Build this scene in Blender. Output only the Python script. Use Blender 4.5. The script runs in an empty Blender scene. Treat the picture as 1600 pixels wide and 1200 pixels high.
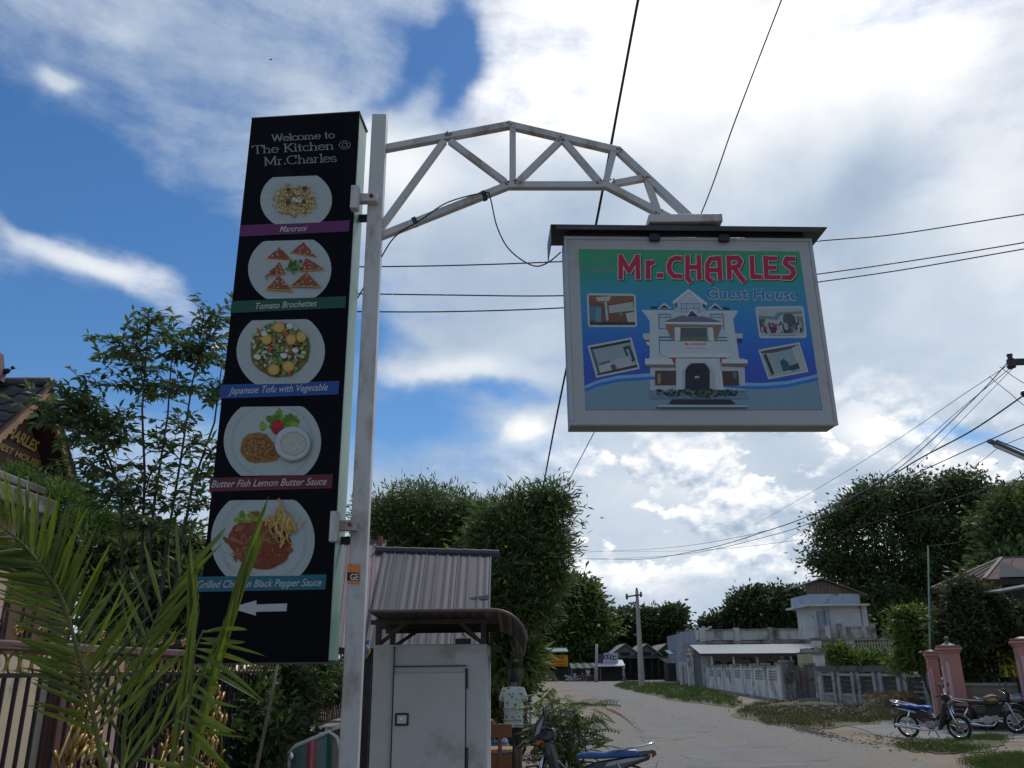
import bpy, math, random
import numpy as np
from mathutils import Vector, Matrix, noise as mnoise

rnd = random.Random(11)
nr = np.random.default_rng(11)
sc = bpy.context.scene
C = bpy.data.collections.new("place"); sc.collection.children.link(C)
R = math.radians

# ------------------------------------------------------------------ camera
FPX = 1297.5; PITCH = R(18.922); ROLL = R(0.664); EYE = Vector((0, 0, 1.75))
F_ = Vector((0, math.cos(PITCH), math.sin(PITCH)))
R0 = Vector((1, 0, 0)); U0 = Vector((0, -math.sin(PITCH), math.cos(PITCH)))
RT = R0*math.cos(ROLL) - U0*math.sin(ROLL)
UP = U0*math.cos(ROLL) + R0*math.sin(ROLL)
cd = bpy.data.cameras.new("camera"); cam = bpy.data.objects.new("camera", cd); C.objects.link(cam)
cd.sensor_width = 36; cd.lens = FPX/1600*36; cd.clip_start = .05; cd.clip_end = 6000
m = Matrix((RT, UP, -F_)).transposed().to_4x4(); m.translation = EYE
cam.matrix_world = m; sc.camera = cam

def ray(px, py): return F_ + RT*((px-800)/FPX) - UP*((py-600)/FPX)
def W(px, py, Y):
    d = ray(px, py); return EYE + d*(Y/d.y)
def G(px, py, z=0.0):
    d = ray(px, py); return EYE + d*((z-EYE.z)/d.z)
def RP(px, py, o, n):
    d = ray(px, py); return EYE + d*((Vector(o)-EYE).dot(n)/d.dot(n))
def azel(px, py):
    d = ray(px, py).normalized(); return math.atan2(d.x, d.y), math.asin(d.z)

# ------------------------------------------------------------------ sun and sky
SUN_AZ = R(32); SUN_EL = R(54)          # azimuth to the right of the view, backlit
sd = bpy.data.lights.new("sun", 'SUN'); sd.energy = 2.3; sd.angle = R(9); sd.color = (1, .96, .9)
sun = bpy.data.objects.new("sun", sd); C.objects.link(sun)
sv = Vector((math.sin(SUN_AZ)*math.cos(SUN_EL), math.cos(SUN_AZ)*math.cos(SUN_EL), math.sin(SUN_EL)))
sun.rotation_euler = sv.to_track_quat('Z', 'Y').to_euler()
sun.location = (0, 0, 30)
sc.view_settings.view_transform = 'Standard'; sc.view_settings.look = 'None'
sc.view_settings.exposure = 0; sc.view_settings.gamma = 1
sc.cycles.max_bounces = 6; sc.cycles.transparent_max_bounces = 8

def world():
    w = bpy.data.worlds.new("World"); sc.world = w; w.use_nodes = True
    N = w.node_tree.nodes; L = w.node_tree.links; N.clear()
    def val(x): return x
    def mth(op, a, b=None, c=None, clamp=False):
        n = N.new('ShaderNodeMath'); n.operation = op; n.use_clamp = clamp
        for i, q in enumerate((a, b, c)):
            if q is None: continue
            if isinstance(q, (int, float)): n.inputs[i].default_value = q
            else: L.new(q, n.inputs[i])
        return n.outputs[0]
    tc = N.new('ShaderNodeTexCoord'); sp = N.new('ShaderNodeSeparateXYZ'); L.new(tc.outputs['Generated'], sp.inputs[0])
    az = mth('ARCTAN2', sp.outputs[0], sp.outputs[1]); el = mth('ARCSINE', sp.outputs[2])
    cb = N.new('ShaderNodeCombineXYZ'); L.new(az, cb.inputs[0]); L.new(el, cb.inputs[1])
    def noise(scale, detail=6, rough=.55, rot=0, sx=1, sy=1, off=0, dist=0, vec=None):
        mp = N.new('ShaderNodeMapping'); mp.inputs['Rotation'].default_value = (0, 0, rot)
        mp.inputs['Scale'].default_value = (sx, sy, 1); mp.inputs['Location'].default_value = (off, off*.7, off*.3)
        L.new(vec if vec else cb.outputs[0], mp.inputs[0])
        n = N.new('ShaderNodeTexNoise'); n.inputs['Scale'].default_value = scale; n.inputs['Detail'].default_value = detail
        n.inputs['Roughness'].default_value = rough; n.inputs['Distortion'].default_value = dist
        L.new(mp.outputs[0], n.inputs['Vector']); return n.outputs[0]
    # warped coordinate so that cloud edges are ragged
    wn = N.new('ShaderNodeTexNoise'); wn.inputs['Scale'].default_value = 7; wn.inputs['Detail'].default_value = 5
    L.new(cb.outputs[0], wn.inputs['Vector'])
    vs = N.new('ShaderNodeVectorMath'); vs.operation = 'SUBTRACT'; L.new(wn.outputs['Color'], vs.inputs[0]); vs.inputs[1].default_value = (.5, .5, .5)
    vm = N.new('ShaderNodeVectorMath'); vm.operation = 'SCALE'; L.new(vs.outputs[0], vm.inputs[0]); vm.inputs['Scale'].default_value = .075
    va = N.new('ShaderNodeVectorMath'); va.operation = 'ADD'; L.new(cb.outputs[0], va.inputs[0]); L.new(vm.outputs[0], va.inputs[1])
    ws = N.new('ShaderNodeSeparateXYZ'); L.new(va.outputs[0], ws.inputs[0])
    def blob(px, py, rx, ry, rot=0, src=None):
        a, e = azel(px, py)
        sx = rx/FPX; sy = ry/FPX
        S = ws if src is None else src
        dx = mth('SUBTRACT', S.outputs[0], a); dy = mth('SUBTRACT', S.outputs[1], e)
        if rot:
            c, s = math.cos(rot), math.sin(rot)
            dx2 = mth('ADD', mth('MULTIPLY', dx, c), mth('MULTIPLY', dy, s))
            dy2 = mth('SUBTRACT', mth('MULTIPLY', dy, c), mth('MULTIPLY', dx, s)); dx, dy = dx2, dy2
        dx = mth('DIVIDE', dx, sx); dy = mth('DIVIDE', dy, sy)
        q = mth('ADD', mth('MULTIPLY', dx, dx), mth('MULTIPLY', dy, dy))
        return mth('POWER', 2.71828, mth('MULTIPLY', q, -1.0))
    def field(base, blobs):
        acc = base
        for b in blobs:
            g = blob(*b[1:]); acc = mth('ADD', acc, mth('MULTIPLY', g, b[0]))
        return acc
    # coverage: >0.5 cloud
    cov = field(.48, [(.42, 1250, 380, 620, 520, 0), (.45, 1150, 880, 420, 190, 0), (.16, 500, 860, 500, 120, 0), (.10, 700, 430, 200, 150, 0),
        (-.14, 230, 90, 330, 80, -.2), (.22, 560, 215, 170, 60, -.35), (.20, 640, 290, 100, 60, 0), (.16, 120, 20, 260, 60, -.1),
        (-.60, 130, 290, 310, 100, -.30), (-.25, 330, 410, 150, 50, -.3), (-.42, 100, 560, 330, 95, -.1), (-.30, 340, 570, 180, 60, 0),
        (-.52, 722, 60, 30, 62, .25), (-.50, 702, 150, 52, 34, .6), (-.40, 662, 95, 66, 30, .5), (-.30, 600, 150, 70, 18, .5), (-.2, 640, 40, 60, 30, 0), (-.28, 40, 190, 170, 50, -.25),
        (-.62, 640, 655, 120, 44, 0), (-.50, 790, 615, 110, 20, 0), (-.30, 585, 530, 60, 60, 0),
        (-.65, 1505, 690, 70, 20, -.3), (-.22, 850, 690, 110, 30, 0), (-.2, 700, 740, 140, 30, 0),
        (.50, 110, 405, 150, 18, -.36), (.46, 270, 465, 170, 26, -.36), (.55, 88, 118, 24, 11, 0), (.62, 700, 580, 100, 22, -.1), (.30, 700, 520, 90, 20, -.2), (.72, 818, 672, 24, 15, .3)])
    n1 = noise(2.6, 9, .62, rot=.34, sx=1.0, sy=3.4, off=3.1, dist=.3)
    n2 = noise(16, 8, .62, rot=.3, sx=1, sy=1.5, off=9.0)
    cov = mth('ADD', cov, mth('MULTIPLY', mth('SUBTRACT', n1, .5), 1.15))
    cov = mth('ADD', cov, mth('MULTIPLY', mth('SUBTRACT', n2, .5), .42))
    mr = N.new('ShaderNodeMapRange'); mr.interpolation_type = 'SMOOTHSTEP'
    mr.inputs['From Min'].default_value = .12; mr.inputs['From Max'].default_value = .86
    L.new(cov, mr.inputs['Value']); alpha = mr.outputs['Result']
    # brightness of the cloud
    bri = field(.42, [
        (.58, 1250, 50, 480, 150, 0), (.62, 850, 110, 120, 120, 0), (.25, 960, 60, 160, 90, 0), (.30, 1560, 330, 130, 220, 0), (-.20, 1340, 300, 160, 60, .3),
        (.16, 640, 270, 110, 60, 0), (-.10, 620, 400, 240, 80, 0), (-.06, 1000, 300, 210, 60, 0), (.20, 560, 215, 170, 50, -.3), (.25, 200, 435, 250, 36, -.36),
        (-.05, 330, 60, 400, 120, 0), (.34, 700, 585, 110, 22, 0), (.40, 818, 672, 32, 24, 0), (-.10, 720, 760, 200, 50, 0),
        (.12, 1050, 740, 150, 50, 0), (.42, 1340, 670, 60, 40, 0), (.36, 1480, 742, 90, 34, -.4), (.06, 1250, 560, 300, 80, 0),
        (-.10, 1330, 800, 180, 50, 0), (.10, 1010, 890, 200, 30, 0), (-.04, 1050, 930, 300, 30, 0)])
    n3 = noise(4.5, 9, .55, sx=1, sy=1.4, off=5.5, dist=.3)
    bri = mth('ADD', bri, mth('MULTIPLY', mth('SUBTRACT', n3, .5), .66))
    # crisp cumulus billows low in the sky, lit along their upper edges
    def shifted(dx, dy):
        v = N.new('ShaderNodeVectorMath'); v.operation = 'ADD'; L.new(cb.outputs[0], v.inputs[0]); v.inputs[1].default_value = (dx, dy, 0)
        return noise(7.0, 12, .60, sx=1, sy=1.5, off=1.7, dist=.12, vec=v.outputs[0])
    cA = shifted(0, 0); cB = shifted(.004, .012)
    rim = mth('MULTIPLY', mth('SUBTRACT', cA, cB), 4.4)
    dense = N.new('ShaderNodeMapRange'); dense.interpolation_type = 'SMOOTHSTEP'; dense.inputs['From Min'].default_value = .44; dense.inputs['From Max'].default_value = .48
    L.new(cA, dense.inputs['Value'])
    zone = mth('MINIMUM', field(0, [(1.35, 1130, 765, 330, 105, 0), (1.2, 1430, 720, 150, 60, -.3), (.5, 1100, 870, 300, 40, 0)]), 1)
    puff = mth('MULTIPLY', dense.outputs['Result'], zone)
    bri = mth('ADD', bri, mth('MULTIPLY', puff, mth('ADD', rim, .13)))
    bri = mth('MULTIPLY', bri, 1, clamp=True)
    cr = N.new('ShaderNodeValToRGB'); L.new(bri, cr.inputs[0]); e = cr.color_ramp.elements
    e[0].position = 0; e[0].color = (.30, .40, .54, 1); e[1].position = 1; e[1].color = (1.25, 1.25, 1.24, 1)
    q = e.new(.3); q.color = (.43, .53, .67, 1); q = e.new(.55); q.color = (.64, .72, .82, 1); q = e.new(.8); q.color = (.95, .97, 1.0, 1)
    sky = N.new('ShaderNodeTexSky'); sky.sky_type = 'NISHITA'; sky.sun_disc = False
    sky.sun_elevation = SUN_EL; sky.sun_rotation = SUN_AZ; sky.altitude = 100; sky.air_density = 1.0; sky.dust_density = .15; sky.ozone_density = 5.0
    b1 = N.new('ShaderNodeBackground'); hs = N.new('ShaderNodeHueSaturation'); hs.inputs['Saturation'].default_value = 1.18; L.new(sky.outputs[0], hs.inputs['Color']); L.new(hs.outputs[0], b1.inputs[0]); b1.inputs[1].default_value = .105
    b2 = N.new('ShaderNodeBackground'); L.new(cr.outputs[0], b2.inputs[0]); b2.inputs[1].default_value = 1.0
    mx = N.new('ShaderNodeMixShader'); L.new(alpha, mx.inputs[0]); L.new(b1.outputs[0], mx.inputs[1]); L.new(b2.outputs[0], mx.inputs[2])
    out = N.new('ShaderNodeOutputWorld'); L.new(mx.outputs[0], out.inputs[0])
    w.cycles.sampling_method = 'MANUAL'; w.cycles.sample_map_resolution = 512
world()

# ------------------------------------------------------------------ materials
MATS = {}
def mat(name, col, rough=.7, var=.12, scale=3., bump=0., bscale=None, metal=0., spec=.4, dirt=None, dirtamt=.0, dscale=1.2, island=0., obrand=0., trans=0., transcol=None, coat=0., stretch=None):
    if name in MATS: return MATS[name]
    m = bpy.data.materials.new(name); m.use_nodes = True; MATS[name] = m
    N = m.node_tree.nodes; L = m.node_tree.links; P = N['Principled BSDF']; out = N['Material Output']
    P.inputs['Roughness'].default_value = rough; P.inputs['Metallic'].default_value = metal
    P.inputs['Specular IOR Level'].default_value = spec; P.inputs['Coat Weight'].default_value = coat
    tc = N.new('ShaderNodeTexCoord'); mp = N.new('ShaderNodeMapping'); L.new(tc.outputs['Object'], mp.inputs[0])
    if stretch: mp.inputs['Scale'].default_value = stretch
    n = N.new('ShaderNodeTexNoise'); n.inputs['Scale'].default_value = scale; n.inputs['Detail'].default_value = 7; n.inputs['Roughness'].default_value = .62
    L.new(mp.outputs[0], n.inputs['Vector'])
    hs = N.new('ShaderNodeMix'); hs.data_type = 'RGBA'
    a = tuple(max(0, c*(1-var*1.6)) for c in col[:3])+(1,); b = tuple(min(1, c*(1+var*1.4)) for c in col[:3])+(1,)
    mr = N.new('ShaderNodeMapRange'); mr.inputs['From Min'].default_value = .3; mr.inputs['From Max'].default_value = .7; L.new(n.outputs[0], mr.inputs[0])
    L.new(mr.outputs[0], hs.inputs['Factor']); hs.inputs['A'].default_value = a; hs.inputs['B'].default_value = b
    colr = hs.outputs['Result']
    if dirt:
        d = N.new('ShaderNodeTexNoise'); d.inputs['Scale'].default_value = dscale; d.inputs['Detail'].default_value = 9; d.inputs['Roughness'].default_value = .68
        L.new(mp.outputs[0], d.inputs['Vector'])
        r = N.new('ShaderNodeMapRange'); r.interpolation_type = 'SMOOTHSTEP'; r.inputs['From Min'].default_value = .62-.32*dirtamt; r.inputs['From Max'].default_value = .74-.2*dirtamt; L.new(d.outputs[0], r.inputs[0])
        x = N.new('ShaderNodeMix'); x.data_type = 'RGBA'; L.new(r.outputs[0], x.inputs['Factor']); L.new(colr, x.inputs['A']); x.inputs['B'].default_value = tuple(dirt)+(1,)
        colr = x.outputs['Result']
    if island or obrand:
        s = N.new('ShaderNodeNewGeometry') if island else N.new('ShaderNodeObjectInfo')
        o = s.outputs['Random Per Island'] if island else s.outputs['Random']
        k = island or obrand
        mul = N.new('ShaderNodeMapRange'); mul.inputs['To Min'].default_value = 1-k; mul.inputs['To Max'].default_value = 1+k; L.new(o, mul.inputs[0])
        h = N.new('ShaderNodeHueSaturation'); L.new(mul.outputs[0], h.inputs['Value']); L.new(colr, h.inputs['Color'])
        hr = N.new('ShaderNodeMapRange'); hr.inputs['To Min'].default_value = .5+.03*k; hr.inputs['To Max'].default_value = .5-.03*k; L.new(o, hr.inputs[0]); L.new(hr.outputs[0], h.inputs['Hue'])
        colr = h.outputs[0]
    L.new(colr, P.inputs['Base Color'])
    if bump:
        bn = N.new('ShaderNodeTexNoise'); bn.inputs['Scale'].default_value = bscale or scale*5; bn.inputs['Detail'].default_value = 8; L.new(mp.outputs[0], bn.inputs['Vector'])
        bp = N.new('ShaderNodeBump'); bp.inputs['Strength'].default_value = min(1, bump); bp.inputs['Distance'].default_value = .02; L.new(bn.outputs[0], bp.inputs['Height']); L.new(bp.outputs[0], P.inputs['Normal'])
    if trans:
        t = N.new('ShaderNodeBsdfTranslucent'); mx = N.new('ShaderNodeMixShader'); mx.inputs[0].default_value = trans
        if transcol: t.inputs[0].default_value = tuple(transcol)+(1,)
        else: L.new(colr, t.inputs[0])
        L.new(P.outputs[0], mx.inputs[1]); L.new(t.outputs[0], mx.inputs[2]); L.new(mx.outputs[0], out.inputs[0])
    return m
def flat(r, g, b, rough=.45):
    k = 'print_%d_%d_%d' % (int(r*255), int(g*255), int(b*255))
    return mat(k, (r, g, b), rough=rough, var=.10, scale=130, spec=.2)

def gradient_mat(name, stops, axis=2, rough=.4):
    m = bpy.data.materials.new(name); m.use_nodes = True
    N = m.node_tree.nodes; L = m.node_tree.links; P = N['Principled BSDF']; P.inputs['Roughness'].default_value = rough; P.inputs['Specular IOR Level'].default_value = .3
    tc = N.new('ShaderNodeTexCoord'); s = N.new('ShaderNodeSeparateXYZ'); L.new(tc.outputs['Generated'], s.inputs[0])
    c = N.new('ShaderNodeValToRGB'); L.new(s.outputs[axis], c.inputs[0]); e = c.color_ramp.elements
    e[0].position, e[0].color = stops[0][0], tuple(stops[0][1])+(1,)
    e[1].position, e[1].color = stops[-1][0], tuple(stops[-1][1])+(1,)
    for p, q in stops[1:-1]: x = e.new(p); x.color = tuple(q)+(1,)
    L.new(c.outputs[0], P.inputs['Base Color']); return m

WHITE = mat('white_paint_metal', (.45, .45, .455), .42, .06, 2.5, dirt=(.33, .29, .25), dirtamt=.28, dscale=2.2, bump=.04, bscale=60)
POSTW = mat('post_paint', (.46, .45, .44), .45, .07, 2.0, dirt=(.27, .21, .17), dirtamt=.42, dscale=3.5, bump=.05, bscale=50, stretch=(1, 1, .4))
BLACKP = mat('menu_black', (.0035, .004, .006), .4, .2, 2, spec=.05, dirt=(.012, .012, .013), dirtamt=.2)
DARKMETAL = mat('dark_sheet_metal', (.035, .036, .04), .5, .2, 3, metal=.3, dirt=(.09, .07, .06), dirtamt=.2)
STEEL = mat('steel', (.45, .45, .46), .35, .1, 4, metal=.8)
CHROME = mat('chrome', (.7, .7, .72), .18, .05, 4, metal=1)
RUST = mat('rust', (.16, .07, .04), .8, .3, 12)
RUBBER = mat('black_rubber', (.018, .018, .018), .75, .2, 8)
BLACK = mat('black_plastic', (.015, .015, .017), .45, .2, 5)
CABLE = mat('cable_black', (.02, .018, .022), .6, .1, 5)
CONC = mat('concrete', (.27, .26, .24), .9, .16, 1.4, dirt=(.08, .075, .065), dirtamt=.5, dscale=1.1, bump=.5, bscale=20)
WOOD = mat('wood_brown', (.20, .085, .035), .5, .25, 5, stretch=(1, 1, 6))
BARK = mat('bark', (.11, .085, .065), .95, .3, 6, bump=.8, bscale=18, dirt=(.2, .18, .15), dirtamt=.3)

# ------------------------------------------------------------------ mesh helpers
ORG = {}
def xyz(v): return (float(v[0]), float(v[1]), float(v[2]))
class MB:
    def __init__(s): s.v = []; s.f = []; s.m = []; s.mats = []
    def mi(s, m):
        if m is None: return 0
        if m not in s.mats: s.mats.append(m)
        return s.mats.index(m)
    def add(s, vs, fs, m=None):
        k = len(s.v); i = s.mi(m)
        s.v += [xyz(v) for v in vs]
        for f in fs: s.f.append(tuple(a+k for a in f)); s.m.append(i)
        return s
    def box(s, c, size, rot=None, m=None):
        x, y, z = [q/2 for q in size]; c = Vector(c)
        P = [Vector((a, b, d)) for a in (-x, x) for b in (-y, y) for d in (-z, z)]
        if rot is not None: P = [rot @ p for p in P]
        return s.add([c+p for p in P], [(0, 1, 3, 2), (4, 6, 7, 5), (0, 4, 5, 1), (2, 3, 7, 6), (0, 2, 6, 4), (1, 5, 7, 3)], m)
    def frame(s, a, b, up=(0, 0, 1)):
        d = (Vector(b)-Vector(a)); L = d.length; d = d.normalized(); u = Vector(up)
        if abs(d.dot(u)) > .98: u = Vector((1, 0, 0)) if abs(d.x) < .9 else Vector((0, 1, 0))
        x = d.cross(u).normalized(); y = x.cross(d).normalized(); return d, x, y, L
    def bar(s, a, b, w, h=None, up=(0, 0, 1), m=None):
        h = h or w; d, x, y, L = s.frame(a, b, up); a = Vector(a); b = Vector(b)
        o = [x*w/2+y*h/2, -x*w/2+y*h/2, -x*w/2-y*h/2, x*w/2-y*h/2]
        return s.add([a+q for q in o]+[b+q for q in o], [(0, 1, 2, 3), (7, 6, 5, 4)]+[(i, i+4, (i+1) % 4+4, (i+1) % 4) for i in range(4)], m)
    def tube(s, pts, r, n=8, m=None, closed=False, flatk=1.):
        pts = [Vector(p) for p in pts]; K = len(pts); rr = r if isinstance(r, (list, tuple)) else [r]*K
        vs = []; prevx = None
        for i, p in enumerate(pts):
            if closed: d = pts[(i+1) % K]-pts[i-1]
            else: d = pts[min(i+1, K-1)]-pts[max(i-1, 0)]
            if d.length < 1e-9: d = Vector((0, 0, 1))
            d.normalize()
            if prevx is None:
                u = Vector((0, 0, 1)) if abs(d.z) < .9 else Vector((0, 1, 0)); x = d.cross(u).normalized()
            else:
                x = (prevx-d*prevx.dot(d)); x = x.normalized() if x.length > 1e-6 else prevx
            prevx = x; y = x.cross(d)
            for k in range(n):
                t = 2*math.pi*k/n; vs.append(p+x*math.cos(t)*rr[i]+y*math.sin(t)*rr[i]*flatk)
        fs = []
        for i in range(K if closed else K-1):
            j = (i+1) % K
            for k in range(n): fs.append((i*n+k, i*n+(k+1) % n, j*n+(k+1) % n, j*n+k))
        if not closed: fs += [tuple(range(n))[::-1], tuple((K-1)*n+k for k in range(n))]
        return s.add(vs, fs, m)
    def ring(s, c, Rr, r, axis='y', n=24, k=8, m=None, a0=0, a1=2*math.pi):
        c = Vector(c); full = abs(a1-a0-2*math.pi) < 1e-6; N_ = n if full else n+1
        P = []
        for i in range(N_):
            t = a0+(a1-a0)*i/n; u, v = math.cos(t)*Rr, math.sin(t)*Rr
            P.append(c+(Vector((u, 0, v)) if axis == 'y' else Vector((0, u, v)) if axis == 'x' else Vector((u, v, 0))))
        return s.tube(P, r, k, m, closed=full)
    def prism(s, pts, off, m=None):
        pts = [Vector(p) for p in pts]; off = Vector(off); n = len(pts)
        return s.add(pts+[p+off for p in pts], [tuple(range(n)), tuple(range(2*n-1, n-1, -1))]+[(i, i+n, (i+1) % n+n, (i+1) % n) for i in range(n)], m)
    def poly(s, pts, m=None): return s.add(pts, [tuple(range(len(pts)))], m)
    def lathe(s, c, prof, n=20, m=None, axis=(0, 0, 1), sx=1, sy=1):
        c = Vector(c); Q = Vector((0, 0, 1)).rotation_difference(Vector(axis)); vs = []; fs = []; K = len(prof)
        for r, z in prof:
            for k in range(n): t = 2*math.pi*k/n; vs.append(c+Q @ Vector((r*math.cos(t)*sx, r*math.sin(t)*sy, z)))
        for i in range(K-1):
            for k in range(n): fs.append((i*n+k, i*n+(k+1) % n, (i+1)*n+(k+1) % n, (i+1)*n+k))
        fs += [tuple(range(n))[::-1], tuple((K-1)*n+k for k in range(n))]
        return s.add(vs, fs, m)
    def sphere(s, c, r, m=None, n=12, sz=1., sx=1., sy=1.):
        return s.lathe(c, [(max(1e-4, r*math.sin(math.pi*i/8)), -r*sz*math.cos(math.pi*i/8)) for i in range(9)], n, m, sx=sx, sy=sy)
    def build(s, name, mats=None, parent=None, smooth=False, bevel=0, kind=None, label=None, loc=None, auto=False):
        if mats is not None and not isinstance(mats, (list, tuple)): mats = [mats]
        mats = s.mats if s.mats else mats
        V = np.array(s.v, dtype=float)
        if parent is not None: org = ORG.get(parent.name, Vector((0, 0, 0)))
        elif loc is not None: org = Vector(loc)
        elif kind == 'structure': org = Vector((0, 0, 0))
        else: org = Vector(((V[:, 0].min()+V[:, 0].max())/2, (V[:, 1].min()+V[:, 1].max())/2, V[:, 2].min()))
        V = V-np.array(org)
        me = bpy.data.meshes.new(name); me.from_pydata(V.tolist(), [], s.f)
        for q in mats: me.materials.append(q)
        if len(mats) > 1: me.polygons.foreach_set('material_index', s.m)
        if smooth: me.polygons.foreach_set('use_smooth', [True]*len(me.polygons))
        me.update()
        o = bpy.data.objects.new(name, me); C.objects.link(o)
        if parent is not None: o.parent = parent; ORG[o.name] = org
        else: o.location = org; ORG[o.name] = org
        if bevel:
            b = o.modifiers.new('bevel', 'BEVEL'); b.width = bevel; b.segments = 2; b.limit_method = 'ANGLE'; b.angle_limit = R(40)
            me.polygons.foreach_set('use_smooth', [True]*len(me.polygons))
            me.set_sharp_from_angle(angle=R(35))
        elif smooth and auto: me.set_sharp_from_angle(angle=R(40))
        if kind: o['kind'] = kind
        if label: o['label'] = label
        return o
def thing(name, label, cat, loc=(0, 0, 0), group=None):
    o = bpy.data.objects.new(name, None); o.empty_display_size = .3; C.objects.link(o); o.location = loc
    ORG[o.name] = Vector(loc); o['label'] = label; o['category'] = cat
    if group: o['group'] = group
    return o
def tag(o, label, cat, group=None, kind=None):
    if label: o['label'] = label
    if cat: o['category'] = cat
    if group: o['group'] = group
    if kind: o['kind'] = kind
    return o
def clone(o, parent=None):
    c = o.copy(); C.objects.link(c)
    if parent is not None: c.parent = parent
    for ch in list(o.children): clone(ch, c)
    return c
def piece(src, parent, M):
    """another part sharing the mesh of src, placed by a matrix in world space"""
    c = src.copy(); C.objects.link(c); c.parent = parent
    c.matrix_local = Matrix.Translation(-ORG[parent.name]) @ M
    return c

def cards(name, P, D, S, Wd, mats, parent=None, kind='stuff', fold=.0, loc=None, mid=.45):
    """P base points, D unit directions, S lengths, Wd widths: one diamond leaf each (numpy, fast)"""
    n = len(P); P = np.asarray(P, float); D = np.asarray(D, float)
    D /= np.linalg.norm(D, axis=1)[:, None]+1e-9
    A = nr.normal(size=(n, 3)); X = np.cross(D, A); X /= np.linalg.norm(X, axis=1)[:, None]+1e-9
    S = np.broadcast_to(S, n)[:, None]; Wd = np.broadcast_to(Wd, n)[:, None]
    org = np.array(ORG[parent.name]) if parent is not None else (np.array(loc) if loc is not None else np.array([P[:, 0].mean(), P[:, 1].mean(), P[:, 2].min()]))
    P = P-org
    V = np.stack([P, P+D*S*mid+X*Wd/2, P+D*S, P+D*S*mid-X*Wd/2], 1).reshape(-1, 3)
    me = bpy.data.meshes.new(name); me.vertices.add(4*n); me.vertices.foreach_set('co', V.ravel())
    me.loops.add(4*n); me.loops.foreach_set('vertex_index', np.arange(4*n, dtype=np.int32))
    me.polygons.add(n); me.polygons.foreach_set('loop_start', np.arange(0, 4*n, 4, dtype=np.int32))
    mats = mats if isinstance(mats, (list, tuple)) else [mats]
    for q in mats: me.materials.append(q)
    if len(mats) > 1: me.polygons.foreach_set('material_index', nr.integers(0, len(mats), n).astype(np.int32))
    me.update(calc_edges=True); me.validate()
    o = bpy.data.objects.new(name, me); C.objects.link(o)
    if parent is not None: o.parent = parent
    else: o.location = org.tolist()
    if kind: o['kind'] = kind
    return o

_txt = {}
def text2d(s, bold=0, shear=0):
    k = (s, bold, shear)
    if k in _txt: return _txt[k]
    cu = bpy.data.curves.new('t', 'FONT'); cu.body = s; cu.shear = shear; cu.offset = bold; cu.resolution_u = 3; cu.fill_mode = 'FRONT'
    o = bpy.data.objects.new('t', cu); C.objects.link(o)
    me = bpy.data.meshes.new_from_object(o.evaluated_get(bpy.context.evaluated_depsgraph_get()))
    V = np.array([v.co[:] for v in me.vertices]); Fs = [tuple(p.vertices) for p in me.polygons]
    bpy.data.objects.remove(o); bpy.data.curves.remove(cu); bpy.data.meshes.remove(me)
    _txt[k] = (V, Fs); return _txt[k]
def put_text(mb, s, fn, a, b, h, m, bold=0, shear=0, cap=.72):
    """baseline from a to b in drawing units (y down), cap height h; fn maps drawing units to 3D"""
    V, Fs = text2d(s, bold, shear); x0, x1 = V[:, 0].min(), V[:, 0].max()
    a = np.array(a, float); b = np.array(b, float); d = b-a; L = np.hypot(*d); e = d/L; up = np.array([e[1], -e[0]])
    P = [a+e*((v[0]-x0)/(x1-x0)*L)+up*(v[1]/cap*h) for v in V]
    mb.add([fn(*p) for p in P], Fs, m)
def stroke(mb, pts, w, fn, m, nib=None, cap=True):
    """a thick 2D line; nib=(thick,thin) gives pen contrast"""
    pts = [np.array(p, float) for p in pts]
    for a, b in zip(pts[:-1], pts[1:]):
        d = b-a; L = np.hypot(*d)
        if L < 1e-6: continue
        d /= L; ww = w if nib is None else nib[1]+(nib[0]-nib[1])*abs(d[1])
        n = np.array([-d[1], d[0]])*ww/2; e = d*(ww*.25 if cap else 0)
        mb.add([fn(*q) for q in (a-e+n, b+e+n, b+e-n, a-e-n)], [(0, 1, 2, 3)], m)
def arc(cx, cy, rx, ry, a0, a1, n=10):
    return [(cx+rx*math.cos(R(a0+(a1-a0)*i/n)), cy+ry*math.sin(R(a0+(a1-a0)*i/n))) for i in range(n+1)]
def scroll(c, u, v, r0, turns=1.3, n=14, flip=1):
    """points of a spiral in the plane u,v"""
    c = Vector(c); P = []
    for i in range(n+1):
        t = i/n; a = turns*2*math.pi*t; r = r0*(1-.75*t); P.append(c+u*(math.cos(a)*r*flip)+v*(math.sin(a)*r))
    return P

# ================================================================== GROUND
DIRT = mat('dirt_ground', (.21, .165, .12), .95, .22, .35, bump=.6, bscale=9, dirt=(.11, .085, .06), dirtamt=.35, dscale=.6)
ROAD = mat('dusty_road', (.175, .163, .148), .93, .22, 7, bump=.7, bscale=26, dirt=(.19, .15, .115), dirtamt=.5, dscale=.22)
PATCH = mat('road_patch', (.16, .15, .14), .93, .12, 1.2, bump=.4, bscale=18, dirt=(.185, .165, .14), dirtamt=.4, dscale=1.1)
def ground():
    mb = MB(); xs = [-900, -300, -120, -60, -30, -15, -6, 0, 6, 12, 20, 30, 45, 70, 120, 300, 900]
    ys = [-60, -20, -5, 0, 5, 10, 15, 20, 27, 35, 45, 60, 80, 110, 150, 220, 500, 1500, 3000]
    V = [(x, y, 0) for y in ys for x in xs]; n = len(xs)
    mb.add(V, [(j*n+i, j*n+i+1, (j+1)*n+i+1, (j+1)*n+i) for j in range(len(ys)-1) for i in range(n-1)])
    mb.build('ground', DIRT, kind='structure')
ground()
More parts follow.
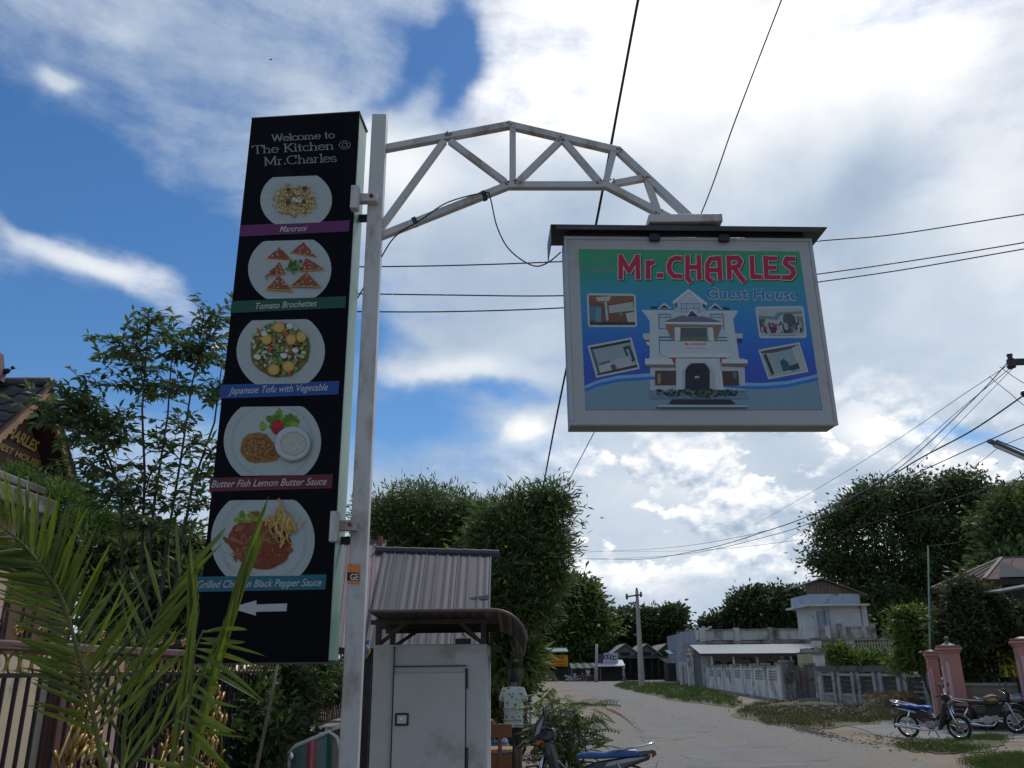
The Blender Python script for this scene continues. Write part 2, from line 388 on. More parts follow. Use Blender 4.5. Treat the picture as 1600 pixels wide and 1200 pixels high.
def sheet(name, pix, z, m, jit=.0, kind='structure', world=False, sub=5):
    P = [Vector(p) if world else G(*p) for p in pix]; Q = []
    n = len(P)
    for i in range(n):
        a, b = P[i], P[(i+1) % n]
        for k in range(sub):
            q = a.lerp(b, k/sub); d = (q-EYE).length
            Q.append((q.x+rnd.uniform(-1, 1)*jit*d*.012, q.y+rnd.uniform(-1, 1)*jit*d*.03, z))
    mb = MB(); mb.poly(Q); return mb.build(name, m, kind=kind)
sheet('road', [(-60, 0, 0)], .004, ROAD) if False else None
roadpix = [(880, 1200), (905, 1150), (965, 1110), (935, 1090), (900, 1078), (862, 1066), (862, 1061), (1000, 1060.5), (1075, 1061), (1000, 1066), (978, 1069), (985, 1078), (1050, 1094), (1130, 1107), (1185, 1124), (1250, 1140), (1340, 1160), (1420, 1184), (1460, 1200)]
P = [G(*p) for p in roadpix]; P += [Vector((14, 8, 0)), Vector((16, -20, 0)), Vector((-1, -20, 0)), Vector((1.0, 10, 0))]
sheet('road', P, .008, ROAD, jit=.5, world=True, sub=4)
sheet('road_patch', [(985, 1130), (1035, 1118), (1110, 1128), (1120, 1142), (1050, 1158), (990, 1150)], .012, PATCH, jit=.6)
sheet('road_patch', [(900, 1080), (950, 1079), (1010, 1092), (985, 1098), (930, 1090)], .012, PATCH, jit=.4)
sheet('road_patch', [(1060, 1170), (1180, 1160), (1290, 1180), (1260, 1200), (1080, 1200)], .012, PATCH, jit=.6)
sheet('parking_area', [(1330, 1112), (1600, 1112), (1640, 1150), (1480, 1163), (1390, 1152), (1340, 1138), (1300, 1128)], .012, mat('grey_hardstanding', (.19, .18, .17), .92, .12, .8, bump=.4, bscale=16), jit=.5)

GRASS = mat('grass_blades', (.085, .125, .03), .8, .25, 2, island=.35, trans=.25)
DRY = mat('dry_grass', (.23, .16, .09), .9, .25, 2, island=.35)
GRASSB = mat('grass_soil', (.075, .09, .035), .95, .35, 1.8, bump=.7, bscale=20, dirt=(.16, .125, .09), dirtamt=.6, dscale=.9)
def grass(pix, n, h, label=None, m=None, z=.016, base=True):
    Q = [G(*p) for p in pix]
    if base: sheet('grass_patch', pix, z, GRASSB, jit=.5)
    # sample inside by pixel polygon
    px = np.array(pix, float); out = []
    x0, y0 = px.min(0); x1, y1 = px.max(0)
    ga = [G(x0, y0), G(x1, y0), G(x0, y1), G(x1, y1)]
    def inside(p):
        c = False; j = len(Q)-1
        for i in range(len(Q)):
            a, b = Q[i], Q[j]
            if (a.y > p[1]) != (b.y > p[1]) and p[0] < (b.x-a.x)*(p[1]-a.y)/(b.y-a.y)+a.x: c = not c
            j = i
        return c
    bx = [min(q.x for q in Q), max(q.x for q in Q)]; by = [min(q.y for q in Q), max(q.y for q in Q)]
    while len(out) < n:
        cx, cy = rnd.uniform(*bx), rnd.uniform(*by)
        if inside((cx, cy)) and mnoise.noise((cx*.55, cy*.55, 3.3)) > rnd.uniform(-.35, .15):
            for _ in range(rnd.randint(4, 14)): out.append((cx+rnd.gauss(0, .12), cy+rnd.gauss(0, .12), z))
    P = np.array(out); D = np.stack([nr.normal(0, .35, len(P)), nr.normal(0, .35, len(P)), np.ones(len(P))], 1)
    o = cards('grass', P, D, nr.uniform(.5, 1.3, len(P))*h, h*.13, m or GRASS)
    if label: o['label'] = label
    return o
grass([(975, 1066), (1060, 1070), (1110, 1080), (1165, 1100), (1150, 1106), (1060, 1096), (1000, 1084), (962, 1074)], 9000, .30)
grass([(1140, 1118), (1190, 1100), (1290, 1103), (1420, 1106), (1440, 1120), (1300, 1140), (1200, 1134)], 9000, .22, m=[GRASS, DRY])
grass([(1400, 1168), (1470, 1158), (1560, 1150), (1578, 1166), (1500, 1178), (1430, 1176)], 7000, .09)
grass([(1515, 1190), (1560, 1181), (1640, 1178), (1640, 1210), (1530, 1210)], 5000, .10)

# heaps: earth mounds and a rubble pile, pebbles
ROCK = mat('stone', (.17, .145, .125), .95, .2, 3, bump=.5, bscale=12, obrand=.25)
def mound(name, px, py, w, h, m, seed=1, ry=.6):
    c = G(px, py); r = random.Random(seed); mb = MB(); n = 20; rings = 6; vs = []; fs = []
    for j in range(rings+1):
        t = j/rings
        for k in range(n):
            a = 2*math.pi*k/n; q = w/2*(1-t)**.8*(1+.18*math.sin(3*a+seed)+r.uniform(-.08, .08))
            vs.append((c.x+q*math.cos(a), c.y+q*ry*math.sin(a), h*math.sin(t*math.pi/2)*(1+r.uniform(-.12, .12))*(1 if j else 0)-.02))
    for j in range(rings):
        for k in range(n): fs.append((j*n+k, j*n+(k+1) % n, (j+1)*n+(k+1) % n, (j+1)*n+k))
    fs.append(tuple(rings*n+k for k in range(n)))
    mb.add(vs, fs); return mb.build(name, m, smooth=True, kind='structure')
EARTH = mat('earth_mound', (.11, .08, .055), .95, .4, 2.6, bump=1, bscale=9, dirt=(.05, .07, .025), dirtamt=.7, dscale=1.1)
mound('earth_mound', 1395, 1112, 3.0, .62, EARTH, 3)
mound('earth_mound', 1260, 1108, 5.0, .30, EARTH, 5)
mound('earth_mound', 1120, 1070, 9.0, .7, EARTH, 9)
c = G(1398, 1112)
P = np.stack([nr.normal(c.x, .55, 1500), nr.normal(c.y, .3, 1500), nr.uniform(.35, .6, 1500)], 1)
cards('dry_straw', P, nr.normal(size=(1500, 3))+np.array([0, 0, .8]), .28, .02, DRY)
def pebble_mesh():
    mb = MB(); mb.sphere((0, 0, 0), 1, None, 7, .6); 
    for i, v in enumerate(mb.v):
        k = 1+.25*math.sin(i*12.9898)*1; mb.v[i] = (v[0]*k, v[1]*k, v[2]*k)
    return mb
def rocks(pix, n, smin, smax, label_prefix=None):
    pb = pebble_mesh(); big = MB(); Q = [G(*p) for p in pix]
    for i in range(n):
        a = [rnd.random() for _ in Q]; s = sum(a); p = sum((q*w for q, w in zip(Q, a)), Vector())/s
        k = rnd.uniform(smin, smax)**1; rz = rnd.uniform(0, 6.28); c, s_ = math.cos(rz)*k, math.sin(rz)*k
        big.add([(p.x+v[0]*c*1.3-v[1]*s_, p.y+v[0]*s_*1.3+v[1]*c, v[2]*k*.8+.01) for v in pb.v], pb.f)
    return big.build('pebbles', ROCK, kind='stuff', smooth=True)
rocks([(1140, 1112), (1250, 1130), (1420, 1170), (1440, 1195), (1200, 1140)], 500, .008, .03)
rocks([(970, 1110), (1000, 1150), (1010, 1195), (1060, 1195), (985, 1110)], 160, .008, .022)
rocks([(900, 1080), (1000, 1100), (1200, 1195), (1500, 1195)], 90, .006, .02)
rocks([(1150, 1105), (1250, 1108), (1420, 1140), (1300, 1150), (1180, 1125)], 160, .03, .10)
def debris(pix, n, s, mats, seed):
    Q = [G(*p) for p in pix]; P = []
    r = random.Random(seed)
    for i in range(n):
        a = [r.random()**1.5 for _ in Q]; q = sum((k*w for k, w in zip(Q, a)), Vector())/sum(a); P.append((q.x, q.y, .03+abs(r.gauss(0, .06))))
    D = nr.normal(size=(n, 3)); D[:, 2] = np.abs(D[:, 2])*.35; return cards('litter', np.array(P), D, nr.uniform(.4, 1.5, n)*s, s*.3, mats)
debris([(1150, 1108), (1230, 1100), (1400, 1104), (1430, 1118), (1330, 1138), (1200, 1132)], 7000, .16, [DRY, mat('brown_litter', (.10, .065, .04), .95, island=.4), mat('pale_litter', (.30, .27, .24), .9, island=.3)], 3)
debris([(1330, 1140), (1420, 1150), (1600, 1180), (1600, 1195), (1400, 1195), (1250, 1160)], 500, .09, [DRY, MATS['brown_litter'], GRASS], 5)
debris([(1210, 1100), (1250, 1098), (1280, 1108), (1230, 1112)], 500, .25, [MATS['pale_litter'], MATS['brown_litter']], 7)
rocks([(1380, 1150), (1600, 1160), (1600, 1195), (1420, 1180)], 260, .01, .03)
rocks([(780, 1180), (840, 1165), (880, 1190), (800, 1200)], 120, .01, .03)
for i, (px, py, s) in enumerate([(1112, 1072, .5), (1095, 1068, .6), (1080, 1067, .7)]):
    c = G(px, py); mb = MB(); pb = pebble_mesh(); mb.add([(c.x+v[0]*s*1.6, c.y+v[1]*s, v[2]*s+.1) for v in pb.v], pb.f)
    tag(mb.build('boulder', ROCK, smooth=True), ['pale rubble stone on the grass nearest the white fence', 'middle rubble stone of the three on the grass verge', 'rubble stone on the verge nearest the leaning power pole'][i], 'stone', 'rubble stones on the verge')

# distant hills
def hill(name, pts, Y, col, thick=60):
    mb = MB(); A = [W(x, y, Y) for x, y in pts]; n = len(A)
    V = [(p.x, p.y, p.z) for p in A]+[(p.x, p.y-thick, -1) for p in A]+[(p.x, p.y+thick, -1) for p in A]
    mb.add(V, [(i, i+1, n+i+1, n+i) for i in range(n-1)]+[(i+1, i, 2*n+i, 2*n+i+1) for i in range(n-1)])
    return mb.build(name, mat('hill_'+str(Y), col, .95, .2, .01), kind='structure', smooth=True)
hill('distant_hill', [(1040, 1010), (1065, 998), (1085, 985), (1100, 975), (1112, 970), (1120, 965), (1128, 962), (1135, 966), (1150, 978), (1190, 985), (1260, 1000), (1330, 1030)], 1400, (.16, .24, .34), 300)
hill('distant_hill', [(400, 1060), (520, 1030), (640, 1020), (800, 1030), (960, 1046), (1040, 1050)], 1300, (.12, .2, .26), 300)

# ================================================================== SIGN POST WITH TRUSS ARM
def sign_post():
    t = thing('sign_post', 'tall white square steel post with a curved truss arm, right of the black menu board', 'sign post', (-.86, 4.65, 0))
    PY = 4.65; s = .096
    xl = -.9085
    mb = MB(); rot = Matrix.Rotation(R(4), 3, 'Z')
    mb.box((xl+.052, PY, 5.22/2), (s, s*1.15, 5.22), rot, POSTW); mb.build('pole', POSTW, t, bevel=.006)
    mb = MB(); mb.box((xl+.052, PY, .012), (.3, .3, .024), None, CONC); mb.build('base_plate', CONC, t, bevel=.01)
    def tz(x, y): return W(560+x/2.7586, 160+y/2.7586, PY)
    chords = [((100, 203), (650, 100)), ((650, 100), (1120, 210)), ((1120, 210), (1462, 530)),
              ((82, 583), (640, 362)), ((640, 360), (1072, 360)), ((1072, 360), (1395, 530))]
    for i, (a, b) in enumerate(chords):
        p, q = tz(*a), tz(*b); e = (q-p).normalized()*.016
        mb = MB(); mb.bar(p-e*(i % 3 != 0), q+e*(i % 3 != 2), .045, .045+.001*(i % 3), (0, 1, 0), POSTW); mb.build('chord', POSTW, t, bevel=.003)
    for a, b in [((92, 548), (370, 168)), ((395, 168), (632, 345)), ((665, 112), (665, 345)), ((688, 345), (872, 165)), ((888, 170), (1038, 345)), ((1100, 215), (1066, 345)), ((1100, 352), (1238, 326)), ((1243, 335), (1292, 478))]:
        mb = MB(); mb.bar(tz(*a), tz(*b), .042, .038, (0, 1, 0), POSTW); mb.build('brace', POSTW, t, bevel=.003)
    wm = mat('weld_bead', (.25, .22, .20), .6, .3, 30, dirt=(.16, .07, .04), dirtamt=.5, dscale=14)
    for q in [(100, 203), (388, 150), (650, 108), (640, 358), (688, 352), (872, 165), (1040, 352), (1090, 352), (1120, 212), (1240, 328), (1292, 478), (92, 555), (92, 582), (1440, 512), (1385, 520)]:
        p = tz(*q); mb = MB()
        for k in range(5): mb.sphere(p+Vector((rnd.uniform(-.022, .022), -.024, rnd.uniform(-.022, .022))), rnd.uniform(.005, .009), wm, 6)
        o = mb.build('weld_bead', None, t, smooth=True); o['kind'] = 'stuff'
    for a, b in [((538, 390), (545, 416)), ((238, 500), (250, 533))]:
        p, q = tz(*a), tz(*b); c = (p+q)/2; d = (tz(640, 362)-tz(82, 583)).normalized()
        mb = MB(); mb.bar(c-d*.014, c+d*.014, .05, .05, (0, 1, 0), BLACK); mb.build('tape_band', BLACK, t)
    # hanger channel on top of the hanging sign
    a, b = tz(1245, 545), tz(1560, 549); zt = 4.372
    a = Vector((a.x, 4.66, zt)); b = Vector((b.x, 4.68, zt))
    mb = MB(); mb.box(((a.x+b.x)/2, 4.67, zt+.03), (b.x-a.x, .20, .055), None, POSTW); mb.build('hanger_channel', POSTW, t, bevel=.006)
    # clamps joining the menu board
    for (x0, y0, x1, y1, cy) in ((550, 293, 560, 328, 311), (518, 800, 528, 847, 822)):
        p, q = W(x0, y0, 4.5), W(x1, y1, 4.5)
        mb = MB(); mb.box(((p.x+q.x)/2, 4.5, (p.z+q.z)/2), (abs(q.x-p.x), .06, abs(p.z-q.z)), None, POSTW)
        mb.build('clamp_plate', POSTW, t, bevel=.003)
        c = W(x1, cy, 4.565); e = W(x1+30, cy, 4.565)
        mb = MB(); mb.bar((c.x-.01, 4.565, c.z), (e.x, 4.565, c.z), .05, .055, m=POSTW); mb.build('clamp_arm', POSTW, t, bevel=.003)
        mb = MB(); mb.bar((c.x-.02, 4.70, c.z-.06), (e.x, 4.70, c.z-.06), .035, .04, m=DARKMETAL); mb.build('clamp_arm', DARKMETAL, t)
        mb = MB(); mb.lathe((e.x-.035, 4.538, c.z+.004), [(.0, 0), (.012, 0), (.012, .012), (.006, .02), (0, .02)], 8, RUST, axis=(0, -1, 0)); mb.build('bolt', RUST, t)
    # sticker
    yS = 4.588
    def S(x, y, k=0): p = W(x, y, yS); return Vector((p.x, yS-.0010-.0004*k+ (p.x+.87)*.0699, p.z))
    mb = MB(); mb.poly([S(543, 881), (S(562, 882)), S(561, 912), S(542, 911)], flat(.62, .2, .05))
    mb.poly([S(542.8, 894, 1), S(561.5, 895, 1), S(561.2, 908, 1), S(542.2, 907, 1)], flat(.03, .02, .02))
    put_text(mb, 'GE', lambda x, y: S(x, y, 2), (547, 906), (560, 906.5), 10, flat(.7, .6, .45), bold=.01)
    put_text(mb, 'BEER', lambda x, y: S(x, y, 2), (545, 892), (560, 892.5), 6, flat(.25, .07, .03)) if False else None
    mb.build('sticker', None, t, label='small orange and black sticker on the white post')
    return t
sign_post()

# ================================================================== VERTICAL MENU LIGHTBOX
def menu_board():
    th = R(-4.39); O = Vector((-1.6931, 4.6, 0)); u = Vector((math.cos(th), math.sin(th), 0)); nb = Vector((-math.sin(th), math.cos(th), 0))
    Wd, zb, zt, T = .7223, 1.794, 5.196, .215
    t = thing('menu_board', 'tall narrow black restaurant menu lightbox with five plates of food and a left arrow', 'menu sign', O+u*Wd/2+Vector((0, 0, zb)))
    def F(x, y, k=0): return RP(x, y, O, nb)-nb*(.003+k*.00035)
    rot = Matrix((u, nb, Vector((0, 0, 1)))).transposed()
    cz = (zb+zt)/2; hh = zt-zb
    mb = MB(); mb.box(O+u*Wd/2+nb*(T/2+.001)+Vector((0, 0, cz)), (Wd-.012, T-.004, hh-.012), rot, mat('case_side', (.22, .36, .30), .35, .08, 2, dirt=(.2, .25, .2), dirtamt=.25)); mb.build('case', None, t, bevel=.004)
    fm = mat('face_frame', (.05, .05, .055), .4, .1, 4)
    mb = MB(); mb.box(O+u*Wd/2+nb*.004+Vector((0, 0, cz)), (Wd, .010, hh), rot, fm); mb.build('face_panel', [BLACKP], t) if False else None
    mb = MB(); mb.box(O+u*Wd/2+nb*.004+Vector((0, 0, cz)), (Wd, .010, hh), rot, BLACKP); mb.build('face_panel', None, t)
    for z in (zb+.004, zt-.004):
        mb = MB(); mb.box(O+u*Wd/2+nb*T/2+Vector((0, 0, z+(.006 if z > 3 else -.006))), (Wd+.004, T, .012), rot, fm); mb.build('edge_trim', None, t)
    slope = lambda y: (-.052+(y-185)/740*.043)
    # banners
    bands = [((373, 352.5), (547, 344.5), (545.5, 362), (371.5, 370), (.10, .012, .085), 'Marcroni', (437, 363), (481, 361), 9.5),
             ((359, 471), (541, 463), (539.5, 481), (357, 489.5), (.004, .065, .033), 'Tomato Brochettes', (400, 483.5), (496, 478.5), 10),
             ((342, 601.5), (530.5, 595.5), (529, 616.5), (340, 623), (.009, .055, .24), 'Japanese Tofu with Vegetable', (357, 616), (513, 610), 11),
             ((325.5, 747), (520.5, 741), (519, 763), (323.5, 768.5), (.10, .006, .014), 'Butter Fish Lemon Butter Sauce', (330, 762), (511, 757.5), 11.5),
             ((304.5, 901.5), (510.5, 897.5), (508.5, 921), (302.5, 925), (.005, .11, .155), 'Grilled Chicken Black Pepper Sauce', (308, 919), (503, 915.5), 12)]
    tw = flat(.40, .40, .39)
    for (a, b, c, d, col, s, ta, tb, h) in bands:
        mb = MB(); mb.poly([F(a[0]+3.2, a[1], 2), F(*b, 2), F(*c, 2), F(d[0]+3.2, d[1], 2)], mat('band_'+s.split()[0], col, .4, .08, 5, spec=.3)); bo = mb.build('banner', None, t)
        mb = MB(); put_text(mb, s, lambda x, y: F(x, y, 3), ta, tb, h, tw, shear=.45, bold=.008); mb.build('lettering', None, bo)
    # serif headline, drawn with a broad nib
    GL = {
        'W': (1.15, [[(.08, 1), (.32, 0)], [(.32, 0), (.55, .9)], [(.55, 1), (.82, 0)], [(.82, 0), (1.08, 1)], [(-.02, 1), (.22, 1)], [(.95, 1), (1.18, 1)]]),
        'T': (.85, [[(.42, 0), (.42, 1)], [(.02, 1), (.82, 1)], [(.02, 1), (.02, .8)], [(.82, 1), (.82, .8)], [(.28, 0), (.56, 0)]]),
        'K': (.85, [[(.15, 0), (.15, 1)], [(.7, 1), (.18, .45)], [(.3, .55), (.75, 0)], [(0, 0), (.3, 0)], [(0, 1), (.3, 1)], [(.58, 1), (.84, 1)], [(.6, 0), (.9, 0)]]),
        'M': (1.1, [[(.14, 0), (.14, 1)], [(.14, 1), (.52, .1)], [(.52, .1), (.9, 1)], [(.92, 1), (.92, 0)], [(0, 0), (.28, 0)], [(.78, 0), (1.06, 0)], [(0, 1), (.16, 1)], [(.9, 1), (1.06, 1)]]),
        'C': (.9, [arc(.46, .5, .42, .5, 40, 320, 14), [(.78, .98), (.78, .7)]]),
        'e': (.62, [arc(.3, .32, .27, .32, 0, 320, 12), [(.05, .36), (.56, .36)]]),
        'l': (.3, [[(.14, 0), (.14, 1)], [(.0, 0), (.28, 0)], [(.0, 1), (.14, 1)]]),
        'c': (.56, [arc(.3, .32, .27, .32, 40, 320, 12)]),
        'o': (.66, [arc(.31, .32, .28, .32, 0, 360, 14)]),
        'a': (.62, [arc(.26, .2, .22, .2, 0, 360, 10), [(.5, 0), (.5, .45)], arc(.28, .44, .22, .2, 0, 150, 6), [(.5, 0), (.6, .04)]]),
        'r': (.5, [[(.13, 0), (.13, .62)], arc(.33, .4, .2, .22, 70, 180, 6), [(0, 0), (.28, 0)], [(0, .62), (.14, .62)]]),
        's': (.5, [arc(.24, .47, .18, .16, 30, 250, 8), arc(.24, .16, .2, .16, -160, 80, 8)]),
        't': (.4, [[(.16, .05), (.16, .85)], [(0, .62), (.34, .62)], [(.16, .02), (.32, .02)]]),
        'i': (.3, [[(.13, 0), (.13, .62)], [(0, 0), (.26, 0)], [(0, .62), (.13, .62)], [(.13, .82), (.13, .95)]]),
        'h': (.7, [[(.13, 0), (.13, 1)], arc(.33, .36, .2, .26, 0, 180, 8), [(.53, 0), (.53, .4)], [(0, 0), (.26, 0)], [(.4, 0), (.66, 0)], [(0, 1), (.13, 1)]]),
        'n': (.7, [[(.13, 0), (.13, .62)], arc(.33, .36, .2, .26, 0, 180, 8), [(.53, 0), (.53, .4)], [(0, 0), (.26, 0)], [(.4, 0), (.66, 0)], [(0, .62), (.13, .62)]]),
        'm': (1.05, [[(.13, 0), (.13, .62)], arc(.31, .36, .18, .26, 0, 180, 8), [(.49, 0), (.49, .4)], arc(.67, .36, .18, .26, 0, 180, 8), [(.85, 0), (.85, .4)], [(0, 0), (.26, 0)], [(.37, 0), (.6, 0)], [(.73, 0), (.98, 0)]]),
        '.': (.28, [[(.12, 0), (.12, .12)]]), ' ': (.38, []),
        '@': (1.1, [arc(.5, .45, .45, .5, 60, 400, 18), arc(.48, .45, .2, .25, 0, 360, 12), [(.7, .7), (.66, .25)], arc(.8, .3, .15, .1, 180, 360, 5)])}
    hl = flat(.21, .24, .235)
    def headline(s, a, b, h):
        tot = sum(GL[c][0] for c in s); a = np.array(a, float); b = np.array(b, float); L = np.hypot(*(b-a)); e = (b-a)/L; up = np.array([e[1], -e[0]]); k = L/tot
        mb = MB(); x = 0
        for ch in s:
            w, st = GL[ch]
            for pl in st:
                pts = [a+e*((x+p[0])*k)+up*(p[1]*h) for p in pl]
                stroke(mb, pts, 1, lambda X, Y: F(X, Y, 3), hl, nib=(2.1, .75) if ch != '@' else (1.0, .8), cap=True)
            x += w
        mb.build('lettering', None, t)
    headline('Welcome to', (425, 221.5), (524, 216), 10.5)
    headline('The Kitchen @', (395, 241), (551, 232), 12.5)
    headline('Mr.Charles', (413, 259), (527, 253), 13)
    mb = MB(); aw = flat(.42, .42, .41)
    mb.poly([F(*p, 2) for p in [(359, 950), (401, 938), (401, 944.5), (449, 943), (448, 955), (400.5, 956), (400, 962)]], aw); mb.build('arrow', None, t)
    # plates of food (flat print, layered)
    r = random.Random(5)
    def plate(cx, cy, rx, ry, y0, y1, sl, food, inner=True):
        mb = MB(); K = [2]
        def lay(): K[0] += .22; return K[0]
        def P(pts, col, k=None):
            kk = lay() if k is None else k
            mb.poly([F(x, y, kk) for x, y in pts], flat(*col, rough=.4))
        def ell(x, y, a, b, n=22, col=(.5, .5, .5), rot=0, jag=0, k=None):
            pts = []
            for i in range(n):
                t_ = 2*math.pi*i/n; j = 1+r.uniform(-jag, jag); X, Y = a*j*math.cos(t_), b*j*math.sin(t_)
                pts.append((x+X*math.cos(rot)-Y*math.sin(rot), y+X*math.sin(rot)+Y*math.cos(rot)))
            P(pts, col, k)
        pts = []
        for i in range(72):
            a = 2*math.pi*i/72; x = cx+rx*math.cos(a); y = cy+ry*math.sin(a)
            y = min(max(y, y0+(x-cx)*sl), y1+(x-cx)*sl); pts.append((x, y))
        P(pts, (.33, .37, .37))
        if inner:
            for q in (.86, .80):
                pr = []
                for i in range(40):
                    a = 2*math.pi*i/40; pr.append((cx+rx*q*math.cos(a), min(max(cy+ry*q*math.sin(a), y0+2), y1-2)))
                P(pr, (.29, .33, .33) if q > .85 else (.34, .38, .38))
        food(P, ell); mb.build('plate_picture', None, t)
    def f_mac(P, ell):
        cx, cy = 461, 314
        ell(cx, cy+1, 30, 22, 30, (.36, .27, .10), 0, .12)
        for i in range(230):
            a = r.uniform(0, 6.28); q = math.sqrt(r.random()); x = cx+q*34*math.cos(a); y = cy+q*26*math.sin(a)
            ell(x, y, r.uniform(2, 4.5), r.uniform(.8, 1.5), 6, r.choice([(.48, .38, .17), (.40, .30, .10), (.52, .43, .24), (.33, .23, .07), (.45, .38, .26)]), r.uniform(0, 3.14))
        for x, y in ((452, 299), (477, 297), (461, 308), (452, 318), (476, 318)): ell(x, y, 4.2, 3, 9, (.05, .045, .045), 0, .15)
        ell(466, 315, 9, 4.5, 10, (.43, .43, .38), .1, .2)
        for i in range(90): ell(461+r.gauss(0, 15), 314+r.gauss(0, 11), r.uniform(.6, 1.6), r.uniform(.4, .8), 5, r.choice([(.58, .52, .34), (.20, .13, .04), (.28, .20, .07)]), r.uniform(0, 3))
    plate(463, 313, 56, 47, 276, 349.5, -.04, f_mac, False)
    def f_tom(P, ell):
        for tri in [((417, 404), (437, 387), (457, 407)), ((455, 395), (475, 379), (494, 402)), ((415, 433), (437, 410), (446, 428)), ((470, 424), (479, 404), (507, 421)), ((418, 452), (437, 432), (457, 455)), ((456, 448), (480, 427), (501, 449))]:
            cx = sum(p[0] for p in tri)/3; cy = sum(p[1] for p in tri)/3
            P([(cx+(x-cx)*1.12, cy+1+(y-cy)*1.1) for x, y in tri], (.40, .24, .07)); P(tri, (.22, .055, .03))
            for i in range(26):
                a, b = r.random(), r.random()
                if a+b > 1: a, b = 1-a, 1-b
                x = tri[0][0]+a*(tri[1][0]-tri[0][0])+b*(tri[2][0]-tri[0][0]); y = tri[0][1]+a*(tri[1][1]-tri[0][1])+b*(tri[2][1]-tri[0][1])
                ell(x, y, r.uniform(.8, 2.4), r.uniform(.6, 1.3), 6, r.choice([(.32, .10, .05), (.45, .30, .16), (.16, .03, .02), (.28, .13, .06), (.42, .38, .28)]), r.uniform(0, 3))
        for i in range(26): ell(r.gauss(458, 5), r.gauss(419, 4.6), 3, 2.2, 7, r.choice([(.04, .10, .015), (.08, .17, .02), (.03, .07, .01)]), r.uniform(0, 3), .3)
        ell(419, 439, 1.5, 1.3, 6, (.15, .05, .03))
    plate(453, 421, 65, 56, 376, 466.5, -.03, f_tom, False)
    def f_tofu(P, ell):
        cx, cy = 438, 547
        ell(cx, cy, 47, 43, 30, (.12, .13, .035), 0, .03)
        for i in range(300):
            a = r.uniform(0, 6.28); q = math.sqrt(r.random()); x = cx+q*44*math.cos(a); y = cy+q*40*math.sin(a)
            c = r.choice([(.10, .17, .03), (.16, .24, .06), (.06, .11, .02), (.30, .36, .20), (.40, .45, .36), (.26, .16, .03), (.30, .08, .02), (.14, .20, .05), (.42, .46, .42), (.20, .26, .10)])
            ell(x, y, r.uniform(2, 6), r.uniform(1, 3), 7, c, r.uniform(0, 3.14), .15)
        for x, y in ((438, 514), (473, 529), (430, 580), (453, 575), (419, 533), (457, 533)):
            ell(x, y, 9.5 if y > 560 or y < 520 else 8, 8.5, 14, (.42, .25, .05)); ell(x, y, 6.5, 6, 12, (.48, .32, .09))
        for x, y, a in ((425, 547, 0), (455, 585, 2), (407, 520, 1), (448, 523, .3)): ell(x, y, 5, 2.6, 8, (.42, .07, .03), a, .1)
        for x, y in ((446, 558), (455, 513), (405, 560), (464, 550), (415, 524)): ell(x, y, 5.5, 4.5, 7, (.46, .50, .48), .4, .15)
    plate(439, 549, 69, 63, 500, 600, -.022, f_tofu, False)
    def f_fish(P, ell):
        for i in range(34):
            a = R(r.uniform(175, 365)); q = r.uniform(.3, 1); ell(437+q*29*math.cos(a), 668+q*24*math.sin(a), 7, 5, 8, r.choice([(.12, .24, .02), (.07, .15, .012), (.18, .32, .03), (.10, .2, .02)]), r.uniform(0, 3), .3)
        ell(434, 668, 10, 12, 16, (.26, .015, .02)); ell(435, 664, 9, 6, 14, (.34, .02, .025))
        ell(402, 700, 26, 24, 30, (.24, .115, .03), 0, .05); ell(420, 706, 20, 17, 20, (.24, .115, .03), 0, .08)
        for i in range(110):
            a = r.uniform(0, 6.28); q = math.sqrt(r.random()); ell(405+q*25*math.cos(a), 702+q*22*math.sin(a), r.uniform(1.5, 4), r.uniform(1, 2.4), 6, r.choice([(.29, .15, .04), (.19, .08, .02), (.34, .19, .05), (.24, .10, .03)]), r.uniform(0, 3), .1)
        for i in range(120): ell(404+r.gauss(0, 12), 702+r.gauss(0, 10), r.uniform(.5, 1.6), r.uniform(.4, .9), 5, r.choice([(.42, .26, .09), (.12, .05, .012), (.36, .2, .06)]), r.uniform(0, 3))
        ell(459, 695, 28, 27, 28, (.25, .28, .28)); ell(459, 694, 27, 25.5, 28, (.40, .43, .43)); ell(461, 695, 21, 19, 24, (.26, .29, .28)); ell(461, 695, 19, 17, 24, (.36, .38, .33))
        for i in range(16): ell(461+r.uniform(-13, 13), 695+r.uniform(-11, 11), 2.6, 1.4, 7, (.42, .45, .40), r.uniform(0, 3))
    plate(426, 690, 76, 70, 635.5, 743, -.012, f_fish)
    def f_chk(P, ell):
        for i in range(34): ell(r.uniform(368, 405), r.uniform(802, 820), 6, 4, 8, r.choice([(.20, .26, .03), (.28, .33, .06), (.13, .18, .02)]), r.uniform(0, 3), .3)
        ell(410, 852, 46, 38, 30, (.20, .05, .02), .05, .03); ell(378, 843, 20, 25, 20, (.19, .045, .02), 0, .06)
        for i in range(60): ell(r.gauss(398, 19), r.gauss(845, 15), r.uniform(3, 9), r.uniform(2, 5), 9, r.choice([(.24, .065, .025), (.15, .035, .015), (.30, .11, .05), (.19, .06, .03), (.27, .09, .04)]), r.uniform(0, 3), .15)
        ell(415, 868, 36, 18, 24, (.17, .035, .015), 0, .02)
        for i in range(120): ell(r.gauss(405, 20), r.gauss(852, 15), r.uniform(.6, 2.4), r.uniform(.4, 1), 5, r.choice([(.38, .16, .08), (.10, .02, .01), (.32, .10, .05), (.45, .25, .14)]), r.uniform(0, 3))
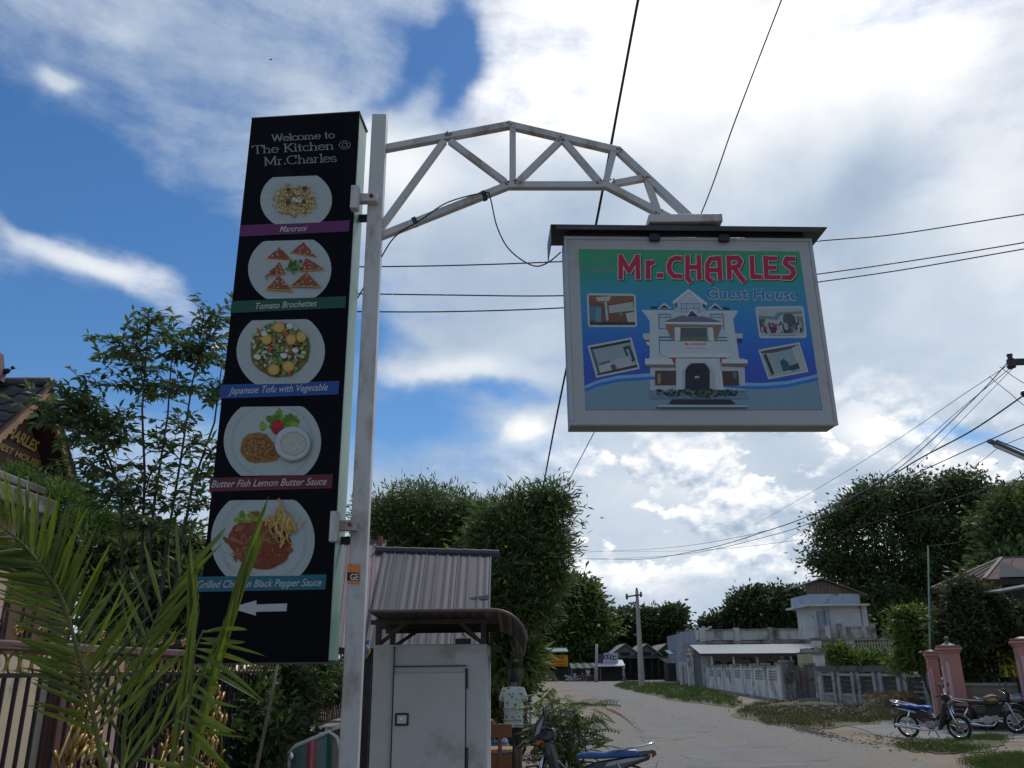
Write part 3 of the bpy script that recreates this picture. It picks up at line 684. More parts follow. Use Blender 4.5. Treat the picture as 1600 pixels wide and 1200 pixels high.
        for i in range(60):
            x, y = r.gauss(443, 11), r.gauss(823, 11); a = r.uniform(.7, 2.2); dx, dy = 9*math.cos(a), 9*math.sin(a)
            P([(x-dx+1.6, y-dy), (x+dx+1.6, y+dy), (x+dx-1.6, y+dy), (x-dx-1.6, y-dy)], r.choice([(.42, .27, .07), (.34, .20, .05), (.48, .33, .12), (.30, .16, .04)]))
    plate(411, 844, 81, 80, 781.5, 900, -.008, f_chk)
menu_board()

# ================================================================== HANGING GUEST HOUSE SIGN
def hanging_sign():
    th = R(2.45); O = Vector((.3336, 4.6, 0)); u = Vector((math.cos(th), math.sin(th), 0)); nb = Vector((-math.sin(th), math.cos(th), 0))
    Wd, zb, zt, T = 1.5709, 3.0736, 4.299, .165
    t = thing('hanging_sign', 'big white framed lightbox hanging from the truss arm with red lettering and a house picture', 'sign', O+u*Wd/2+Vector((0, 0, zb)))
    rot = Matrix((u, nb, Vector((0, 0, 1)))).transposed(); cz = (zb+zt)/2; hh = zt-zb
    fr = mat('sign_frame', (.36, .36, .37), .4, .05, 3, dirt=(.3, .27, .24), dirtamt=.25, dscale=3)
    mb = MB(); mb.box(O+u*Wd/2+nb*(T/2+.012)+Vector((0, 0, cz)), (Wd-.006, T-.024, hh-.006), rot, mat('sign_case', (.16, .17, .19), .45, .08, 3, dirt=(.2, .17, .15), dirtamt=.3)); mb.build('case', None, t, bevel=.003)
    e = .022
    for c, sz in ((Vector((0, 0, zt-e/2)), (Wd, .024, e)), (Vector((0, 0, zb+e/2)), (Wd, .024, e))):
        mb = MB(); mb.box(O+u*Wd/2+nb*.011+c, sz, rot, fr); mb.build('frame_rail', None, t, bevel=.003)
    for x in (e/2, Wd-e/2):
        mb = MB(); mb.box(O+u*x+nb*.0115+Vector((0, 0, cz)), (e, .023, hh-2*e-.001), rot, fr); mb.build('frame_rail', None, t, bevel=.003)
    mb = MB(); mb.box(O+u*Wd/2+nb*.010+Vector((0, 0, cz)), (Wd-2*e-.002, .010, hh-2*e-.002), rot, mat('sign_face', (.36, .355, .36), .4, .05, 2, dirt=(.27, .25, .225), dirtamt=.3)); mb.build('face_panel', None, t)
    def F(x, y, k=0): return RP(x, y, O, nb)+nb*(.0042-k*.0003)
    def hz(x, y, k=0): return F(840+x/3.2, 340+y/3.2, k)
    def ha(x, y, k=0): return F(990+x/5.3333, 440+y/5.3333, k)
    # printed background
    g = gradient_mat('print_gradient', [(0, (.04, .09, .33)), (.22, (.035, .07, .36)), (.36, (.025, .11, .42)), (.60, (.03, .20, .42)), (.74, (.035, .24, .32)), (.86, (.03, .25, .16)), (1, (.045, .27, .10))])
    mb = MB(); mb.poly([hz(205, 155, 1), hz(1310, 168, 1), hz(1425, 962, 1), hz(240, 962, 1)], g); bg = mb.build('printed_background', None, t)
    mb = MB(); sw = flat(.17, .27, .33)
    sw2 = flat(.17, .36, .52); sw3 = flat(.04, .16, .46)
    cl = [(236, 845), (300, 818), (400, 795), (565, 783)]; cr = [(1030, 830), (1120, 832), (1250, 822), (1400, 788)]
    def swoosh(dy0, dy1, m, k):
        a = [(x, y+dy0) for x, y in cl+cr]; b = [(x, y+dy1) for x, y in (cl+cr)[::-1]]; mb.poly([hz(x, y, k) for x, y in a+b], m)
    mb.poly([hz(x, y, 1.6) for x, y in [(q[0], q[1]+14) for q in cl+cr]+[(1422, 960), (241, 960)]], sw)
    swoosh(-6, 10, sw2, 2); swoosh(10, 26, sw3, 2.3); mb.build('swoosh', None, bg)
    # logo
    mb = MB(); lg = flat(.17, .22, .20)
    for pl in ([(285, 225), (300, 195), (318, 245)], [(295, 235), (320, 175), (352, 240)], [(340, 235), (352, 198), (372, 232)], [(215, 268), (395, 268)]): stroke(mb, pl, 4, lambda x, y: hz(x, y, 2.5), lg)
    stroke(mb, arc(238, 248, 20, 24, -50, -330, 12)+[(258, 250), (240, 250)], 5, lambda x, y: hz(x, y, 2.5), lg)
    put_text(mb, 'ARUDA', lambda x, y: hz(x, y, 2.6), (268, 265), (385, 265), 20, lg); mb.build('logo', None, bg)
    # big name
    LT = {
        'M': [[(416, 303), (416, 190)], [(420, 200), (458, 268)], [(458, 268), (496, 200)], [(500, 190), (503, 303)]],
        'r': [[(552, 218), (553, 303)], [(552, 236), (578, 222)]],
        '.': [[(603, 288), (624, 288)]],
        'C': [[(716, 203), (690, 201), (668, 212), (657, 240), (662, 270), (682, 291), (718, 293)]],
        'H': [[(750, 192), (750, 300), (764, 318)], [(806, 192), (810, 304)], [(750, 247), (806, 247)]],
        'A': [[(850, 300), (850, 232), (866, 206), (905, 202)], [(908, 197), (914, 305)], [(852, 262), (910, 262)], [(850, 300), (872, 318)]],
        'R': [[(956, 194), (960, 304)], [(958, 202), (1000, 200), (1016, 216), (1006, 242), (968, 250)], [(985, 252), (1010, 290), (1032, 316)]],
        'L': [[(1072, 196), (1076, 294), (1116, 296)]],
        'E': [[(1140, 196), (1146, 302)], [(1140, 203), (1194, 203)], [(1143, 249), (1190, 249)], [(1145, 297), (1210, 297)]],
        'S': [[(1284, 206), (1246, 204), (1238, 226), (1254, 242), (1276, 256), (1282, 280), (1266, 299), (1228, 298)]]}
    red = flat(.40, .025, .06); wh = flat(.50, .42, .40); dk = flat(.03, .08, .04)
    def discs(mb, pl, w, fn, m):
        for p in pl: mb.poly([fn(p[0]+w/2*math.cos(a*math.pi/5), p[1]+w/2*math.sin(a*math.pi/5)) for a in range(10)], m)
    for ch, st in LT.items():
        mb = MB()
        for k, (w, m, dx) in enumerate(((33, dk, 5), (32, wh, 0), (23, red, 0))):
            for i, pl in enumerate(st):
                pl = [(x+dx, y+dx) for x, y in pl]; kk = 2+k*1.2+i*.12
                stroke(mb, pl, w*(.9 if ch in 'ES' and i else 1), lambda x, y: hz(x, y, kk), m, cap=True)
                if len(pl) > 2: discs(mb, pl[1:-1], w, lambda x, y: hz(x, y, kk+.06), m)
        mb.build('letter', None, bg)
    mb = MB()
    for k, (b, m, dx, dy) in enumerate(((.03, flat(.36, .34, .10), 0, 5), (.035, flat(.32, .42, .46), 0, 0), (-.002, flat(.03, .17, .38), 0, 0))):
        put_text(mb, 'Guest House', lambda x, y: hz(x, y, 2+k), (846+dx, 402+dy), (1302+dx, 408+dy), 52, m, bold=b+.02)
    mb.build('lettering', None, bg)
    # photo of the guest house, as flat print
    mb = MB(); K = [2.0]
    def P(pts, col, f=ha): K[0] += .12; k = K[0]; mb.poly([f(x, y, k) for x, y in pts], flat(*col))
    w1 = (.42, .46, .48); w2 = (.36, .41, .43); w3 = (.48, .51, .52); dk_ = (.04, .045, .06); bl = (.07, .14, .24)
    P([(140, 640), (925, 640), (935, 960), (140, 960)], w2)
    P([(80, 430), (910, 430), (910, 470), (80, 470)], w2); P([(90, 470), (140, 470), (140, 540), (110, 520)], w3); P([(95, 480), (135, 480), (135, 500), (95, 500)], (.3, .1, .06))
    P([(870, 475), (908, 475), (905, 510), (872, 510)], dk_)
    P([(65, 235), (870, 240), (860, 265), (820, 330), (135, 330), (110, 290)], w1)
    P([(135, 250), (820, 255), (890, 680), (135, 650)], w1)
    P([(200, 250), (760, 255), (770, 490), (210, 490)], (.38, .43, .46))
    P([(145, 205), (205, 205), (200, 225), (140, 222)], dk_); P([(700, 205), (800, 215), (800, 235), (700, 230)], dk_)
    P([(200, 225), (255, 175), (320, 222)], w3); P([(215, 222), (255, 190), (300, 220)], (.06, .05, .08))
    P([(620, 228), (680, 178), (750, 228)], w3); P([(640, 224), (682, 192), (728, 226)], (.06, .05, .08))
    P([(340, 185), (600, 190), (600, 250), (340, 250)], (.30, .38, .44))
    P([(320, 170), (458, 58), (618, 180), (605, 200), (458, 84), (340, 185)], w3); P([(345, 183), (458, 90), (590, 185), (580, 215), (350, 215)], (.37, .42, .46))
    P([(345, 185), (365, 165), (365, 215), (345, 215)], (.08, .08, .11)); P([(575, 180), (600, 190), (605, 220), (580, 215)], (.06, .06, .08))
    P([(385, 178), (555, 180), (555, 260), (385, 260)], (.33, .39, .43))
    for x in (400, 440, 500, 545): P([(x, 180), (x+4, 180), (x+4, 262), (x, 262)], bl)
    for y in (180, 220): P([(385, y), (555, y), (555, y+4), (385, y+4)], bl)
    for x0, x1 in ((210, 310), (640, 750)):
        P([(x0, 268), (x1, 268), (x1, 275), (x0, 275)], bl); P([(x0, 292), (x1, 292), (x1, 298), (x0, 298)], bl)
        P([(x0, 268), (x0+7, 268), (x0+7, 395), (x0, 395)], bl); P([(x1-5, 268), (x1, 268), (x1+8, 395), (x1, 395)], bl)
    P([(215, 388), (300, 388), (300, 394), (215, 394)], bl)
    P([(215, 455), (780, 460), (782, 470), (215, 466)], bl); P([(215, 484), (785, 486), (785, 496), (215, 494)], bl); P([(213, 455), (221, 455), (221, 600), (213, 600)], bl)
    # porch roof with ribs
    P([(245, 335), (400, 280), (560, 285), (745, 335)], (.10, .10, .14))
    for i in range(20):
        x = 262+i*24.5; xt = 405+(x-262)*.33; P([(x, 334), (x+9, 334), (xt+5, 282), (xt, 282)], (.20, .21, .26))
    P([(435, 285), (482, 222), (560, 290), (545, 290), (484, 240), (450, 288)], w3); P([(450, 286), (484, 240), (535, 287)], (.06, .05, .08))
    P([(250, 335), (745, 337), (740, 358), (262, 352)], w3)
    P([(262, 352), (740, 358), (690, 495), (640, 495), (640, 380), (345, 378), (345, 490), (322, 495)], (.20, .16, .13)); P([(275, 360), (322, 362), (335, 480)], (.26, .12, .09)); P([(730, 362), (680, 362), (672, 480)], (.26, .12, .09))
    P([(342, 380), (392, 380), (385, 492), (345, 492)], w3); P([(620, 380), (660, 382), (672, 492), (630, 492)], w3)
    P([(392, 385), (612, 386), (612, 470), (392, 470)], (.07, .085, .085))
    for y in range(398, 466, 14): P([(396, y), (608, y), (608, y+3), (396, y+3)], (.14, .16, .15))
    P([(392, 462), (612, 462), (612, 492), (392, 492)], (.11, .15, .08))
    P([(218, 495), (785, 497), (800, 600), (218, 600)], w1); P([(218, 598), (805, 600), (800, 630), (300, 632), (260, 615)], w3)
    P([(418, 495), (622, 497), (620, 565), (420, 562)], (.50, .47, .47))
    put_text(mb, 'Mr.CHARLES', lambda x, y: ha(x, y, K[0]+.5), (428, 530), (610, 530), 22, flat(.36, .04, .05), bold=.02)
    put_text(mb, 'Guest House', lambda x, y: ha(x, y, K[0]+.5), (432, 558), (608, 558), 14, flat(.1, .12, .3))
    K[0] += 1
    P([(300, 632), (350, 634), (345, 685)], (.30, .05, .05)); P([(720, 634), (775, 636), (725, 680)], (.30, .05, .05)); P([(350, 632), (715, 634), (715, 642), (350, 642)], (.24, .12, .11))
    P([(95, 640), (320, 645), (340, 700), (95, 690)], w3); P([(95, 690), (345, 690), (350, 715), (100, 712)], (.15, .14, .14)); P([(735, 645), (950, 650), (950, 682), (735, 680)], w3); P([(735, 682), (952, 684), (945, 712), (735, 705)], (.13, .12, .12))
    P([(350, 640), (715, 640), (750, 960), (355, 960)], w1)
    P([(400, 745), (420, 730), (440, 700), (470, 678), (600, 675), (635, 700), (660, 735), (680, 770), (680, 930), (410, 930)], (.33, .36, .38))
    P([(430, 740), (450, 705), (485, 680), (590, 680), (620, 710), (635, 740), (635, 905), (430, 905)], (.028, .028, .04)); P([(508, 788), (548, 786), (545, 804), (512, 806)], (.3, .36, .34)); P([(468, 905), (600, 905), (600, 925), (468, 925)], (.32, .33, .31))
    P([(180, 742), (355, 742), (355, 862), (180, 862)], (.09, .05, .045)); P([(200, 770), (225, 768), (225, 850), (200, 850)], (.25, .22, .12)); P([(265, 755), (345, 755), (345, 800), (265, 800)], (.05, .07, .07))
    P([(735, 745), (872, 745), (880, 862), (740, 862)], (.08, .045, .04)); P([(825, 755), (858, 755), (858, 805), (828, 805)], (.10, .15, .16))
    P([(720, 745), (735, 745), (755, 960), (735, 960)], w3)
    P([(140, 905), (935, 905), (965, 975), (130, 975)], (.15, .22, .30))
    rr = random.Random(9)
    for i in range(210):
        x = rr.gauss(540, 170); y = 930+rr.uniform(-22, 30)+abs(x-540)*-.03
        if not 200 < x < 920: continue
        s = rr.uniform(8, 22); P([(x+s*math.cos(a)*rr.uniform(.5, 1.1), y+s*.8*math.sin(a)*rr.uniform(.5, 1.1)) for a in [q*1.05 for q in range(6)]], rr.choice([(.03, .055, .035), (.05, .08, .05), (.02, .03, .03), (.10, .13, .10), (.025, .04, .04), (.16, .17, .14)]))
    P([(320, 985), (800, 985), (850, 1022), (290, 1022)], (.03, .035, .045)); P([(200, 1028), (945, 1032), (950, 1052), (190, 1052)], (.30, .37, .42)); P([(185, 1050), (948, 1050), (940, 1056), (190, 1056)], (.04, .02, .03))
    mb.build('guest_house_picture', None, bg)
    # four inset photographs
    def inset(corners, rounded, cells, border=(.42, .44, .42)):
        mb = MB(); a, b, c, d = [np.array(q, float) for q in corners]
        def f(s, v, k): p = a*(1-s)*(1-v)+b*s*(1-v)+c*s*v+d*(1-s)*v; return hz(p[0], p[1], k)
        if rounded:
            pts = []
            for (cx, cy, a0) in ((.06, .09, 180), (.94, .09, 270), (.94, .91, 0), (.06, .91, 90)):
                pts += [f(cx+.06*math.cos(R(a0+q*18)), cy+.09*math.sin(R(a0+q*18)), 2) for q in range(6)]
            mb.poly(pts, flat(*border))
        else: mb.poly([f(0, 0, 2), f(1, 0, 2), f(1, 1, 2), f(0, 1, 2)], flat(*border))
        k = 2.2
        for pts, col in cells: k += .12; mb.poly([f(.04+.92*x, .06+.88*y, k) for x, y in pts], flat(*col))
        mb.build('photo_print', None, bg)
    q = lambda x0, y0, x1, y1: [(x0, y0), (x1, y0), (x1, y1), (x0, y1)]
    inset([(246, 377), (490, 380), (499, 546), (252, 546)], True, [(q(0, 0, 1, 1), (.13, .075, .06)), ([(.0, 0), (1, 0), (1, .16), (.4, .3), (0, .2)], (.2, .1, .06)), ([(.15, .06), (.5, .02), (.45, .18), (.2, .2)], (.38, .38, .34)), ([(.0, .35), (.25, .38), (.2, .8), (0, .85)], (.07, .17, .22)), ([(.15, .4), (.27, .4), (.25, .95), (.12, .98)], (.12, .24, .3)), ([(.34, .22), (.40, .2), (.42, .85), (.36, .85)], (.3, .35, .34)), ([(.43, .35), (.97, .2), (1, .5), (.44, .6)], (.33, .35, .34)), ([(.44, .6), (.95, .52), (.8, .88), (.42, .9)], (.17, .07, .045)), ([(.80, .6), (1, .55), (1, .98), (.85, .96)], (.38, .39, .37)), ([(.66, .55), (.73, .55), (.73, .7), (.66, .7)], (.08, .2, .13)), ([(0, .9), (1, .9), (1, 1), (0, 1)], (.05, .04, .04))])
    inset([(1088, 444), (1330, 440), (1348, 600), (1110, 602)], True, [(q(0, 0, 1, 1), (.33, .37, .38)), ([(0, .25), (.35, .3), (.45, .15), (1, .12), (1, .2), (.5, .25), (.42, .42), (0, .36)], (.14, .2, .23)), ([(.55, .3), (.62, .2), (.75, .2), (.83, .32), (.83, .8), (.55, .8)], (.08, .09, .11)), (q(0, .38, .14, .85), (.05, .09, .1)), (q(.85, .3, 1, .85), (.14, .2, .18))]+[([(x, y), (x+.025, y-.05), (x+.05, y), (x+.045, y+.2), (x+.005, y+.2)], c_) for x, y, c_ in [(rr.uniform(.02, .92), rr.uniform(.5, .75), rr.choice([(.06, .07, .1), (.4, .42, .42), (.28, .04, .05), (.12, .15, .22), (.3, .32, .33), (.04, .04, .05)])) for _ in range(70)]]+[(q(.2, .9, .8, .98), (.3, .33, .33))])
    inset([(250, 640), (470, 598), (512, 755), (294, 800)], False, [(q(0, 0, 1, 1), (.24, .31, .33)), (q(0, 0, 1, .09), (.03, .045, .05)), ([(0, .1), (.06, .1), (.1, .95), (.02, .9)], (.10, .12, .12)), ([(.78, .2), (.95, .18), (1, .75), (.82, .8)], (.04, .06, .08)), ([(.84, .3), (.90, .3), (.92, .7), (.86, .7)], (.2, .33, .36)), ([(.08, .62), (.4, .58), (.45, .95), (.08, .98)], (.36, .40, .40)), ([(.45, .6), (.85, .55), (.95, .95), (.5, .98)], (.34, .37, .37)), ([(.1, .6), (.38, .56), (.4, .64), (.1, .68)], (.12, .13, .14)), ([(.0, .93), (1, .9), (1, 1), (0, 1)], (.05, .05, .05)), ([(.36, .75), (.48, .72), (.5, .9), (.38, .93)], (.08, .09, .1))])
    inset([(1104, 660), (1310, 622), (1356, 770), (1155, 808)], False, [(q(0, 0, 1, 1), (.22, .31, .33)), ([(0, 0), (1, 0), (.95, .1), (.3, .14), (0, .08)], (.08, .08, .09)), ([(.04, .15), (.12, .13), (.16, .95), (.08, .95)], (.06, .04, .04)), ([(.15, .15), (.2, .15), (.24, .95), (.19, .95)], (.3, .33, .3)), ([(.8, .1), (.97, .02), (1, .98), (.84, .98)], (.36, .38, .36)), ([(.4, .5), (.52, .42), (.6, .6), (.62, .9), (.4, .92)], (.03, .09, .14)), ([(.6, .72), (.85, .68), (.85, .88), (.62, .92)], (.05, .06, .07)), ([(.1, .92), (.6, .88), (.62, .95), (.12, .98)], (.34, .36, .34))])
    # folded tin roof over the sign
    cap = mat('tin_cap', (.045, .045, .05), .45, .2, 3, metal=.4, dirt=(.10, .085, .075), dirtamt=.25)
    c0 = O+u*(Wd/2+.0)+nb*(T/2)
    mb = MB(); mb.box(c0+Vector((0, 0, zt+.050)), (Wd+.17, T+.10, .006), rot, cap); mb.build('roof_cap', None, t)
    mb = MB(); mb.box(c0-nb*(T/2+.048)+Vector((0, 0, zt+.034)), (Wd+.10, .005, .030), rot, cap); mb.build('roof_cap', None, t)
    mb = MB(); mb.box(c0-u*(Wd/2+.083)+Vector((0, 0, zt-.012)), (.005, T+.09, .12), rot, cap); mb.build('end_flap', None, t)
    mb = MB(); mb.box(c0+Vector((0, 0, zt+.024)), (Wd-.1, T-.02, .05), rot, DARKMETAL); mb.build('spacer', None, t)
    for x in (1022, 1130):
        p = RP(x, 372, O, nb); mb = MB(); mb.box(Vector((p.x, p.y, zt-.012))-nb*.014, (.066, .026, .05), rot, BLACK); mb.build('clip', None, t, bevel=.004)
hanging_sign()

# ================================================================== FOLIAGE HELPERS
def leafmat(name, col, k=.45, trans=.38): return mat(name, col, .55, .12, 1.5, island=k, trans=trans, spec=.35)
L_DARK = leafmat('leaf_dark', (.055, .088, .028)); L_MID = leafmat('leaf_mid', (.095, .140, .036)); L_BR = leafmat('leaf_bright', (.12, .18, .03))
L_RAIN = leafmat('leaf_rain_tree', (.050, .074, .030)); L_OLE = leafmat('leaf_narrow', (.11, .17, .052)); L_DUSK = leafmat('leaf_brownish', (.070, .070, .032))
L_NEAR = leafmat('leaf_near_tree', (.05, .095, .028), .35, .32); L_CYP = leafmat('leaf_cypress', (.075, .16, .022))
FLOWER = mat('yellow_flower', (.65, .50, .03), .6, .1)
def crown(blobs, n_clump, per, spread, leaf, ratio, mats, parent, name='crown', droop=-.2, shell=.55, jit=1.0, align=None):
    """blobs: (centre, (rx,ry,rz)); clumps sit toward the blob surface, leaves scatter round each clump"""
    # every big blob breaks into smaller boughs, so that the outline is uneven and gaps open between them
    sub = []
    for c, rad in blobs:
        for _ in range(11):
            d = nr.normal(size=3); d[2] += .25; d /= np.linalg.norm(d); q = nr.uniform(.35, .86)
            sub.append((np.array(c)+d*np.array(rad)*q, np.array(rad)*nr.uniform(.26, .46)))
    vol = np.array([b[1][0]*b[1][1]*b[1][2] for b in sub])**(2/3); vol /= vol.sum()
    Ps, Ds = [], []
    for i in nr.choice(len(sub), n_clump, p=vol):
        c, rad = sub[i]; d = nr.normal(size=3); d[2] += .2; d /= np.linalg.norm(d); q = shell+(1.04-shell)*nr.random()**.6
        cc = c+d*rad*q*(1+.10*nr.normal())
        s = spread*nr.uniform(.55, 1.3)
        k = max(3, int(per*nr.uniform(.4, 1.5)))
        off = nr.normal(size=(k, 3))*np.array([1, 1, .7])*s*.5
        Ps.append(cc+off); dd = off/(s+1e-6)*.9+nr.normal(size=(k, 3))*.6*jit+d*.4+np.array([0, 0, droop]); Ds.append(dd)
    P = np.concatenate(Ps); D = np.concatenate(Ds)
    return cards(name, P, D, nr.uniform(.6, 1.25, len(P))*leaf, leaf*ratio*nr.uniform(.8, 1.2, len(P)), mats, parent=parent)
def limb(mb, a, b, r0, r1, sag=.0, n=5, wob=.1):
    a = Vector(a); b = Vector(b); L = (b-a).length; P = []
    for i in range(n+1):
        t = i/n; p = a.lerp(b, t); w = math.sin(t*math.pi)*L*wob
        P.append(p+Vector((rnd.uniform(-1, 1)*w, rnd.uniform(-1, 1)*w, sag*math.sin(t*math.pi))))
    mb.tube(P, [r0+(r1-r0)*i/n for i in range(n+1)], 7)
    return P
def pb(px, py, Y, rx, ry, rd=None):
    c = W(px, py, Y); d = (c-EYE).dot(F_); return (tuple(c), (rx*d/FPX, (rd or (rx+ry)/2)*d/FPX, ry*d/FPX))
def tree(name, label, blobs, base, trunks, n, per, spread, leaf, ratio, mats, group=None, tr=.18, droop=-.2, shell=.55, bark=BARK, extra=None, cat='tree'):
    t = thing(name, label, cat, base, group)
    mb = MB(); bz = Vector(base)
    for k, (ox, oy) in enumerate(trunks):
        a = bz+Vector((ox, oy, 0))
        tops = rnd.sample(blobs, min(len(blobs), max(1, len(blobs)//len(trunks)+1)))
        fork = a.lerp(Vector(tops[0][0]), .45)+Vector((0, 0, .1)); limb(mb, a-Vector((0, 0, .1)), fork, tr, tr*.7, wob=.03)
        for c, rad in tops:
            e = Vector(c)+Vector((rnd.uniform(-.4, .4)*rad[0], rnd.uniform(-.4, .4)*rad[1], rad[2]*.4)); P = limb(mb, fork, e, tr*.5, tr*.12, wob=.06)
            for _ in range(4):
                s = P[rnd.randint(2, 4)]; limb(mb, s, Vector(c)+Vector([rnd.uniform(-.9, .9)*q for q in rad]), tr*.2, tr*.05, n=3)
    mb.build('trunk', bark, t, smooth=True)
    crown(blobs, n, per, spread, leaf, ratio, mats, t, droop=droop, shell=shell)
    if extra: extra(t, blobs)
    return t

# ================================================================== TREES
def gbase(px, Y): p = W(px, 900, Y); return (p.x, p.y, 0)
def flowers(t, blobs):
    P = []; 
    for _ in range(70):
        c, rad = rnd.choice(blobs); d = np.array([rnd.gauss(0, 1), -abs(rnd.gauss(0, 1)), rnd.gauss(0, 1)]); d /= np.linalg.norm(d); P.append(np.array(c)+d*np.array(rad)*1.02)
    P = np.repeat(np.array(P), 4, 0); cards('flower', P, nr.normal(size=(len(P), 3)), .055, .05, FLOWER, parent=t)
Yt = 19
tree('flowering_tree', 'broad narrow-leaved tree with small yellow flowers rising left behind the ribbed grey roof',
     [pb(655, 792, Yt, 62, 44), pb(605, 825, Yt, 42, 48), pb(735, 815, Yt, 44, 40), pb(655, 850, Yt, 90, 45), pb(760, 860, Yt+1, 50, 60)], gbase(690, Yt), [(0, 0), (.5, .3), (-.5, .2)], 1150, 34, .38, .19, .16, [L_OLE, L_MID, L_OLE, L_DARK], tr=.11, droop=-.05, extra=flowers)
Yt = 16.5
tree('flowering_tree', 'tall bushy narrow-leaved tree just right of the ribbed grey roof, taller half of the pair',
     [pb(800, 812, Yt, 34, 34), pb(845, 798, Yt, 30, 34), pb(864, 832, Yt, 18, 24), pb(792, 880, Yt, 66, 50), pb(848, 880, Yt, 34, 38), pb(868, 905, Yt, 16, 20), pb(805, 940, Yt, 56, 34), pb(770, 830, Yt, 22, 34), pb(778, 980, Yt+.5, 52, 36), pb(838, 960, Yt, 28, 18), pb(775, 1040, Yt+1, 26, 30)], gbase(780, Yt), [(0, 0), (.25, .2)], 1350, 34, .36, .19, .16, [L_OLE, L_MID, L_OLE, L_DARK], tr=.11, droop=-.05, extra=flowers)
Yt = 140
tree('shade_tree', 'dark spreading tree rising behind the pharmacy stall at the left edge of the road',
     [pb(880, 945, Yt, 44, 34), pb(925, 972, Yt, 36, 24), pb(850, 980, Yt, 40, 28), pb(905, 932, Yt, 28, 20), pb(900, 995, Yt, 60, 20)], gbase(880, Yt), [(0, 0), (2, 0)], 1700, 26, 2.0, .95, .45, [L_DARK, L_MID, L_BR], tr=.5, shell=.7)
Yt = 150
tree('shade_tree', 'dark tree directly behind the leaning power pole', [pb(985, 975, Yt, 28, 20), pb(962, 985, Yt, 28, 18), pb(1003, 988, Yt, 22, 18), pb(980, 1000, Yt, 40, 16)], gbase(985, Yt), [(0, 0)], 900, 24, 1.7, .85, .5, [L_DARK, L_RAIN], tr=.35)
tree('shade_tree', 'rounded dark tree above the market roofs right of the power pole', [pb(1032, 975, Yt, 34, 20), pb(1046, 966, Yt, 20, 12), pb(1025, 992, Yt, 45, 14)], gbase(1030, Yt), [(0, 0)], 1000, 24, 1.7, .85, .5, [L_DARK, L_RAIN], tr=.35)
tree('shade_tree', 'dark tree mass behind the pharmacy stall at the far junction', [pb(880, 1000, 150, 60, 26), pb(940, 1005, 150, 40, 22), pb(830, 1000, 150, 40, 30)], gbase(815, 150), [(0, 0), (1, 0)], 900, 20, 1.9, 1.1, .5, [L_DARK, L_RAIN], tr=.5)
Yt = 95
tree('rain_tree', 'wide domed rain tree standing behind the long white parapet', [pb(1200, 955, Yt, 68, 32), pb(1160, 965, Yt, 36, 24), pb(1245, 958, Yt, 36, 30), pb(1215, 935, Yt, 44, 14)], gbase(1205, Yt), [(0, 0), (1.5, 0)], 1500, 22, 1.0, .55, .5, [L_RAIN, L_DARK], tr=.5, shell=.72)
tree('rain_tree', 'low dark shrub tree left of the domed rain tree, above the end of the parapet', [pb(1115, 978, Yt, 22, 8), pb(1140, 974, Yt, 20, 10)], gbase(1130, Yt), [(0, 0)], 260, 22, .9, .5, .5, [L_RAIN, L_DARK], tr=.2)
Yt = 84
PALEBARK = mat('pale_bark', (.17, .14, .115), .9, .25, 4, bump=.5, dirt=(.07, .055, .04), dirtamt=.3)
tree('gum_tree', 'huge multi-stemmed tree with airy crown filling the right behind the square tower',
     [pb(1340, 800, Yt, 48, 36), pb(1300, 830, Yt, 36, 36), pb(1420, 775, Yt, 64, 34), pb(1480, 775, Yt, 60, 36), pb(1540, 800, Yt, 56, 38), pb(1430, 840, Yt, 90, 46), pb(1350, 880, Yt, 70, 40), pb(1285, 880, Yt, 28, 26), pb(1500, 870, Yt, 80, 50), pb(1450, 910, Yt, 80, 46), pb(1380, 930, Yt, 60, 34), pb(1520, 820, Yt, 60, 40), pb(1570, 860, Yt, 60, 60)], gbase(1420, Yt),
     [(-6, 0), (-3.8, .5), (-1.2, 0), (1, .6), (3.4, 0), (5.8, .5)], 2800, 24, 1.3, .52, .42, [L_DARK, L_MID, L_RAIN], tr=.30, shell=.45, bark=PALEBARK)
tree('gum_tree', 'dense dark tree at the right edge behind the brown hipped roof', [pb(1590, 830, 52, 60, 60), pb(1640, 860, 52, 70, 80), pb(1580, 900, 50, 70, 50), pb(1640, 800, 52, 50, 50)], gbase(1600, 52), [(0, 0)], 1500, 22, .9, .45, .45, [L_DARK, L_MID], tr=.3)
hill('wooded_hill', [(1500, 810), (1530, 785), (1545, 770), (1560, 758), (1580, 752), (1610, 748), (1660, 744), (1800, 700), (2000, 760)], 260, (.028, .045, .022), 60)
tree('citrus_shrub', 'bright yellow-green rounded shrub beside the thin mast, behind the pink pillars', [pb(1425, 985, 30, 36, 32), pb(1450, 1000, 30, 30, 34), pb(1425, 1020, 30, 36, 26), pb(1400, 960, 31, 18, 10) if False else pb(1415, 965, 30, 22, 14)], gbase(1430, 30), [(0, 0)], 700, 24, .34, .17, .45, [L_BR, L_BR, L_MID], tr=.08, cat='shrub')
tree('dark_shrub', 'tall dark brownish shrub in front of the house with the brown hipped roof', [pb(1530, 950, 27, 40, 34), pb(1510, 1000, 27, 40, 50), pb(1560, 1000, 27, 42, 50), pb(1590, 970, 27, 20, 30), pb(1500, 920, 27, 12, 12), pb(1535, 1050, 27, 50, 28)], gbase(1535, 27), [(0, 0), (.4, .1)], 1500, 24, .34, .19, .42, [L_DUSK, L_DARK, L_DUSK], tr=.08, cat='shrub')
tree('garden_shrub', 'small bright shrub with upright leaves in front of the yellow house wall', [pb(1320, 1035, 47, 20, 16), pb(1345, 1040, 47, 18, 14), pb(1310, 1020, 47, 8, 10)], gbase(1325, 47), [(0, 0)], 220, 18, .45, .34, .3, [L_BR, L_MID], tr=.06, cat='shrub', droop=.4)
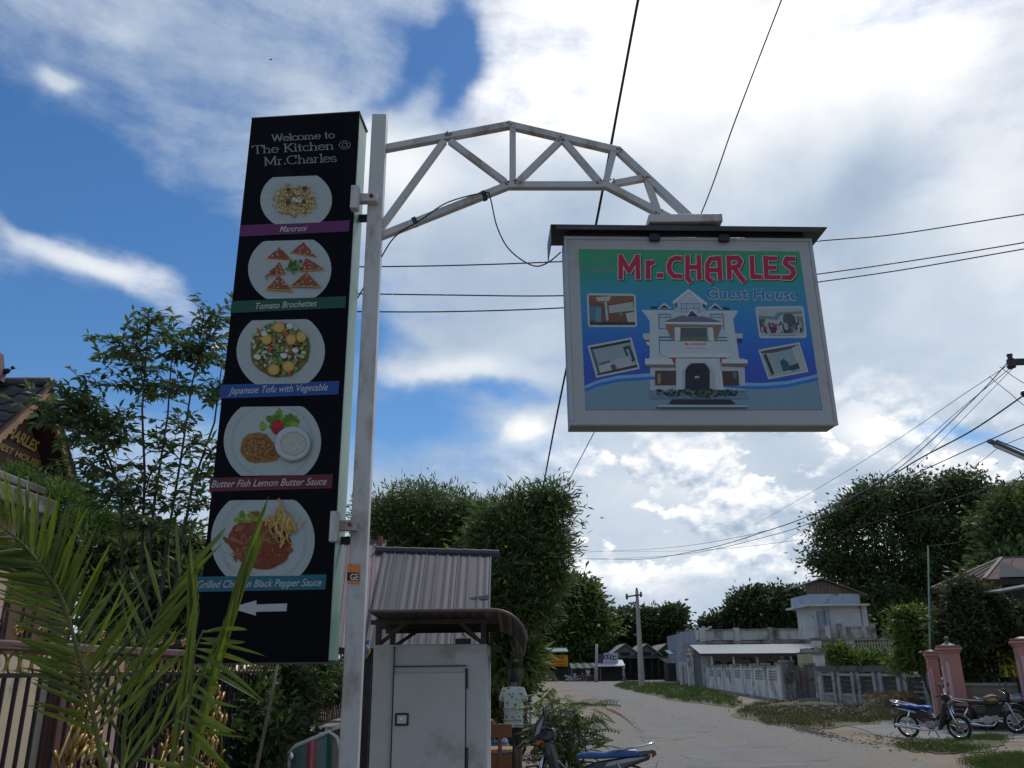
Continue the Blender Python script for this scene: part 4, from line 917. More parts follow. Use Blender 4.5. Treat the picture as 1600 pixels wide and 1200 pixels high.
tree('garden_shrub', 'low green shrub right of the small bright shrub, under the balustrade', [pb(1375, 1035, 47, 16, 16), pb(1395, 1045, 46, 14, 12)], gbase(1375, 47), [(0, 0)], 160, 18, .45, .26, .4, [L_MID, L_BR], tr=.05, cat='shrub')
tree('mango_sapling', 'leafy sapling with long drooping leaves beside the right end of the curved canopy', [pb(805, 1010, 17, 24, 20), pb(822, 1030, 17, 18, 20), pb(790, 1030, 17, 22, 18)], gbase(812, 17), [(0, 0)], 120, 18, .26, .30, .22, [L_BR, L_MID], tr=.025, cat='tree', droop=-.5)
tree('hedge_bush', 'dark rounded bush behind the standing man in the floral shirt', [pb(800, 1070, 22, 34, 30), pb(812, 1052, 26, 12, 10), pb(775, 1100, 22, 20, 50)], gbase(805, 22), [(0, 0)], 500, 22, .3, .2, .4, [L_DARK, L_MID], tr=.05, cat='shrub')

def thicket(label, blobs, n, leaf, spread, mats):
    V = []
    o = crown(blobs, n, 24, spread, leaf, .5, mats, None, name='far_trees', shell=.2); o['label'] = label; return o
thicket('dark belt of trees closing the far end of the street', [pb(850, 1030, 165, 60, 22), pb(930, 1035, 165, 60, 18), pb(1000, 1028, 165, 50, 20), pb(1060, 1025, 165, 40, 22)], 1100, 1.2, 2.2, [L_DARK, L_RAIN])
thicket('dark belt of trees behind the pale buildings on the right', [pb(1140, 1000, 125, 60, 20), pb(1220, 1000, 125, 60, 26), pb(1300, 990, 125, 50, 40), pb(1380, 990, 110, 60, 50), pb(1460, 980, 100, 60, 60), pb(1540, 960, 90, 60, 80), pb(1600, 960, 90, 50, 80)], 2400, 1.0, 2.0, [L_DARK, L_RAIN])

# ================================================================== GREY KIOSK CABINET WITH CANOPY
def kiosk():
    Y = 5.6
    t = thing('kiosk_cabinet', 'tall pale grey metal cabinet with a locked door under a curved tin canopy', 'cabinet', (-.54, Y+.35, 0))
    cp = mat('cabinet_paint', (.42, .42, .41), .45, .06, 1.6, dirt=(.30, .29, .27), dirtamt=.3, dscale=2.6, bump=.03, bscale=40)
    dk = mat('door_gap', (.02, .022, .022), .8, .1)
    xl, xr = W(583, 1010, Y).x, W(761, 1008, Y).x; zt = 1.905; cx = (xl+xr)/2
    mb = MB(); mb.box((cx, Y+.42, zt/2), (xr-xl, .80, zt), None, cp); mb.build('body', None, t, bevel=.006)
    xs = W(615, 1050, Y).x
    mb = MB(); mb.box((xs, Y-.001+.0175, zt/2), (.004, .036, zt-.02), None, dk); mb.build('panel_seam', None, t)
    d0, d1 = W(615, 1042, Y), W(727, 1042, Y); xd0, xd1 = d0.x+.004, d1.x; zd = d0.z
    g = .006
    mb = MB(); mb.box(((xd0+xd1)/2, Y+.018, zd/2+.03), (xd1-xd0+g*2, .006, zd-.06+g*2), None, dk); mb.build('door_gap', None, t) if False else None
    mb = MB()
    mb.box(((xd0+xd1)/2, Y+.014, zd+.002), (xd1-xd0+2*g, .02, g), None, dk); mb.box((xd1+.003, Y+.014, zd/2), (g, .02, zd-.06), None, dk); mb.box((xd0-.003, Y+.014, zd/2), (g, .02, zd-.06), None, dk)
    mb.build('door_gap', None, t)
    mb = MB(); mb.box(((xd0+xd1)/2, Y+.008, zd/2), (xd1-xd0, .012, zd-.08), None, cp); door = mb.build('door', None, t, bevel=.003)
    for py in (1060, 1185):
        p = W(729, py, Y); mb = MB(); mb.tube([(p.x, Y+.006, p.z-.06), (p.x, Y+.006, p.z+.06)], .009, 8, DARKMETAL); mb.build('hinge', None, t)
    p = W(628, 1124, Y); mb = MB(); mb.box((p.x, Y-.002, p.z), (.085, .014, .075), None, DARKMETAL); mb.box((p.x, Y-.006, p.z), (.06, .016, .05), None, STEEL); mb.box((p.x-.005, Y-.012, p.z+.003), (.02, .02, .018), None, CHROME); mb.build('lock', None, door, bevel=.003)
    # writing paper notice on the top right
    a, b = W(712, 1020, Y), W(756, 1038, Y); mb = MB(); mb.box(((a.x+b.x)/2, Y+.018, (a.z+b.z)/2), (b.x-a.x, .003, a.z-b.z), None, flat(.46, .48, .50)); mb.build('taped_notice', None, t)
    # frame posts and braces
    fr = mat('rusty_dark_frame', (.05, .045, .042), .7, .25, 6, dirt=(.12, .06, .04), dirtamt=.3)
    yf, yb = Y+.05, Y+.72
    zc = lambda y: 2.085-.045*(y-5.3)
    for x in (xl+.025, xr-.025):
        for y in (yf, yb):
            mb = MB(); mb.box((x, y, (zt+zc(y))/2), (.035, .035, zc(y)-zt), None, fr); mb.build('post', None, t)
    for (x0, x1) in ((xl+.04, xl+.22), (xr-.04, xr-.20)):
        for y in (yf, yb):
            mb = MB(); mb.bar((x0, y, zt+.01), (x1, y, zc(y)-.01), .024, .024, (0, 1, 0), fr); mb.build('brace', None, t)
    # canopy: corrugated sheet, flat then curving down on the right
    tin = mat('canopy_tin', (.06, .055, .055), .6, .2, 5, metal=.2, dirt=(.10, .06, .055), dirtamt=.3)
    y0, y1 = 5.28, 6.60; xL = W(577, 955, y0).x; xR = W(765, 953, y0).x; prof = [(xL, 0)]
    n = 26
    for i in range(1, n): prof.append((xL+(xR-xL)*i/n, 0))
    for i in range(0, 15):
        a = math.pi/2*i/14; prof.append((xR+.215*math.sin(a), -.19*(1-math.cos(a))))
    mb = MB(); V = []; K = len(prof)
    for y in (y0, y1):
        for i, (x, z) in enumerate(prof): V.append((x, y, zc(y)+z+.008*math.sin(i*2.2)*(1 if i else 0)))
    for y in (y0, y1):
        for i, (x, z) in enumerate(prof): V.append((x+(.012 if i > n else 0), y, zc(y)+z+.008*math.sin(i*2.2)*(1 if i else 0)+.010))
    f = [(i, i+1, K+i+1, K+i) for i in range(K-1)]+[(2*K+i+1, 2*K+i, 3*K+i, 3*K+i+1) for i in range(K-1)]
    f += [(i+1, i, 2*K+i, 2*K+i+1) for i in range(K-1)]+[(K+i, K+i+1, 3*K+i+1, 3*K+i) for i in range(K-1)]+[(0, K, 3*K, 2*K), (K-1, 3*K-1, 4*K-1, 2*K-1)[::-1]]
    mb.add(V, f, tin); can = mb.build('canopy', None, t, smooth=True, auto=True)
    mb = MB(); rim = mat('canopy_rim', (.14, .085, .088), .5, .15, 6, dirt=(.1, .07, .06), dirtamt=.3)
    mb.tube([(x+(.01 if i > n else 0), y0-.004, zc(y0)+z+.008) for i, (x, z) in enumerate(prof)], .011, 6, rim); mb.build('rim', None, can, smooth=True)
    for y in (yf, (yf+yb)/2, yb):
        mb = MB(); mb.box((cx+.02, y, zc(y)-.022), (xr-xl+.10, .03, .03), None, fr); mb.build('purlin', None, t)
    # white bowl shaped disc hung at the right side
    p = W(765, 1058, 6.0); mb = MB(); mb.lathe((p.x-.03, p.y, p.z), [(0, 0), (.10, .004), (.135, .02), (.14, .035), (.10, .03), (0, .02)], 20, mat('enamel', (.55, .56, .55), .4, .05), axis=(1, 0, 0)); d = mb.build('round_lid', None, None, smooth=True)
    tag(d, 'round pale lid hung on the right flank of the grey cabinet', 'lid')
    # padlock tin box on top
    p = W(722, 1003, Y); mb = MB(); mb.box((p.x, Y+.12, zt+.018), (.10, .07, .036), None, BLACK); mb.tube([(p.x+.02, Y+.12, zt+.03), (p.x, Y+.12, zt+.07)], .003, 5, BLACK)
    tag(mb.build('small_black_box', None, None), 'small black box lying on top of the grey cabinet', 'box')
kiosk()

def roof_sheet(name, TL, TR, BR, BL, ribs, m, parent, rh=.035, rw=.02, sub=3, ribname='roof_rib'):
    """a ribbed metal roof: subtly wavy sheet plus each raised rib as a part"""
    TL, TR, BR, BL = map(Vector, (TL, TR, BR, BL)); nrm = (TR-TL).cross(BL-TL).normalized()
    if nrm.z < 0: nrm = -nrm
    n = ribs*sub; V = []
    for t in (0, .5, 1):
        for i in range(n+1):
            s = i/n; a = TL.lerp(TR, s); b = BL.lerp(BR, s); V.append(a.lerp(b, t)+nrm*(.004*math.cos(i*math.pi*.9)))
    mb = MB(); mb.add(V, [(j*(n+1)+i, j*(n+1)+i+1, (j+1)*(n+1)+i+1, (j+1)*(n+1)+i) for j in range(2) for i in range(n)])
    o = mb.build(name, m, parent); md = o.modifiers.new('solid', 'SOLIDIFY'); md.thickness = .02
    for i in range(ribs+1):
        s = (i+.02)/(ribs+.04); a = TL.lerp(TR, s)+nrm*rh*.4; b = BL.lerp(BR, s)+nrm*rh*.4
        mb = MB(); mb.bar(a, b, rw, rh, nrm); mb.build(ribname, m, parent)
    return o
def shed():
    t = thing('ribbed_roof_shed', 'open shed with a steep ribbed grey-mauve metal roof behind the grey cabinet', 'shed', (-.9, 10, 0))
    gm = mat('mauve_roof_metal', (.066, .060, .068), .65, .08, 1.5, spec=.25, metal=0, dirt=(.058, .052, .056), dirtamt=.35, dscale=2, stretch=(2, .5, 1))
    pm = mat('pink_roof_metal', (.16, .11, .118), .65, .1, 1.5, dirt=(.2, .15, .15), dirtamt=.35, dscale=2)
    TL, TR, BR, BL = W(601, 864, 11), W(767, 870, 11), W(763, 1016, 8.3), W(571, 1016, 8.3)
    roof_sheet('roof_sheet', TL, TR, BR, BL, 10, gm, t)
    mb = MB(); a = TL+Vector((-.12, 0, .03)); b = TR+Vector((.10, 0, .03))
    for k in range(7):
        p = a.lerp(b, k/7); q = a.lerp(b, (k+1.04)/7); mb = MB(); mb.tube([p, q, q+Vector((.002, 0, 0))], [.062, .055, .058], 8, gm); mb.build('ridge_cap', None, t, smooth=True, auto=True)
    mb = MB(); p, q = W(738, 932, 9.6), W(764, 944, 9.6); mb.poly([W(733, 934, 9.5), W(764, 929, 9.5), W(765, 942, 9.5), W(745, 949, 9.5)], mat('loose_sheet', (.20, .19, .20), .5)); mb.build('loose_sheet', None, t)
    # pink lean-to on the left
    roof_sheet('roof_sheet', W(520, 852, 11.4), W(600, 850, 11.4), W(590, 1016, 8.5), W(500, 1016, 8.5), 6, pm, t, rw=.03)
    mb = MB(); mb.bar(W(520, 850, 11.4), W(603, 848, 11.4), .10, .07, m=pm); mb.build('ridge_cap', None, t)
    mb = MB(); mb.bar(W(595, 862, 11.3), W(595, 838, 11.3), .05, .05, m=WOOD); mb.build('post', None, t)
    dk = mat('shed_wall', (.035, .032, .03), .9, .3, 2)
    z0 = 1.92
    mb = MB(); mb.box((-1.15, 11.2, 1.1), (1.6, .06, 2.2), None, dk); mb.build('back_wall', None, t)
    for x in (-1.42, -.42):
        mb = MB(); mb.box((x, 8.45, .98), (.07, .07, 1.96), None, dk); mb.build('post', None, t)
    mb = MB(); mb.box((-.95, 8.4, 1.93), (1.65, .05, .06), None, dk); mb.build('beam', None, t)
    # items seen between the post and the cabinet
    blue = mat('blue_plastic', (.02, .10, .32), .4, .1)
    p = W(567, 1008, 7.6); mb = MB(); mb.prism([p+Vector((-.07, 0, .03)), p+Vector((.05, 0, .04)), p+Vector((.02, 0, -.12)), p+Vector((-.04, 0, -.12))], (0, .05, 0), blue)
    tag(mb.build('hanging_bag', None), 'blue plastic bag hanging under the eave between white post and cabinet', 'bag')
    p = W(572, 1018, 7.5); mb = MB(); mb.tube([p+Vector((0, 0, .05)), p+Vector((.03, 0, 0)), p+Vector((0, 0, -.05))], .012, 6, mat('yellow_rope', (.35, .25, .07)))
    tag(mb.build('rope_loop', None, smooth=True), 'yellow rope loop under the blue bag beside the white post', 'rope')
    p = W(566, 1152, 6.2); mb = MB(); mb.box((p.x, 6.3, .42), (.20, .3, .84), None, mat('blue_crate', (.03, .05, .2), .6)); mb.box((p.x-.02, 6.28, .90), (.16, .3, .12), None, mat('cardboard', (.33, .25, .17), .9))
    tag(mb.build('stacked_carton', None), 'cardboard carton on a blue bin squeezed between the white post and cabinet', 'carton')
shed()

# ================================================================== WOODEN BENCH CHAIR, MEN, PLANTS
WOODR = mat('wood_red', (.19, .07, .03), .45, .2, 4, stretch=(1, 1, 5))
def chair_bench():
    a = G(800, 1192); Yc = 10.2
    t = thing('wooden_chair', 'brown wooden chair seen from behind between the grey cabinet and the standing man', 'chair', (W(770, 1150, Yc).x, Yc, 0))
    x0, x1 = W(753, 1131, Yc).x-.12, W(800, 1131, Yc).x; xc = W(781, 1131, Yc).x
    zt = W(780, 1131, Yc).z; zb_ = W(780, 1152, Yc).z; zs = W(780, 1170, Yc).z
    mb = MB(); mb.box(((x0+x1)/2, Yc-.03, (zt+zb_)/2), (x1-x0, .025, zt-zb_), None, WOODR); mb.build('backrest', None, t, bevel=.004)
    for x in (x0+.03, xc, ):
        mb = MB(); mb.box((x, Yc, zt/2+.003), (.045, .04, zt-.004), None, WOODR); mb.build('leg', None, t, bevel=.004)
    mb = MB(); mb.box(((x0+x1)/2, Yc+.2, zs-.02), (x1-x0, .42, .03), None, mat('wood_pale_edge', (.33, .20, .09), .5, .15, 6)); mb.build('seat', None, t, bevel=.004)
    mb = MB(); mb.box(((x0+x1)/2, Yc+.01, zs-.14), (x1-x0-.02, .025, .16), None, WOODR); mb.build('apron', None, t, bevel=.003)
    for x in (x0+.03, x1-.03):
        mb = MB(); mb.box((x, Yc+.38, zs/2-.02), (.04, .04, zs-.04), None, WOODR); mb.build('leg', None, t)
    p = W(762, 1175, 9.5)
    mb = MB(); mb.tube([W(757, 1150, 9.4), W(763, 1165, 9.4), W(766, 1185, 9.4), W(762, 1210, 9.4)], .014, 6, BLACK); tag(mb.build('hose', None, smooth=True), 'black hose hanging down the cabinet side before the wooden chair', 'hose')
chair_bench()

def skin(name, joints, edges, rad, mt, parent, sub=2, root=None):
    """one continuous limb surface grown over a skeleton"""
    names = list(joints); me = bpy.data.meshes.new(name)
    me.from_pydata([joints[n] for n in names], [(names.index(a), names.index(b)) for a, b in edges], [])
    o = bpy.data.objects.new(name, me); C.objects.link(o); md = o.modifiers.new('s', 'SKIN'); md.use_smooth_shade = True
    me.skin_vertices[0].data
    for i, n in enumerate(names):
        r = rad[n]; r = r if isinstance(r, tuple) else (r, r); me.skin_vertices[0].data[i].radius = r
        me.skin_vertices[0].data[i].use_root = (n == (root or names[0]))
    s = o.modifiers.new('u', 'SUBSURF'); s.levels = sub; s.render_levels = sub
    dg = bpy.context.evaluated_depsgraph_get(); nm = bpy.data.meshes.new_from_object(o.evaluated_get(dg)); bpy.data.objects.remove(o)
    nm.materials.clear(); nm.materials.append(mt); nm.polygons.foreach_set('use_smooth', [True]*len(nm.polygons))
    q = bpy.data.objects.new(name, nm); C.objects.link(q); q.parent = parent; return q
SKIN_ = mat('brown_skin', (.13, .068, .04), .55, .12, 8); HAIR = mat('black_hair', (.012, .010, .009), .7, .2, 30)
def person(label, loc, rz, shirt, trousers, sc_=1., bow=0., pose='stand', hat=None, short=True, group=None, arm=(0, 0), sub=2):
    t = thing('person', label, 'person', loc, group); ORG[t.name] = Vector((0, 0, 0))
    J = dict(pelvis=(0, 0, .93), waist=(0, .01, 1.06), chest=(0, .0, 1.27), neck=(0, .03+bow*.05, 1.43), head=(0, .05+bow*.14, 1.56-bow*.05), crown=(0, .05+bow*.17, 1.63-bow*.05),
             shL=(-.165, -.005, 1.37), elL=(-.225, -.01, 1.10), wrL=(-.20, .16, .97), shR=(.165, -.005, 1.37), elR=(.235, -.02, 1.10), wrR=(.20, .12, .96),
             hiL=(-.09, 0, .88), knL=(-.10, .02, .49), anL=(-.11, -.02, .09), toL=(-.13, .12, .035), hiR=(.09, 0, .88), knR=(.10, .02, .49), anR=(.11, -.01, .09), toR=(.12, .13, .035))
    if pose == 'walk': J.update(knL=(-.1, .16, .5), anL=(-.1, .26, .1), toL=(-.1, .39, .05), knR=(.1, -.04, .48), anR=(.1, -.28, .14), toR=(.1, -.17, .04), wrL=(-.22, -.12, .86), wrR=(.22, .2, .9))
    if pose == 'sit': 
        J = {k: (v[0], v[1], v[2]-.47) for k, v in J.items()}
        J.update(knL=(-.12, .42, .46), anL=(-.12, .44, .09), toL=(-.12, .57, .035), knR=(.12, .42, .46), anR=(.12, .44, .09), toR=(.12, .57, .035), wrL=(-.16, .28, .60), wrR=(.2, .25, .62), hiL=(-.09, .03, .44), hiR=(.09, .03, .44))
    Rr = dict(pelvis=(.125, .085), waist=(.11, .075), chest=(.115, .07), neck=.048, head=(.078, .09), crown=(.062, .07), shL=.048, elL=.038, wrL=.027, shR=.048, elR=.038, wrR=.027, hiL=.082, knL=.052, anL=.034, toL=(.036, .022), hiR=.082, knR=.052, anR=.034, toR=(.036, .022))
    E_ = [('pelvis', 'waist'), ('waist', 'chest'), ('chest', 'neck'), ('neck', 'head'), ('head', 'crown'), ('chest', 'shL'), ('shL', 'elL'), ('elL', 'wrL'), ('chest', 'shR'), ('shR', 'elR'), ('elR', 'wrR'), ('pelvis', 'hiL'), ('hiL', 'knL'), ('knL', 'anL'), ('anL', 'toL'), ('pelvis', 'hiR'), ('hiR', 'knR'), ('knR', 'anR'), ('anR', 'toR')]
    b = skin('body', J, E_, Rr, SKIN_, t, sub)
    # hands with five fingers
    for s in 'LR':
        w = Vector(J['wr'+s]); d = (w-Vector(J['el'+s])).normalized(); side = 1 if s == 'L' else -1
        x = d.cross(Vector((0, 0, 1))).normalized(); up = x.cross(d)
        mb = MB(); mb.tube([w-d*.01, w+d*.03, w+d*.085], [.024, .036, .034], 8, SKIN_, flatk=.5)
        for k, (o_, L_) in enumerate(((-.026, .062), (-.009, .072), (.009, .068), (.025, .055))):
            p = w+d*.08+x*o_; mb.tube([p, p+d*L_*.5-up*.006, p+d*L_*.8-up*.03], [.0085, .008, .006], 6, SKIN_)
        p = w+d*.03-x*.03*side; mb.tube([p, p+d*.025-x*.022*side, p+d*.055-x*.028*side-up*.01], [.011, .010, .007], 6, SKIN_); mb.build('hand', None, t, smooth=True)
    sh = {k: J[k] for k in ('waist', 'chest', 'shL', 'shR', 'pelvis')}
    for s in 'LR': sh['m'+s] = tuple(Vector(J['sh'+s]).lerp(Vector(J['el'+s]), .72))
    nk = Vector(J['chest']).lerp(Vector(J['neck']), .72); sh['nk'] = tuple(nk); sh['hem'] = tuple(Vector(J['pelvis'])-Vector((0, 0, .03 if pose != 'sit' else -.02)))
    skin('shirt', sh, [('hem', 'pelvis'), ('pelvis', 'waist'), ('waist', 'chest'), ('chest', 'nk'), ('chest', 'shL'), ('shL', 'mL'), ('chest', 'shR'), ('shR', 'mR')],
         dict(waist=(.165, .125), chest=(.175, .135), shL=.085, shR=.085, pelvis=(.175, .135), mL=.070, mR=.070, nk=(.09, .09), hem=(.185, .14)), shirt, t, sub, root='pelvis')
    ky = .8 if short else 1.9
    tr_ = dict(pelvis=J['pelvis'], top=tuple(Vector(J['pelvis'])+Vector((0, 0, .10))), hiL=J['hiL'], hiR=J['hiR']); ed = [('pelvis', 'top'), ('pelvis', 'hiL'), ('pelvis', 'hiR')]; rd = dict(pelvis=(.16, .115), top=(.14, .10), hiL=.112, hiR=.112)
    for s in 'LR':
        k = Vector(J['hi'+s]).lerp(Vector(J['kn'+s]), 1.0); an = Vector(J['an'+s])
        e = k.lerp(an, .18 if short else .9); tr_['k'+s] = tuple(k); tr_['e'+s] = tuple(e); ed += [('hi'+s, 'k'+s), ('k'+s, 'e'+s)]; rd['k'+s] = .078; rd['e'+s] = .074 if short else .06
    skin('trousers', tr_, ed, rd, trousers, t, sub)
    h = Vector(J['head']); c = Vector(J['crown']); up = (c-h).normalized()
    mb = MB(); mb.sphere(h+up*.045+Vector((0, -.012, 0)), .098, HAIR, 14, 1.05, .92, 1.05); mb.build('hair', None, t, smooth=True)
    mb = MB()
    for s in (-1, 1): mb.sphere(h+Vector((s*.086, .0, .005)), .024, SKIN_, 8, 1.4, .4, .9)
    mb.build('ear', None, t, smooth=True) if False else None
    for s in (-1, 1):
        mb = MB(); mb.sphere(h+Vector((s*.084, .0, .005)), .024, SKIN_, 8, 1.4, .4, .9); mb.build('ear', None, t, smooth=True)
        mb = MB(); mb.sphere(h+Vector((s*.032, .088, .012)), .011, flat(.4, .4, .38), 8); mb.build('eye', None, t, smooth=True)
    mb = MB(); mb.add([h+Vector(q) for q in ((0, .118, -.012), (-.016, .088, -.022), (.016, .088, -.022), (0, .088, .022))], [(0, 1, 2), (0, 2, 3), (0, 3, 1), (1, 3, 2)], SKIN_); mb.build('nose', None, t)
    mb = MB(); mb.box(h+Vector((0, .088, -.045)), (.045, .012, .012), None, mat('lips', (.16, .06, .05))); mb.build('mouth', None, t)
    for s in 'LR':
        a = Vector(J['an'+s]); o = Vector(J['to'+s]); mb = MB(); mb.bar(Vector((a.x, a.y-.05, .012)) if pose != 'walk' else a-Vector((0, .05, .07)), Vector((o.x, o.y+.05, .014)) if pose != 'walk' else o+Vector((0, .04, -.02)), .095, .022, m=mat('sandal', (.07, .045, .035), .8)); mb.build('sandal', None, t, bevel=.006)
    if hat:
        mb = MB(); mb.lathe(h+up*.07, [(.26, -.02), (.14, .03), (.10, .09), (.03, .12), (0, .12)], 16, hat); mb.build('hat', None, t, smooth=True)
    t.rotation_euler = (0, 0, rz); t.scale = (sc_,)*3
    return t
def floral():
    m = mat('floral_shirt', (.47, .48, .42), .85, .06, 3); N = m.node_tree.nodes; L = m.node_tree.links; P = N['Principled BSDF']
    tc = N.new('ShaderNodeTexCoord'); v = N.new('ShaderNodeTexVoronoi'); v.inputs['Scale'].default_value = 14; L.new(tc.outputs['Object'], v.inputs[0])
    nz = N.new('ShaderNodeTexNoise'); nz.inputs['Scale'].default_value = 16; L.new(tc.outputs['Object'], nz.inputs[0])
    ad = N.new('ShaderNodeMath'); ad.operation = 'ADD'; L.new(v.outputs['Distance'], ad.inputs[0]); L.new(nz.outputs[0], ad.inputs[1])
    cr = N.new('ShaderNodeValToRGB'); e = cr.color_ramp.elements; e[0].position = .66; e[0].color = (.12, .17, .09, 1); e[1].position = .90; e[1].color = (.50, .51, .46, 1); q = e.new(.78); q.color = (.33, .34, .20, 1)
    L.new(ad.outputs[0], cr.inputs[0]); L.new(cr.outputs[0], P.inputs['Base Color']); return m
def checks():
    m = mat('checked_shirt', (.13, .17, .25), .85, .06, 3); N = m.node_tree.nodes; L = m.node_tree.links; P = N['Principled BSDF']
    tc = N.new('ShaderNodeTexCoord'); s = N.new('ShaderNodeSeparateXYZ'); L.new(tc.outputs['Object'], s.inputs[0]); outs = []
    for k in (0, 2):
        a = N.new('ShaderNodeMath'); a.operation = 'MULTIPLY'; a.inputs[1].default_value = 150; L.new(s.outputs[k], a.inputs[0])
        b = N.new('ShaderNodeMath'); b.operation = 'SINE'; L.new(a.outputs[0], b.inputs[0]); outs.append(b.outputs[0])
    c = N.new('ShaderNodeMath'); c.operation = 'MAXIMUM'; L.new(outs[0], c.inputs[0]); L.new(outs[1], c.inputs[1])
    cr = N.new('ShaderNodeValToRGB'); e = cr.color_ramp.elements; e[0].position = .3; e[0].color = (.06, .085, .16, 1); e[1].position = .95; e[1].color = (.22, .28, .36, 1)
    L.new(c.outputs[0], cr.inputs[0]); L.new(cr.outputs[0], P.inputs['Base Color']); return m
DARKT = mat('dark_trousers', (.03, .037, .042), .9, .2, 3)
p = W(805, 1191, 15.6)
person('barefoot man with bowed head in a white floral shirt and short dark trousers, standing with his back turned', (p.x-.02, 15.9, 0), R(-8), floral(), DARKT, 1.0, bow=.55)['label'] = 'man with bowed head in a pale floral shirt and short dark trousers, back turned'
p = W(768, 1100, 11.3)
person('man in a blue checked shirt sitting beyond the wooden chair, half hidden by the cabinet', (p.x, 11.35, -.02), R(165), checks(), DARKT, .98, bow=.5, pose='sit')
p = W(768, 1100, 11.6)
t = thing('low_stool', 'low dark wooden stool under the seated man in the checked shirt', 'stool', (p.x, 11.3, 0)); mb = MB(); mb.box((p.x, 11.3, .36), (.36, .34, .04), None, WOOD); mb.build('seat', None, t)
for sx in (-.14, .14):
    for sy in (-.13, .13): mb = MB(); mb.box((p.x+sx, 11.3+sy, .17), (.04, .04, .34), None, WOOD); mb.build('leg', None, t)

# shrub of feathery compound leaves by the road
def feather_shrub():
    Yp = 13.2; t = thing('feathery_shrub', 'feathery shrub of drooping compound leaves at the road edge right of the men', 'shrub', (W(890, 1150, Yp).x, Yp, 0))
    base = Vector((W(890, 1150, Yp).x, Yp, 0)); lm = [L_MID, L_OLE, leafmat('leaf_reddish', (.13, .07, .035))]
    mb = MB(); tips = []
    for i in range(13):
        e = W(rnd.uniform(846, 940), rnd.uniform(1070, 1175), Yp+rnd.uniform(-.5, .5)); P = limb(mb, base+Vector((rnd.uniform(-.1, .1), rnd.uniform(-.1, .1), 0)), e, .016, .006, sag=.1, wob=.05); tips += [(q, (q-base).normalized()) for q in P[2:]]
    mb.build('stems', mat('green_stem', (.10, .09, .045), .8), t, smooth=True)
    def leafmesh(m):
        mb = MB(); n = 11; L = .42
        rach = [Vector((L*i/n, 0, -.12*(i/n)**2*1.6)) for i in range(n+1)]; mb.tube(rach, .003, 4, m)
        for i in range(2, n+1):
            for s in (-1, 1):
                p = rach[i]; l = .105*(1-.45*abs(i/n-.5)); d = Vector((.45, s, -.35)).normalized(); w = Vector((.034, 0, 0))
                mb.add([p, p+d*l*.5+w*.6, p+d*l, p+d*l*.5-w*.6], [(0, 1, 2, 3)], m)
        return mb
    srcs = [leafmesh(m).build('leaf', None, t) for m in lm]
    for s in srcs: s.hide_render = False
    k = 0
    for j in range(297):
        q, d = rnd.choice(tips); q = q+Vector((rnd.gauss(0, .05), rnd.gauss(0, .05), rnd.gauss(0, .04)))
        a = math.atan2(d.y, d.x)+rnd.gauss(0, 1.1); M = Matrix.Translation(q) @ Matrix.Rotation(a, 4, 'Z') @ Matrix.Rotation(rnd.uniform(-.7, .35), 4, 'Y') @ Matrix.Rotation(rnd.gauss(0, .4), 4, 'X') @ Matrix.Scale(rnd.uniform(.6, 1.1), 4)
        src = srcs[2] if rnd.random() < .07 else srcs[rnd.randint(0, 1)]
        if j < 3: srcs[j].matrix_local = Matrix.Translation(-ORG[t.name]) @ M @ Matrix.Translation(ORG[t.name]); continue
        c = src.copy(); C.objects.link(c); c.parent = t; c.matrix_local = Matrix.Translation(-ORG[t.name]) @ M @ Matrix.Translation(ORG[t.name])
feather_shrub()

# ================================================================== RIGHT SIDE OF THE ROAD
WALLW = mat('weathered_white_wall', (.54, .535, .52), .85, .12, .9, dirt=(.16, .15, .135), dirtamt=.46, dscale=.8, bump=.3, bscale=12)
WALLP = mat('parapet_wall', (.52, .515, .47), .85, .12, .5, dirt=(.12, .11, .10), dirtamt=.5, dscale=.45, stretch=(1, 1, .35))
BLOCK = mat('grey_block', (.20, .195, .18), .95, .2, 1.4, dirt=(.06, .06, .05), dirtamt=.45, bump=.5, bscale=14)
DGRILL = mat('dark_grille', (.05, .052, .05), .9, .2, 2)
def obox(mb, a, b, thick, z0, z1, m, off=0.0):
    """upright slab along the ground line a-b"""
    a = Vector((a[0], a[1], 0)); b = Vector((b[0], b[1], 0)); d = (b-a).normalized(); n = Vector((d.y, -d.x, 0)); a = a+n*off; b = b+n*off
    V = [a-n*thick/2, b-n*thick/2, b+n*thick/2, a+n*thick/2]
    return mb.add([Vector((p.x, p.y, z)) for z in (z0, z1) for p in V], [(3, 2, 1, 0), (4, 5, 6, 7), (0, 1, 5, 4), (1, 2, 6, 5), (2, 3, 7, 6), (3, 0, 4, 7)], m)
